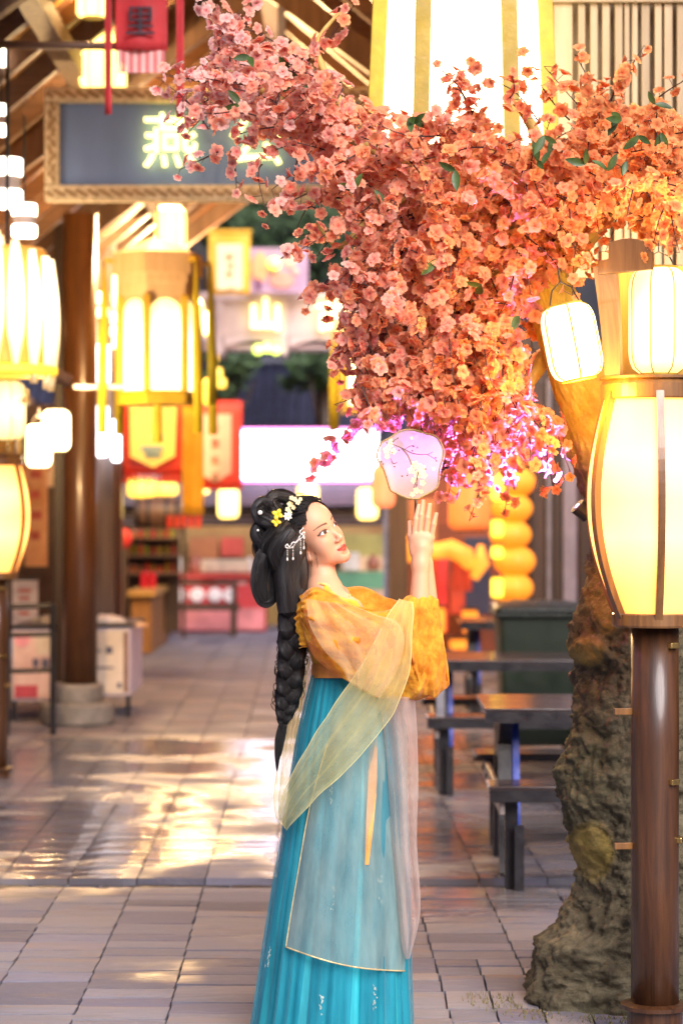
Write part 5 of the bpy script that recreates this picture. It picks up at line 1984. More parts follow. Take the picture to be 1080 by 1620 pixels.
# ---- lanterns of the walk
FR_Y = mat('ochre lacquered frame', (.40, .27, .02), .5, 0, .25, 8)
FR_TAN = wood('tan lantern roof', (.42, .30, .17), (.60, .46, .32), .5)
PANE = glow('lit pane', (1.0, .50, .04), 1.7, (.9, .8, .5), pale=(1.0, .84, .50), hot=[(0, 1.3), (.55, 1.4), (.8, .8), (1, .5)], zr=(-.34, .36), scale=4)
PANE_BIG = glow('white hot pane', (1.0, .82, .46), 3.6, (.9, .85, .7), scale=2)
PAPER_SM = glow('small lantern paper', (1.0, .66, .16), 2.6, (.9, .8, .4), scale=6)
PAPER_YL = glow('yellow lantern paper', (1.0, .52, .04), 1.5, (.9, .7, .2), scale=6)
TASS = mat('olive yellow streamer', (.36, .30, .01), .7, 0, .2, 5)


def hex_pt(r, k, rot): return (r * math.cos(PI / 3 * k + rot), r * math.sin(PI / 3 * k + rot))


def hex_lantern(label, loc, r, h, pane, frame, roof_m, rot=R(-18), arched=True, streamers=True, roof_h=.24, group=None, flare=0.0, post_w=.05):
    T = thing('palace_lantern', label, 'lantern', loc, 0, group)
    ri = r * .955
    for k in range(6):
        a, b = hex_pt(r, k, rot), hex_pt(r, k + 1, rot)
        a2, b2 = hex_pt(r * (1 - flare), k, rot), hex_pt(r * (1 - flare), k + 1, rot)
        m = MB(); m.bar((*a, -h / 2), (*a2, h / 2), post_w * r / .26, post_w * r / .26, (1, 0, .01)); m.build('corner_post', frame, T, local=True, bevel=.004)
        # pane: slightly inside
        A0, B0 = Vector((*hex_pt(ri, k, rot), -h / 2)), Vector((*hex_pt(ri, k + 1, rot), -h / 2))
        A1, B1 = Vector((*hex_pt(ri * (1 - flare), k, rot), h / 2)), Vector((*hex_pt(ri * (1 - flare), k + 1, rot), h / 2))
        nrm = Vector((math.cos(PI / 3 * (k + .5) + rot), math.sin(PI / 3 * (k + .5) + rot), 0))
        pts = []
        q = lambda s, t_: (A0.lerp(B0, s)).lerp(A1.lerp(B1, s), t_)
        if arched:
            ar = [(0.06, 0), (.94, 0), (.94, .80)] + [(.5 + .44 * math.cos(PI * i / 10), .80 + .17 * math.sin(PI * i / 10)) for i in range(1, 10)] + [(.06, .80)]
        else:
            ar = [(0.03, 0), (.97, 0), (.97, 1), (.03, 1)]
        f_ = [q(s, t_) for s, t_ in ar]; bk = [p - nrm * .012 for p in f_]
        m = MB(); n = len(ar)
        m.add(f_ + bk, [tuple(range(n)), tuple(range(2 * n - 1, n - 1, -1))] + [(i, i + n, (i + 1) % n + n, (i + 1) % n) for i in range(n)])
        m.build('pane', pane, T, local=True)
        if arched:
            m = MB()
            o = [q(s, t_) + nrm * .004 for s, t_ in ((0, .78), (0, 1.0), (1, 1.0), (1, .78))]
            arc = [q(.5 + .46 * math.cos(PI * i / 10), .79 + .18 * math.sin(PI * i / 10)) + nrm * .004 for i in range(11)]
            poly = [o[3]] + arc + [o[0], o[1], o[2]]
            m.add(poly + [p - nrm * .008 for p in poly], [tuple(range(len(poly)))] + [(i, i + len(poly), (i + 1) % len(poly) + len(poly), (i + 1) % len(poly)) for i in range(len(poly))])
            m.build('arch_board', roof_m, T, local=True)
    ax = Matrix.Rotation(rot - PI / 6, 3, 'Z')
    m = MB(); m.lathe([(r * 1.04, -h / 2 - r * .36), (r * 1.04, -h / 2 - r * .08), (r * 1.0, -h / 2)], n=6, ax=ax); m.build('base_board', frame, T, local=True)
    m = MB(); m.lathe([(r * 1.02, h / 2), (r * 1.02, h / 2 + roof_h * .35), (r * 1.08, h / 2 + roof_h * .36), (r * 1.08, h / 2 + roof_h * .62), (r * 1.20, h / 2 + roof_h * .63), (r * 1.20, h / 2 + roof_h * 1.25), (r * 1.05, h / 2 + roof_h * 1.3), (r * .25, h / 2 + roof_h * 1.7)], n=6, ax=ax)
    m.build('roof', roof_m, T, local=True)
    m = MB(); m.tube([(0, 0, h / 2 + roof_h * 1.6), (0, 0, h / 2 + roof_h * 1.6 + 1.1)], .008, 6); m.build('hanging_rod', METAL_DARK, T, local=True)
    if streamers:
        for k in range(6):
            if abs(math.cos(PI / 3 * k + rot)) < .5: continue
            a = hex_pt(r * 1.42, k, rot)
            a1 = hex_pt(r * 1.15, k, rot)
            m = MB(); m.bar((*a1, h / 2 + roof_h), (*a, h / 2 + roof_h * 1.05), .03, .03); m.build('bracket', frame, T, local=True)
            m = MB(); L = h / 2 + roof_h
            m.tube([(*a, L), (*a, L - .25), (a[0] * 1.03, a[1] * 1.03, -.1), (a[0] * 1.04, a[1] * 1.04, -h / 2 - .30)], [.010, .024, .034, .032], 8, flat=.6); m.build('streamer', TASS, T, local=True, smooth=True)
        m = MB(); m.tube([(0, -.05, -h / 2 - r * .3), (0, -.05, -h / 2 - .36)], [.03, .034], 8); m.build('tassel', TASS, T, local=True)
    return T


hx = hex_lantern('large hexagonal palace lantern with arched panes and olive yellow streamers beside the column', P(250, 545, 17.0), .27, .66, PANE, FR_Y, FR_TAN, rot=R(-42))
dup(hx, P(576, 596, 22), R(20), 'smaller looking hexagonal palace lantern half hidden behind the blossoms above the white sign', scale=.8)
big = hex_lantern('huge white hot hexagonal lantern with yellow frame bars hanging above the blossom tree', P(731, 60, 9.4), .345, .92, PANE_BIG, FR_Y, FR_TAN, rot=R(-120), arched=False, streamers=False, flare=.12, post_w=.046, roof_h=.1)
cab = MB()
zc = P(731, 60, 9.4).z + .46 + .16 + 1.1
cab.tube([(-3.35, 11.7, 3.1), (-1.5, 9.9, zc - .25), (big.location.x, 9.4, zc), (2.2, 9.4, zc + .1), (4.6, 9.4, zc + .3)], .008, 6)
tag(cab.build('overhead_cable', METAL_DARK, None), 'overhead cable stretched across the street carrying the huge hexagonal lantern', 'cable')


bulb(hx, 60, 1.25)
bulb(big, 42, -.66, (1.0, .62, .30))


def sml(label, px, py, Y, wpx, hpx, shade=None, n=8, group=None, watt=0, **kw):
    k = Y / FPX
    o = paper_lantern('paper_lantern', label, P(px, py, Y), wpx / 2 * k, hpx * k, shade or PAPER_SM, n=n, group=group, hook=.06, **kw)
    if watt: bulb(o, watt, hpx * k / 2 + .10)
    return o


sml('white-hot paper lantern hung close against the dark timber post, upper of the pair', 89, 681, 15.6, 46, 66, PAPER_W2)
sml('white-hot paper lantern hung just below and beside the upper one by the dark post', 62, 706, 15.9, 42, 68, PAPER_W2, watt=95)
sml('yellow paper lantern hanging high above the tan roof of the hexagonal lantern', 270, 364, 20.0, 50, 72, PAPER_SM, watt=340)
sml('pale lantern cut by the top photo edge above the bamboo pole', 148, 6, 13.6, 56, 44, PAPER_SM, watt=95)
sml('tall pale lantern behind the bamboo pole and red ribbon', 155, 96, 14.5, 62, 96, PAPER_SM, watt=95)
sml('short pale lantern peeking out beside the tall one behind the red ribbon', 184, 122, 14.8, 34, 44, PAPER_SM)
sml('small yellow lantern right under the roof edge of the hexagonal lantern', 311, 498, 24, 22, 46, PAPER_SM, watt=300)
sml('tiny yellow lantern next to the olive streamer on the right of the hexagonal lantern', 329, 512, 24.6, 14, 36, PAPER_SM)
sml('amber drop lantern right of the olive streamers, above the red banner', 331, 620, 24.3, 20, 42, PAPER_YL)
for i, (px, py) in enumerate(((182, 503), (182, 524), (185, 543))):
    sml('small round white bulb lantern in the short string beside the olive streamer', px, py, 19.2, 13, 17, PAPER_W2, n=5, group='bulb string by the streamers')
for i, (px, py, w, h_, lb) in enumerate(((158, 472, 26, 18, 'flat white lamp above the grey brown post'), (163, 494, 18, 16, 'small white lamp just under the flat white lamp'))):
    sml(lb, px, py, 19.6, w, h_, PAPER_W2, n=5)
WSIGN = glow('white lit sign', (.95, .92, 1.0), 4, (.9, .9, .9), scale=3)
for (x0, y0, x1, y1, Y, lab) in ((150, 545, 172, 605, 21.2, 'tilted white light box high on the grey brown post'), (146, 642, 170, 722, 21.2, 'white light box sign low on the grey brown post'), (177, 664, 190, 730, 21.3, 'slim white vertical light tube box beside the low light box sign')):
    T = thing('light_box', lab, 'light box', P((x0 + x1) / 2, y1, Y))
    m = MB(); pbox(m, x0, y0, x1, y1, Y, .10); m.build('lit_face', WSIGN, T, bevel=.02)
    m = MB(); pbox(m, x0 - 2, y0 - 3, x1 + 2, y0 - .3, Y - .01, .14); m.build('cap', METAL_DARK, T)

# ---- petal lantern at the upper left and the white tiers above it
PET = glow('lit petal panel', (1.0, .50, .07), 1.2, (.9, .8, .6), pale=(1.0, .84, .5), hot=[(0, .22), (.25, .75), (.45, 1.2), (.8, 1.0), (1, .5)], zr=(-.40, .42), scale=5)
pl_c = P(12, 480, 13.2)
petal = thing('petal_lantern', 'big crown lantern of long glowing petal panels cut by the left photo edge', 'lantern', pl_c)
petal.rotation_euler = (0, 0, 0)
for k in range(14):
    a = 2 * PI * k / 14 + .1
    r = .265
    m = MB()
    rows = []
    for i in range(15):
        f = i / 14
        w = .048 * (math.sin(PI * min(1, .12 + f * .82)) ** .6)
        if f < .3: w *= .35 + f * 2.1
        rr_ = r * (.90 + .12 * math.sin(PI * f))
        c_, s_ = math.cos(a), math.sin(a)
        z = -.36 + .72 * f - .45 * r * math.cos(a)
        rows.append([Vector((c_ * (rr_ - .02) - s_ * e, s_ * (rr_ - .02) + c_ * e, z)) if abs(e) > 1e-6 else Vector((c_ * (rr_ + .012), s_ * (rr_ + .012), z)) for e in (-w, 0, w)])
    m.grid(rows); m.build('petal', PET, petal, local=True, smooth=True, thick=.006)
m = MB(); m.lathe([(.20, -.34), (.215, -.33), (.215, .28), (.19, .30)], n=24); m.build('red_core', mat('orange lantern core', (.80, .36, .06), .5), petal, local=True)
m = MB(); m.lathe([(.25, -.40), (.275, -.385), (.275, -.35), (.25, -.34)], n=28); m.build('gilt_ring', glow('gilt ring lit', (1.0, .50, .03), .7, (.8, .55, .05), scale=8), petal, local=True)
m = MB(); m.tube([(0, 0, .3), (0, 0, 1.5)], .01, 6); m.build('hanging_rod', METAL_DARK, petal, local=True)
TIER = glow('white tier lamp', (1.0, .88, .70), 3.5, (.9, .9, .85), scale=4)
BAND = mat('grey tier band', (.42, .36, .34), .5)
for (px, py, rp, hp_, lab) in ((39, 349, 20, 52, 'white two-tier drum lamp with a grey band over the petal crown lantern'), (14, 290, 22, 78, 'larger white tiered lamp with grey bands at the left edge beside the roof boards'), (2, 190, 8, 50, 'narrow white tiered lamp hanging highest along the left edge'), (2, 60, 8, 90, 'tall white tiered lamp at the very top left corner')):
    k = 13.6 / FPX
    T = thing('tiered_lamp', lab, 'lamp', P(px, py, 13.6))
    hh_ = hp_ * k
    for z0, z1, m_ in ((-.5, -.14, TIER), (.14, .5, TIER)):
        m = MB(); m.lathe([(rp * k * .93, z0 * hh_), (rp * k, z0 * hh_ + .008), (rp * k, z1 * hh_ - .008), (rp * k * .93, z1 * hh_)], n=24); m.build('lit_tier', m_, T, local=True, smooth=False)
    m = MB(); m.lathe([(rp * k * .86, -.14 * hh_), (rp * k * .86, .14 * hh_)], n=24, cap=False); m.build('band', BAND, T, local=True)
    m = MB(); m.tube([(0, 0, hh_ / 2), (0, 0, hh_ / 2 + .5)], .006, 6); m.build('cord', METAL_DARK, T, local=True)
brk = MB(); brk.tube([P(*q) for q in ((-30, 535, 13.9), (20, 552, 13.9), (60, 580, 13.95), (112, 604, 14.0))], [.07, .065, .06, .05], 10, flat=.8)
tag(brk.build('curved_bracket', WOOD_BROWN, None, smooth=True), 'curved brown timber bracket under the petal crown lantern', 'bracket')
tb = MB(); tb.bar(P(118, 612, 16.9), P(248, 612, 16.9), .03, .03)
tag(tb.build('support_arm', STEEL, None), 'thin pale support arm between the column and the hexagonal lantern', 'support arm')

# ---- carts, railing and posters behind the column
CARTF = mat('printed cart panel', (.66, .55, .44), .5, 0, .22, 3, bump=0, col2=(.78, .70, .62))
CARTP = mat('pink printed panel', (.72, .42, .40), .5, 0, .3, 4, bump=0, col2=(.80, .62, .58))
CARTS = mat('lilac side panel', (.60, .56, .70), .5, 0, .2, 4, bump=0)
PRINTP = mat('pink print', (.75, .32, .40), .6, bump=0)
BAGW = mat('white plastic wrap', (.75, .74, .75), .3, 0, .15, 12, bump=.01)


def cart(label, x0, x1, yt, yb, Y, dep, front, side, prints):
    T = thing('snack_cart', label, 'cart', P((x0 + x1) / 2, yb + 16, Y))
    m = MB(); pbox(m, x0, yt, x1, yb, Y, dep); m.build('body', side, T)
    m = MB(); pbox(m, x0 + 2, yt + 4, x1 - 2, yb - 3, Y - .012, .01); m.build('printed_panel', front, T)
    m = MB(); pbox(m, x0 - 3, yt - 5, x1 + 3, yt - .3, Y - .03, dep + .06); m.build('top_edge', METAL_DARK, T, bevel=.008)
    for x in (x0 + 3, x1 - 3):
        for d in (.05, dep - .05):
            m = MB(); a = P(x, yb, Y + d); m.bar((a.x, Y + d, 0), (a.x, Y + d, P(0, yb, Y).z + .01), .035, .035, (0, 1, 0)); m.build('leg', METAL_DARK, T)
    for (xa, ya, xb, yb_, m_) in prints:
        if m_ is PRINTP:
            m = MB(); a = P((xa + xb) / 2, (ya + yb_) / 2, Y - .016); m.lathe([(abs(xb - xa) / 2 * Y / FPX, 0), (abs(xb - xa) / 2 * Y / FPX, .004)], c=a, n=20, ax=Matrix.Rotation(R(90), 3, 'X'))
        else:
            m = MB(); pbox(m, xa, ya, xb, yb_, Y - .018, .005)
        m.build('print', m_, T)
    return T


DKBL = mat('dark blue print', (.08, .08, .14), .6, bump=0)
cart('pale printed snack cart right of the column with a lilac side', 140, 206, 993, 1100, 19.0, 1.15, CARTF, CARTS, [(168, 1023, 178, 1034, DKBL), (148, 1028, 160, 1031, DKBL), (186, 1080, 192, 1088, DKBL), (196, 1000, 203, 1095, mat('brown print', (.20, .10, .08), .6)), (150, 1055, 180, 1058, DKBL)])
cart('pink and cream printed snack cart left of the column', 20, 86, 995, 1108, 18.8, .8, CARTP, CARTS, [(24, 1000, 48, 1024, PRINTP), (52, 1042, 62, 1055, DKBL), (66, 1042, 78, 1056, DKBL), (58, 1002, 83, 1036, CARTF), (24, 1084, 60, 1104, mat('red fruit print', (.45, .06, .09), .6, bump=0))])
for (px, py, w, h_, m_, lab, nm, ct) in ((170, 978, 58, 22, BAGW, 'crumpled white plastic wrapped goods on the right cart', 'wrapped_goods', 'goods'), (70, 978, 40, 20, mat('coloured packets', (.30, .50, .42), .4, var=.9, scale=14, col2=(.75, .72, .65)), 'coloured packets heaped on the left cart', 'packet_heap', 'packets'),
                            (215, 986, 36, 8, mat('pastry tray', (.66, .46, .30), .5), 'flat tray of pastries on the corner of the right cart', 'pastry_tray', 'tray')):
    m = MB(); k = 19.3 / FPX; m.ball(P(px, py + h_ * .3, 19.45), w / 2 * k, 18, 10, (1, .8, h_ / w * 1.2))
    rr = random.Random(px)
    m.v = [tuple(Vector(v) + Vector(mn.noise_vector(Vector(v) * 16)) * .018) for v in m.v]
    tag(m.build(nm, m_, None), lab, ct)
rl = thing('metal_railing', 'low dark metal railing at the left photo edge before the carts', 'railing', P(20, 1150, 17.6))
for y in (958, 1003, 1060):
    m = MB(); m.cyl(P(-60, y + 4, 17.6), P(86, y, 17.6), .018, None, 8); m.build('rail', METAL_DARK, rl)
for x in (-30, 12, 84):
    m = MB(); a = P(x, 955, 17.6); m.cyl((a.x, a.y, 0), a, .022, None, 8); m.build('railing_post', METAL_DARK, rl)
PO = mat('orange poster', (.70, .26, .05), .5, 0, .4, 2.5, bump=0, col2=(.80, .45, .25))
for (x0, y0, x1, y1, Y, m_, lab) in ((40, 705, 75, 896, 20.2, PO, 'tall orange hanging poster behind the yellow barrel lantern'), (66, 655, 86, 770, 20.6, mat('cream poster', (.70, .56, .42), .6, 0, .3, 4), 'small cream poster under the white-hot lanterns'), (20, 918, 60, 988, 20.0, mat('lilac poster', (.55, .48, .66), .6, 0, .5, 5, col2=(.75, .70, .72)), 'lilac and white poster standing behind the left cart')):
    T = thing('poster', lab, 'poster', P((x0 + x1) / 2, y1, Y))
    m = MB(); pbox(m, x0, y0, x1, y1, Y, .03); m.build('sheet', m_, T)
    m = MB(); pbox(m, x0 - 1, y0 - 4, x1 + 1, y0 - .3, Y - .01, .05); m.build('top_bar', METAL_DARK, T)
    for i in range(4):
        m = MB(); w = (x1 - x0); yy = y0 + (y1 - y0) * (.2 + .17 * i); pbox(m, x0 + w * .25, yy, x1 - w * (.25 + .08 * (i % 2)), yy + (y1 - y0) * .07, Y - .006, .004); m.build('print', mat('poster print', (.42, .08, .06), .6, bump=0), T)
# shopfront closing the left side
lw = thing('shop_front', 'dark timber shop front behind the carts on the left', 'shop front', (-4.3, 24, 0))
m = MB(); m.box((-4.45, 25, 1.6), (.2, 24, 3.2)); m.build('wall', WOOD_DARK, lw)
m = MB(); pbox(m, -20, 640, 150, 1010, 24.5, .2); m.build('back_wall', mat('brown stall wall', (.055, .032, .024), .6, 0, .5, 2), lw)
for i in range(9):
    m = MB(); m.box((-4.32, 14.5 + 2.4 * i, 1.6), (.08, .16, 3.2)); m.build('wall_post', WOOD_BROWN, lw)
# ================================================================== far end of the street
# ---- bridge beam with two lit characters
BEAM = mat('pale mauve rendered beam', (.46, .36, .34), .6, 0, .15, 1.6, bump=.004)
beam = thing('footbridge', 'pale rendered footbridge across the far end of the street with two glowing characters', 'footbridge', P(450, 560, 33))
m = MB(); pbox(m, 250, 462, 760, 474, 32.95, 1.3); m.build('coping', BEAM, beam)
for i in range(5):
    x0 = 250 + 102 * i
    m = MB(); pbox(m, x0 + 1, 474.4, x0 + 99, 531, 33.05, 1.0); m.build('panel', BEAM, beam)
    # shallow arch under each bay
    n = 16
    poly = [P(x0 + 3 + 95 * j / n, 548 - 10 * math.sin(PI * j / n), 33.02) for j in range(n + 1)]
    xz = [(p.x, p.z) for p in poly] + [(P(x0 + 98, 531.4, 33.02).x, P(x0, 531.4, 33.02).z), (P(x0 + 3, 531.4, 33.02).x, P(x0, 531.4, 33.02).z)]
    m = MB(); m.prism(xz, 33.02, 33.9); m.build('arch', BEAM, beam)
    m = MB(); pbox(m, x0 - 10, 474.5, x0 + .5, 560, 32.98, 1.15); m.build('pier_strip', BEAM, beam)
m = MB(); pbox(m, 250, 545, 760, 552, 33.15, .7); m.build('lower_string', BEAM, beam)
for ch, px in (('山', 420), ('古', 525)):
    text_mb(ch, .46, .03, facing(P(px, 501, 32.9)), fatten=.012).build('glowing_character', LET, beam)
for (px, w) in ((422, 40),):
    T = MB()
    for i in range(3): T.ball(P(px - 14 + 14 * i, 553 - 3 * (i % 2), 32.9), .07, 10, 8)
    tag(T.build('green_lamp', glow('green lamp', (.65, 1.0, .04), 1.6), None, smooth=True), 'small green glowing lamp cluster under the footbridge', 'lamp')
for x in (214, 764):
    m = MB(); pbox(m, x, 470, x + 36, 1000, 33.1, 1.0); m.build('bridge_pier', BEAM, beam)

# ---- banners above the bridge
BAN_Y = mat('amber banner', (.85, .42, .02), .6, 0, .25, 2, bump=0, col2=(.92, .58, .05))
CREAMB = mat('cream banner panel', (.85, .70, .42), .6, 0, .1, 3, bump=0)
T = thing('standing_banner', 'amber banner with a cream middle standing on the footbridge', 'banner', P(363, 466, 32))
cloth(330, 368, 396, 466, 32.0, .02, 1).build('cloth', BAN_Y, T, thick=.01, smooth=True)
m = MB(); pbox(m, 343, 386, 384, 458, 31.94, .01); m.build('middle_panel', CREAMB, T)
for i, (x, y, w, h_) in enumerate(((358, 402, 10, 8), (361, 417, 8, 7), (358, 430, 9, 7), (361, 455, 10, 7))):
    m = MB(); pbox(m, x, y, x + w, y + h_, 31.92, .01); m.build('print', mat('amber print', (.42, .22, .08), .6, bump=0), T)
m = MB(); pbox(m, 328, 363, 398, 368, 31.97, .06); m.build('top_rod', BAN_Y, T)
T = thing('festival_billboard', 'mauve and orange festival billboard standing on the footbridge beside the amber banner', 'billboard', P(440, 466, 32.6))
m = MB(); pbox(m, 396, 392, 487, 463, 32.6, .08); m.build('sheet', mat('mauve sheet', (.42, .26, .42), .6, 0, .35, 1.2, col2=(.62, .42, .58)), T)
for (x, y, w, h_, c) in ((398, 398, 26, 50, (.80, .36, .16)), (426, 430, 40, 26, (.78, .30, .22)), (450, 398, 20, 26, (.82, .50, .35)), (404, 436, 10, 24, (.15, .05, .12)), (462, 424, 12, 10, (.90, .55, .42))):
    m = MB(); a = P(x + w / 2, y + h_ / 2, 32.57); m.ball(a, .5, 12, 8, (w * 33 / FPX, .02, h_ * 33 / FPX)); m.build('print', mat('billboard print', c, .6, bump=0), T)
m = MB(); m.ball(P(434, 417, 32.5), .085, 14, 10); m.build('lime_lamp', glow('lime lamp', (.62, .9, .02), 1.6), T, smooth=True)

T = thing('hanging_banner', 'small red flag banner with white strokes beside the yellow lantern above the tan roof', 'banner', P(217, 412, 23))
cloth(188, 364, 246, 412, 23.0, .015, 1).build('cloth', RED, T, thick=.01, smooth=True)
for i in range(4):
    m = MB(); pbox(m, 203 + 9 * i, 377, 208 + 9 * i, 390 - 3 * (i % 2), 22.95, .01); m.build('stroke', CREAMB, T)
m = MB(); pbox(m, 199, 373, 242, 377, 22.95, .01); m.build('stroke', CREAMB, T)
m = MB(); pbox(m, 186, 361, 248, 363.6, 22.96, .05); m.build('top_rod', WOOD_DARK, T)
# ---- buildings and trees beyond
NAVY = mat('navy night wall', (.020, .020, .040), .6, 0, .4, .8)
TILE = mat('dark blue roof tile', (.025, .028, .055), .45, 0, .4, 3)
far_h = thing('far_house', 'dark navy house with a ribbed tiled roof behind the white light box sign', 'house', (0, 41, 0))
m = MB(); m.box((0, 43.2, 1.5), (18, .3, 3.0)); m.build('wall', NAVY, far_h)
za, zb = P(0, 690, 40).z, P(0, 606, 43).z
m = MB(); m.add([(-9, 40, za), (9, 40, za), (9, 43.4, zb + .3), (-9, 43.4, zb + .3), (-9, 40, za - .1), (9, 40, za - .1), (9, 43.4, zb + .2), (-9, 43.4, zb + .2)], [(0, 1, 2, 3), (7, 6, 5, 4), (0, 4, 5, 1), (1, 5, 6, 2), (2, 6, 7, 3), (3, 7, 4, 0)])
rf_ = m.build('roof', TILE, far_h)
m = MB()
for i in range(90):
    x = -8.9 + .2 * i
    m.tube([(x, 39.97, za + .02), (x, 43.4, zb + .32)], .05, 6)
tag(m.build('tile_rib', TILE, rf_), kind='stuff')
m = MB(); m.tube([(-9, 43.4, zb + .38), (9, 43.4, zb + .38)], .12, 8); m.build('ridge', TILE, rf_)
back = MB(); back.box((0, 58, 5), (60, .5, 10))
tag(back.build('far_facade', mat('night facade', (.012, .013, .022), .7, 0, .5, .3), None), 'dark unlit building far behind the trees', 'building')
LEAFD = mat('night foliage', (.035, .075, .028), .55, 0, .6, 3, bump=0, col2=(.075, .13, .05))


def dark_tree(label, px, py, Y, rpx, hpx, n, seed, group=None):
    k = Y / FPX
    T = thing('street_tree', label, 'tree', (P(px, py, Y).x, Y, 0), 0, group)
    rr = random.Random(seed)
    c = P(px, py, Y)
    m = MB(); m.tube([(c.x, Y, 0), (c.x + .1, Y, c.z * .6), (c.x, Y, c.z)], [.16, .11, .04], 8)
    for q in range(5):
        e = c + Vector((rr.gauss(0, rpx * k * .5), rr.gauss(0, .5), rr.gauss(0, hpx * k * .4))); m.tube([(c.x, Y, c.z * .7), e], [.05, .012], 6)
    m.build('trunk', WOOD_DARK, T, smooth=True)
    m = MB()
    cl = [(rr.gauss(0, .42), rr.gauss(0, .5), rr.gauss(0, .42)) for _ in range(26)]
    for q in range(n):
        a = rr.choice(cl)
        p = c + Vector(((a[0] + rr.gauss(0, .17)) * rpx * k, (a[1] + rr.gauss(0, .2)) * rpx * k, (a[2] + rr.gauss(0, .17)) * hpx * k))
        d = Vector((rr.gauss(0, 1), rr.gauss(0, 1), rr.gauss(0, 1))).normalized() * rr.uniform(.06, .12)
        s_ = d.orthogonal().normalized() * d.length * .45
        m.add([p - d, p + s_, p + d, p - s_], [(0, 1, 2, 3)])
    m.build('crown', LEAFD, T)
    return T


dark_tree('lit green tree above the footbridge, between roof edge and amber banner', 345, 350, 38, 95, 70, 2600, 1)
dark_tree('dark tree behind the festival billboard', 500, 380, 39, 90, 110, 2200, 2)
dark_tree('green bushy tree below the footbridge, right of the olive streamers', 355, 600, 37, 52, 40, 1600, 3)
dark_tree('dark tree below the footbridge beside the blossoms', 510, 585, 38, 60, 32, 1400, 4)
dark_tree('dark tree hidden low behind the roof edge at the left', 180, 420, 38, 60, 120, 1600, 5)
dark_tree('broad dark tree high behind the billboard and the blossoms', 430, 330, 44, 110, 120, 2200, 6)
for i, (px, py) in enumerate(((337, 566), (344, 590), (350, 606))):
    sml('small round amber lamp among the green leaves below the footbridge', px, py, 36.0, 15, 15, PAPER_YL, n=5, group='amber lamps in the green tree')

# ---- light box sign, banners, lanterns of the stall
LED = glow('overexposed white sign', (.96, .88, 1.0), 7, (.9, .9, .9), scale=.8)
LEDP = glow('pink light edge', (.95, .22, .75), 1.6, (.8, .3, .6), scale=2)
T = thing('light_box_sign', 'wide overexposed white light box sign with pink edge over the far stall', 'sign', P(480, 762, 31))
m = MB(); pbox(m, 366, 683, 597, 757, 31.0, .2); m.build('lit_face', LED, T, bevel=.03)
for a in ((362, 677, 601, 682.4), (362, 757.6, 601, 763)): 
    m = MB(); pbox(m, *a, 30.98, .24); m.build('pink_edge', LEDP, T, bevel=.015)
FAINT = glow('faint sign print', (.75, .55, .80), 1.0, (.6, .4, .6), scale=3)
for (x, y, w, h_) in ((400, 722, 5, 12), (433, 724, 4, 13), (447, 722, 6, 15)):
    m = MB(); a, b = P(x, y + h_, 30.985), P(x + w, y, 30.985); m.bar(a, b, .03, .01, (0, 1, 0)); m.build('print', FAINT, T)
REDB = mat('vermilion banner', (.72, .055, .03), .6, 0, .15, 3, bump=0)
PEACHB = mat('peach banner panel', (.85, .48, .33), .6, 0, .1, 3, bump=0)
T = thing('hanging_banner', 'vermilion banner with a peach panel and four small dark characters beside the white sign', 'banner', P(348, 775, 27))
cloth(316, 634, 383, 775, 27.0, .015, 1).build('cloth', REDB, T, thick=.01, smooth=True)
m = MB(); pa = [P(*q, 26.94) for q in ((314, 655), (366, 655), (366, 748), (340, 764), (314, 748))]; m.prism([(p.x, p.z) for p in pa][::-1], 26.94, 26.95); m.build('peach_panel', PEACHB, T)
rr = random.Random(4)
for i in range(4):
    m = MB(); y = 668 + 26.5 * i
    for q in range(5):
        pbox(m, 333 + rr.uniform(0, 8), y + q * 2.6, 342 + rr.uniform(0, 6), y + q * 2.6 + 1.5, 26.92 - q * .001, .008)
    for q in range(2):
        x = 335 + 7 * q + rr.uniform(-1, 1); pbox(m, x, y - 1, x + 1.6, y + 13, 26.917, .008)
    m.build('character', mat('brown ink', (.25, .10, .06), .6, bump=0), T)
T = thing('hanging_banner', 'yellow banner with teal marks and a red fringe under the hexagonal lantern', 'banner', P(240, 760, 22))
cloth(196, 636, 287, 750, 22.0, .02, 1).build('cloth', REDB, T, thick=.01, smooth=True)
m = MB(); pa = [P(*q, 21.94) for q in ((205, 636), (280, 636), (277, 722), (242, 740), (206, 722))]; m.prism([(p.x, p.z) for p in pa][::-1], 21.94, 21.95); m.build('yellow_panel', mat('yellow banner panel', (.92, .70, .16), .6, 0, .12, 2, bump=0), T)  # plain yellow cloth, gives off no light
for (x, y, w, h_) in ((224, 706, 34, 8), (230, 716, 24, 7), (240, 686, 18, 8)):
    m = MB(); pbox(m, x, y, x + w, y + h_, 21.92, .01); m.build('mark', mat('teal mark', (.22, .34, .32), .6, bump=0), T)
for i in range(11):
    m = MB(); x = 198 + 8.1 * i; pbox(m, x, 750, x + 5.5, 764 - 2 * (i % 2), 22.0, .02); m.build('fringe', REDB, T)
T = thing('hanging_banner', 'narrow amber banner with a red fringe between yellow and vermilion banners', 'banner', P(300, 835, 24))
cloth(288, 640, 322, 815, 24.0, .015, 1).build('cloth', BAN_Y, T, thick=.01, smooth=True)
for i in range(5):
    m = MB(); x = 264 + 11.5 * i; pbox(m, x, 816, x + 8, 835, 24.0, .02); m.build('fringe', REDB, T)
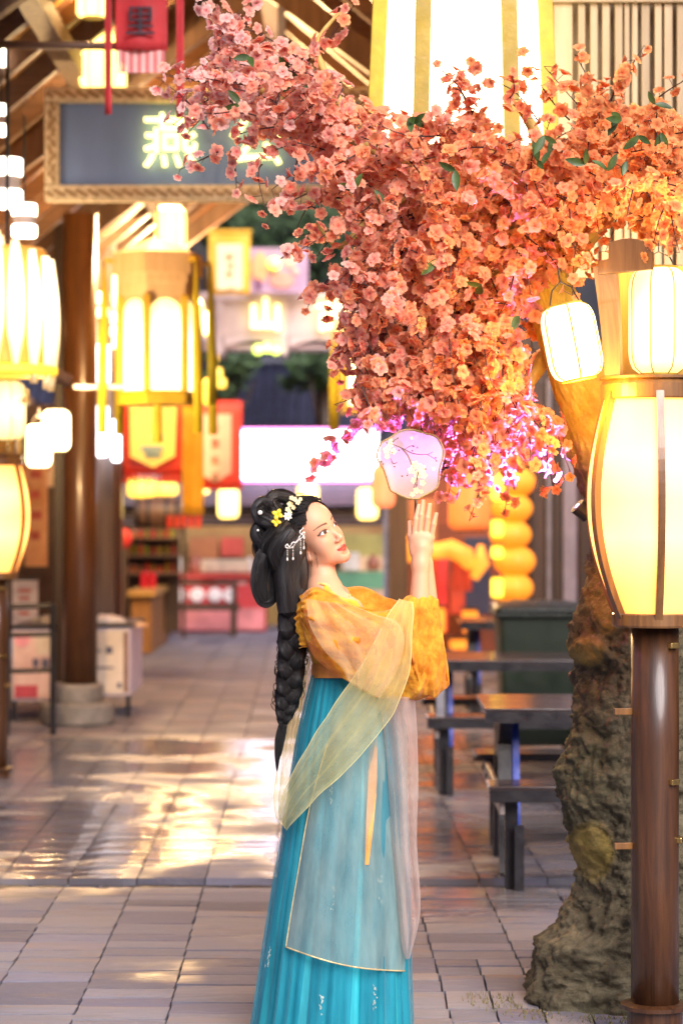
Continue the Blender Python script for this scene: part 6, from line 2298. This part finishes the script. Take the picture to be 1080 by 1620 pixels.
for (px, py, w, h_, lab) in ((361, 796, 34, 48, 'yellow lantern under the left end of the white light box sign'), (487, 782, 34, 30, 'yellow lantern peeking out right above the woman\'s hair'), (581, 797, 34, 50, 'yellow lantern beside the wooden post, right of the woman\'s face'), (321, 773, 20, 16, 'small bright lamp at the foot of the vermilion banner'), (224, 772, 46, 30, 'broad golden lamp above the wooden barrel'), (262, 774, 40, 20, 'dim golden lamp right of the broad one above the barrel')):
    sml(lab, px, py, 28.5, w, h_, PAPER_YL if 'golden' in lab else PAPER_SM)

stall = thing('food_stall', 'far food stall with a dark awning beam, amber back wall and shelves', 'stall', P(450, 1000, 34))
m = MB(); pbox(m, 190, 765, 625, 800, 31.6, .25); m.build('awning_beam', mat('dark mauve beam', (.075, .06, .08), .6, 0, .3, 2), stall)
m = MB(); pbox(m, 190, 801, 625, 832, 31.9, .2); m.build('louvre_board', mat('dark louvre', (.05, .035, .04), .6, 0, .3, 2), stall)
for i in range(4):
    m = MB(); pbox(m, 192, 803 + 7.2 * i, 623, 806 + 7.2 * i, 31.85, .04); m.build('louvre', mat('louvre edge', (.13, .10, .12), .5), stall)
m = MB(); pbox(m, 190, 832, 625, 1004, 34.6, .2); m.build('back_wall', mat('amber back wall', (.40, .16, .03), .5, 0, .5, 1.1, col2=(.30, .20, .06), bump=0), stall)
for (x0, y0, x1, y1, c) in ((470, 845, 612, 880, (.24, .20, .05)), (540, 880, 612, 905, (.50, .32, .18)), (350, 850, 385, 880, (.42, .05, .03)), (300, 850, 345, 884, (.30, .10, .03)), (540, 925, 612, 950, (.10, .28, .16)), (548, 955, 612, 985, (.48, .10, .07)), (470, 890, 530, 925, (.10, .05, .04))):
    m = MB(); pbox(m, x0, y0, x1, y1, 34.3, .2); m.build('wall_panel', mat('stall panel', c, .6, 0, .3, 3, bump=0), stall)
LAMPW = glow('stall strip light', (1.0, .85, .55), 1.6, (.9, .8, .6))
cnt = thing('red_counter', 'long red counter with white patches and dark lettering lines in front of the far stall', 'counter', P(340, 1000, 32.5))
CR = mat('red counter front', (.55, .045, .05), .5, 0, .25, 2, bump=0)
m = MB(); pbox(m, 226, 915, 420, 1000, 32.6, .7); m.build('front', CR, cnt, bevel=.02)
m = MB(); pbox(m, 222, 909, 424, 914.6, 32.5, .9); m.build('counter_top', mat('red top', (.60, .07, .06), .4), cnt)
m = MB(); pbox(m, 250, 962, 418, 996, 32.57, .02); m.build('faded_panel', mat('faded pink panel', (.60, .20, .20), .5, 0, .3, 3, bump=0), cnt)
for x in (276, 303, 331, 355):
    m = MB(); a = P(x + 9, 941, 32.55); m.ball(a, .1, 12, 8, (1, .08, .95)); m.build('white_patch', mat('white patch', (.80, .72, .70), .5, bump=0), cnt)
for (x0, x1) in ((256, 316), (340, 390)):
    m = MB(); pbox(m, x0, 919, x1, 925, 32.58, .015); m.build('lettering_line', mat('pink line', (.72, .35, .32), .5, bump=0), cnt)
cnt2 = thing('green_red_counter', 'counter with green and red panels seen behind the woman\'s shoulder', 'counter', P(590, 1000, 32.5))
for (y0, y1, c) in ((905, 932, (.10, .30, .18)), (933, 954, (.55, .38, .26)), (955, 1000, (.50, .08, .07))):
    m = MB(); pbox(m, 520, y0, 614, y1, 32.6, .6); m.build('panel', mat('counter panel', c, .5, 0, .3, 3, bump=0), cnt2)
for (px, py, w, h_, c, nm, lab, ct) in ((357, 895, 78, 20, (.72, .60, .45), 'steel_tray', 'long pale food tray on the red counter', 'tray'), (284, 895, 16, 26, (.75, .75, .72), 'white_jar', 'white jar on the red counter left of the tray', 'jar'), (269, 880, 12, 46, (.85, .45, .08), 'orange_bottle', 'tall orange bottle on the red counter', 'bottle'),
                                      (310, 893, 24, 28, (.40, .14, .10), 'brown_pot', 'brown pot beside the pale food tray', 'pot'), (555, 888, 26, 28, (.72, .70, .72), 'white_box', 'white box on the green and red counter', 'box'), (590, 890, 20, 24, (.30, .10, .06), 'dark_pot', 'dark pot on the green and red counter next to the post', 'pot'), (395, 893, 14, 24, (.80, .78, .85), 'white_cup', 'white cup at the end of the pale food tray', 'cup')):
    k = 32.8 / FPX; c_ = P(px, py + h_ / 2, 32.9); w2, h2 = w * k / 2, h_ * k
    m = MB()
    if 'tray' in nm or 'box' in nm:
        m.box((c_.x, 32.9, c_.z + h2 * .5), (w2 * 2, .3, h2)); o = m.build(nm, mat(nm, c, .4), None, bevel=.02)
    else:
        m.lathe([(w2 * .8, 0), (w2, h2 * .1), (w2, h2 * .65), (w2 * .5, h2 * .8), (w2 * .5, h2)], c=c_, n=14); o = m.build(nm, mat(nm, c, .35), None, smooth=True)
    tag(o, lab, ct)
bn = thing('wooden_bench', 'long dark wooden bench with a back rail in front of the red counter', 'bench', P(320, 1005, 31.5))
m = MB(); pbox(m, 258, 957, 378, 966, 31.4, .4); m.build('seat', WOOD_DARK, bn)
m = MB(); pbox(m, 258, 921, 376, 927, 31.75, .06); m.build('back_rail', WOOD_DARK, bn)
for x in (262, 366):
    m = MB(); a = P(x, 921, 31.7); b = P(x + 9, 921, 31.7); m.box(((a.x + b.x) / 2, 31.72, a.z / 2), (.07, .07, a.z)); m.build('leg', WOOD_DARK, bn)
    m = MB(); m.box(((a.x + b.x) / 2, 31.45, .17), (.07, .07, .36)); m.build('leg', WOOD_DARK, bn)
# wooden serving counter and shelves at the left
ws = thing('wooden_counter', 'honey brown wooden serving counter seen at an angle left of the bench', 'counter', P(235, 1035, 27.5))
m = MB(); pbox(m, 207, 944, 240, 1034, 27.6, 2.6); m.build('body', wood('honey wood', (.20, .085, .018), (.36, .17, .045), .5), ws, bevel=.01)
m = MB(); pbox(m, 202, 934, 246, 943.4, 27.5, 2.8); m.build('counter_top', wood('golden top', (.42, .22, .05), (.60, .36, .10), .4), ws)
for i, x in enumerate((228, 241)):
    m = MB(); c_ = P(x, 934, 28.4); m.lathe([(.042, 0), (.044, .01), (.044, .20), (.03, .22)], c=c_, n=14)
    tag(m.build('red_canister', mat('red canister', (.55, .015, .03), .4), None), 'red canister on the honey brown counter, %s' % ('nearer the barrel rack', 'nearer the bench')[i], 'canister', 'red canisters on the counter')
sh = thing('stall_shelf', 'dark stall shelf with glinting jars behind the honey brown counter', 'shelf', P(235, 930, 29))
m = MB(); pbox(m, 196, 832, 284, 1000, 29.6, .1); m.build('back_panel', WOOD_DARK, sh)
for y in (850, 878, 906):
    m = MB(); pbox(m, 196, y, 284, y + 3, 29.2, .4); m.build('shelf_board', WOOD_BROWN, sh)
rr = random.Random(8)
for y in (850, 878, 906):
    for i in range(8):
        x = 202 + 10.2 * i + rr.uniform(-1, 1); c_ = P(x, y, 29.35)
        m = MB(); r_ = rr.uniform(.018, .032); hh2 = rr.uniform(.08, .15); m.lathe([(r_, 0), (r_, hh2 * .7), (r_ * .6, hh2)], c=c_, n=10)
        tag(m.build('jar', mat('amber jar', (rr.uniform(.2, .6), rr.uniform(.06, .25), .03), .25), None), 'small amber jar on the %s board of the dark stall shelf' % {850: 'top', 878: 'middle', 906: 'bottom'}[y], 'jar', 'jars on the %s shelf board' % {850: 'top', 878: 'middle', 906: 'bottom'}[y])
brl = MB(); ca, cb = P(214, 811, 28), P(287, 811, 28)
brl.tube([ca.lerp(cb, i / 8) for i in range(9)], [.155 + .035 * math.sin(PI * i / 8) for i in range(9)], 20)
T = thing('wooden_barrel', 'brown wooden barrel lying on its side on a rack under the golden lamps', 'barrel', P(250, 835, 28))
brl.build('staves', WOOD_X, T, smooth=True)
for f_ in (.08, .3, .7, .92):
    m = MB(); p = ca.lerp(cb, f_); r_ = .155 + .035 * math.sin(PI * f_) + .004; m.tube([p + Vector((-.02, 0, 0)), p + Vector((.02, 0, 0))], r_, 20); m.build('hoop', METAL_DARK, T)
m = MB(); pbox(m, 206, 834, 292, 838, 27.9, .4); tag(m.build('barrel_rack', WOOD_DARK, None), 'dark plank rack under the wooden barrel', 'rack')
m = MB(); m.ball(P(197, 852, 26), .085, 14, 10, (1, 1, 1.3)); tag(m.build('red_balloon_lantern', mat('small red lantern', (.70, .05, .05), .5), None, smooth=True), 'small red round lantern beside the thin reddish post', 'lantern')
for x in (196, 288):
    m = MB(); pbox(m, x, 838, x + 5, 1010, 28.05, .1); tag(m.build('rack_post', WOOD_DARK, None), 'slim dark post carrying the %s end of the barrel rack' % ('left' if x < 200 else 'right'), 'post', 'posts of the barrel rack')

# ================================================================== right side: stall front, lanterns, bin, tables
rp_ = MB(); pbox(rp_, 616, 700, 645, 1062, 22.0, .18)
tag(rp_.build('timber_post', wood('warm dark post', (.05, .026, .010), (.13, .075, .03), .45), None, bevel=.01), 'brown timber post behind the fan and hands', 'post')
bs = MB(); pbox(bs, 606, 700, 615, 1062, 22.1, .05)
tag(bs.build('led_lit_edging', mat('blue grey pipe', (.20, .26, .48), .35, .3), None), 'blue grey pipe with blue LED light in its colour, beside the brown timber post', 'edging')  # LED-lit edge of the post: blue light put into a strip's colour
rsf = thing('market_stall', 'warm orange lit stall front with dark columns behind the trash bin', 'stall', P(760, 1000, 25))
m = MB(); pbox(m, 646, 560, 1200, 1030, 26.0, .2); m.build('back_wall', mat('warm brown wall', (.30, .075, .018), .6, 0, .45, 1.0, col2=(.20, .04, .015), bump=.004), rsf)
m = MB(); pbox(m, 640, 520, 1200, 600, 25.0, .5); m.build('lintel', WOOD_DARK, rsf)
for (x0, x1, m_) in ((838, 862, WOOD_DARK), (864, 872, mat('grey strip', (.16, .14, .15), .5)), (874, 889, WOOD_DARK), (890, 912, mat('mauve strip', (.22, .18, .20), .5, 0, .3, 3)), (915, 1010, WOOD_DARK)):
    m = MB(); pbox(m, x0, 600, x1, 1040, 21.5, .2); m.build('column', m_, rsf, bevel=.01)
for (x0, y0, x1, y1, c, nm) in ((690, 884, 708, 1000, (.62, .03, .03), 'red_board'), (735, 850, 775, 972, (.02, .025, .06), 'navy_curtain'), (646, 790, 690, 860, (.42, .16, .06), 'brown_board'), (712, 905, 735, 972, (.45, .05, .02), 'red_board')):
    m = MB(); pbox(m, x0, y0, x1, y1, 25.3, .15); m.build(nm, mat(nm, c, .5, 0, .3, 2, bump=0), rsf, bevel=.01)
ORG = glow('orange glowing box', (1.0, .20, .015), .8, (.8, .3, .05), col2=(1.0, .32, .03), scale=5)
ORG2 = glow('orange gourd skin', (1.0, .22, .010), .42, (.85, .30, .03), col2=(1.0, .28, .015), scale=4)
AMB = glow('amber bulb', (1.0, .55, .03), 1.5, (.9, .6, .1))
for (x0, y0, x1, y1, lab) in ((664, 962, 704, 1002, 'low orange glowing box lamp behind the woman\'s sleeve'), (732, 966, 756, 1002, 'second orange glowing box lamp, next to the trash bin'), (712, 1012, 742, 1028, 'small amber box lamp on the ground beyond the benches')):
    T = thing('box_lamp', lab, 'lamp', P((x0 + x1) / 2, y1, 24.5))
    m = MB(); pbox(m, x0, y0, x1, y1, 24.5, .22); m.build('lit_body', ORG, T, bevel=.03)
    m = MB(); pbox(m, x0 - 2, y0 - 4, x1 + 2, y0 - .4, 24.45, .3); m.build('lid', WOOD_DARK, T)
# glowing orange dragon-like paper figure
T = thing('paper_animal_lantern', 'glowing orange paper animal lantern with raised tail behind the hands', 'lantern', P(715, 920, 24))
m = MB(); m.tube([P(652, 880, 24), P(668, 870, 24), P(690, 872, 24), P(712, 868, 24), P(736, 880, 24), P(744, 900, 24)], [.10, .15, .10, .12, .13, .06], 14, flat=.8); m.build('body', ORG, T, smooth=True)
m = MB(); m.tube([P(748, 915, 24), P(762, 890, 24), P(760, 862, 24)], [.05, .08, .03], 10); m.build('tail', ORG, T, smooth=True)
m = MB(); m.ball(P(652, 868, 23.9), .14, 14, 10); m.build('head', ORG, T, smooth=True)
for x in (668, 684, 722, 738):
    m = MB(); m.tube([P(x, 880, 24), P(x + 2, 935, 24)], [.05, .04], 8); m.build('leg', mat('red paper leg', (.6, .06, .02), .6), T)
red_l = thing('red_lantern', 'big orange red rounded box lantern hanging right of the fan', 'lantern', P(742, 788, 18))
m = MB(); a = P(742, 788, 18); k = 18 / FPX
pr2 = []
for i in range(17):
    z = -1 + 2 * i / 16; q = max(0, abs(z) - .78) / .22
    pr2.append((33 * k * (.72 + .28 * math.sqrt(max(0, 1 - q * q))), z * 51 * k))
m.lathe(pr2, c=a, n=28); m.build('shade', glow('orange red lantern paper', (1.0, .13, .02), .55, (.85, .22, .05), col2=(1.0, .22, .05), scale=5, hot=[(0, .7), (.5, 1.1), (1, 1.25)], zr=(-.25, .25)), red_l, smooth=True)
for s_ in (-1, 1):
    m = MB(); m.lathe([(24 * k, -.012), (24 * k, .012)], c=a + Vector((0, 0, s_ * 51 * k)), n=20); m.build('end_ring', WOOD_DARK, red_l)
m = MB(); m.ball(a + Vector((14 * k, -33 * k * .93, .012)), .035, 10, 8, (1, .3, 1)); m.build('dark_mark', mat('dark mark', (.25, .12, .02), .6), red_l)
m = MB(); m.tube([a + Vector((0, 0, 51 * k)), a + Vector((0, 0, 51 * k + .8))], .006, 6); m.build('cord', METAL_DARK, red_l)
sml('pink orange paper lantern just left of the fan, before the timber post', 606, 770, 21.0, 38, 66, glow('pink orange paper', (1.0, .17, .07), .8, (.85, .3, .15)))
g_t = thing('gourd_lantern', 'stack of five glowing orange gourd lanterns beside the dark columns', 'lantern', P(808, 948, 20.5))
for i in range(5):
    m = MB(); m.ball(P(810 + 4 * math.sin(i * 2), 930 - 42 * i, 20.5), .178, 24, 16, (1, 1, .72))
    m.v = [tuple(Vector(v) + Vector((0, 0, 0)) + (Vector(v) - P(810, 930 - 42 * i, 20.5)) * (.05 * math.sin(8 * math.atan2(v[1] - 20.5, v[0] - P(810, 0, 20.5).x)))) for v in m.v]
    m.build('gourd', ORG2, g_t, smooth=True)
m = MB(); m.cyl(P(836, 700, 20.6), P(836, 1060, 20.6), .03); m.build('stand', WOOD_DARK, g_t)
for (y0, y1) in ((748, 792), (822, 850), (864, 884), (914, 946)):
    T = thing('amber_lamp', 'amber lamp glowing beside the gourd stack, about %s of the column of lamps' % {748: 'the top', 822: 'the second', 864: 'the third', 914: 'the lowest'}[y0], 'lamp', P(786, y1, 20.1))
    m = MB(); pbox(m, 777, y0, 796, y1, 20.1, .1); m.build('lit_body', AMB, T, bevel=.025)
    m = MB(); pbox(m, 775, y0 - 3, 798, y0 - .3, 20.08, .14); m.build('cap', WOOD_DARK, T)

# ---- wheeled bin
BIN = mat('dark green plastic', (.014, .024, .014), .42, 0, .15, 3, bump=.001)
BINR = mat('dark green lid plastic', (.010, .016, .012), .35, 0, .3, 14, bump=.004)
bin_ = thing('trash_bin', 'dark green plastic wheeled trash bin behind the picnic tables', 'trash bin', P(850, 1204, 15.7))
cx, k = P(852, 0, 15.7).x, 15.7 / FPX
w0, w1 = 47 * k * 1.16, 62 * k * 1.02
m = MB()
prof = []
for (z, w, d) in ((.10, w0, .24), (.5, (w0 + w1) / 2, .27), (.93, w1, .31)):
    prof.append([(cx - w, 15.95 - d, z), (cx + w, 15.95 - d, z), (cx + w, 15.95 + d, z), (cx - w, 15.95 + d, z)])
for a_, b_ in zip(prof, prof[1:]): m.add(a_ + b_, [(i, (i + 1) % 4, (i + 1) % 4 + 4, i + 4) for i in range(4)])
m.add(prof[0], [(3, 2, 1, 0)]); m.add(prof[-1], [(0, 1, 2, 3)])
m.build('body', BIN, bin_, bevel=.03)
m = MB(); m.box((cx, 15.95, .955), (w1 * 2 + .06, .68, .045)); m.build('rim', BINR, bin_, bevel=.015)
m = MB()
rows = []
for i in range(9):
    f = i / 8
    rows.append([(cx - w1 - .03 + (2 * w1 + .06) * j / 12, 15.95 - .35 + .70 * f, .982 + .05 * math.sin(PI * f) * math.sin(PI * (j + .5) / 13) ** .3 + .006 * math.sin(j * 2.7) * math.sin(i * 1.9)) for j in range(13)])
m.grid(rows); m.build('lid', BINR, bin_, smooth=True, thick=.02)
for s_ in (-1, 1):
    m = MB(); m.tube([(cx + s_ * (w0 - .03), 16.16, .10), (cx + s_ * (w0 + .03), 16.16, .10)], .10, 18); m.build('wheel', METAL_DARK, bin_)
    m = MB(); m.box((cx + s_ * w1 * .6, 16.29, .93), (.05, .06, .05)); m.build('handle_bracket', BINR, bin_)
m = MB(); m.tube([(cx - w1 * .6, 16.33, .94), (cx + w1 * .6, 16.33, .94)], .016, 8); m.build('handle', BINR, bin_)

# ---- picnic tables with attached benches
TABT = mat('wet dark table plank', (.040, .028, .030), .14, 0, .35, 5, stretch=(.15, 2, 2), bump=.0015)
TABF = mat('dark steel table frame', (.012, .011, .014), .4, .0, .2, 6)
TABG = mat('worn grey brown end board', (.26, .22, .20), .4, 0, .25, 6)
TABB = mat('blue lit brace', (.02, .06, .42), .35, 0, .15, 6)  # blue light falling on the braces, put into their colour


def picnic(label, loc, L=1.5, blue=True, rotz=ST_ANG):
    T = thing('picnic_table', label, 'picnic table', loc, rotz, 'picnic tables on the wet paving')
    for i in range(5):
        m = MB(); m.box((L / 2, -.40 + .172 * i + .055, .735), (L, .165, .032)); m.build('top_plank', TABT, T, local=True, bevel=.004)
    m = MB(); m.box((L / 2, -.432, .712), (L, .012, .05)); m.build('apron', TABF, T, local=True)
    for sy in (-1, 1):
        for i in range(2):
            m = MB(); m.box((L / 2, sy * (.62 + .145 * i) + .0, .437), (L, .138, .03)); m.build('seat_plank', TABT, T, local=True, bevel=.004)
        m = MB(); m.box((L / 2, sy * .845, .412), (L, .012, .05)); m.build('seat_apron', TABF, T, local=True)
    for x in (.10, L - .10):
        # leaning table leg, gusset, bench beam with bolts, bench legs
        for sy in (-1, 1):
            m = MB(); m.bar((x, sy * .10, .70), (x, sy * .30, .0), .06, .06, (1, 0, 0)); m.build('leg', TABF, T, local=True)
            m = MB(); m.bar((x + .052, sy * .12, .66), (x + .052, sy * .26, .16), .026, .03, (1, 0, 0)); m.build('brace', TABB if blue else TABF, T, local=True)
            m = MB(); m.box((x, sy * .70, .20), (.055, .06, .40)); m.build('bench_leg', TABF, T, local=True)
            m = MB(); m.box((x + .03, sy * .78, .14), (.04, .03, .28)); m.build('inner_leg', TABF, T, local=True)
        m = MB(); m.prism([(-.40, .712), (-.06, .50), (.06, .50), (.40, .712)], x - .03, x + .03)
        m.v = [(y, x_, z) for x_, y, z in m.v]; m.f = [f[::-1] for f in m.f]
        m.build('gusset', TABF, T, local=True)
        m = MB(); m.box((x - .045, 0, .372), (.025, 1.62, .09)); m.build('bench_beam', TABG, T, local=True, bevel=.006)
        for y in (-.68, -.30, .30, .68):
            m = MB(); m.tube([(x - .066, y, .375), (x - .052, y, .375)], .012, 8); m.build('bolt', METAL_DARK, T, local=True)
    return T


pt = picnic('dark wet picnic table with braces coloured by blue light, nearest to the tree trunk', (.64, 11.12, 0), 1.5)
for (x, y, lab) in ((.50, 14.6, 'dark picnic table behind the nearest one, in front of the trash bin'), (.95, 19.6, 'far dark picnic table by the orange box lamps')):
    dup(pt, (x, y, 0), ST_ANG, lab)
sp = MB(); a = P(694, 1148, 14.2); sp.box((a.x, 14.0, .33), (.045, .045, .66))
tag(sp.build('steel_stub_post', STEEL, None), 'short pale steel post rising from the second picnic table bench', 'post')

# ---- pale slatted screen at the upper right, behind the blossoms
SL = wood('pale slat', (.34, .24, .13), (.50, .37, .22), .5)
scr = thing('slatted_screen', 'pale wooden slatted screen hanging behind the blossoms, right of the huge lantern', 'screen', P(980, 300, 9.9))
edges = [876, 905, 914, 925, 933, 945, 952, 964, 972, 984, 987, 995, 999, 1008, 1014, 1027, 1035, 1046, 1050, 1063, 1070, 1100, 1108, 1140]
for i in range(0, len(edges), 2):
    m = MB(); pbox(m, edges[i], 4, edges[i + 1], 420, 9.9, .03); m.build('slat', SL, scr, bevel=.003)
m = MB(); pbox(m, 870, -40, 1142, 3.4, 9.88, .06); m.build('top_rail', SL, scr, bevel=.004)
m = MB(); pbox(m, 870, 420.6, 1142, 440, 9.88, .06); m.build('bottom_rail', SL, scr, bevel=.004)
BK = mat('polished backing', (.50, .30, .10), .25, .0, .5, 2.2, stretch=(3, 1, .6), bump=0, col2=(.75, .66, .48))
m = MB(); pbox(m, 872, -30, 1140, 436, 10.02, .03); m.build('backing', BK, scr)
for x in (900, 1110):
    m = MB(); a = P(x, -40, 9.9); m.cyl(a, (a.x, a.y, 5.4), .010, None, 6); m.build('hanging_rod', METAL_DARK, scr)
m = MB(); a, b = P(700, 0, 9.9), P(1300, 0, 9.9); m.bar((a.x, 9.9, 5.44), (4.6, 9.9, 5.44), .08, .10)
m.build('carrying_beam', WOOD_BROWN, scr)
# shop front closing the right side of the street
rw = thing('shop_front', 'dark timber shop front behind the tree at the right', 'shop front', (4.6, 22, 0))
m = MB(); m.box((4.7, 22, 2.2), (.2, 28, 4.4)); m.build('wall', WOOD_DARK, rw)
for i in range(8):
    m = MB(); m.box((4.56, 10 + 3.2 * i, 2.2), (.08, .2, 4.4)); m.build('wall_post', WOOD_BROWN, rw)
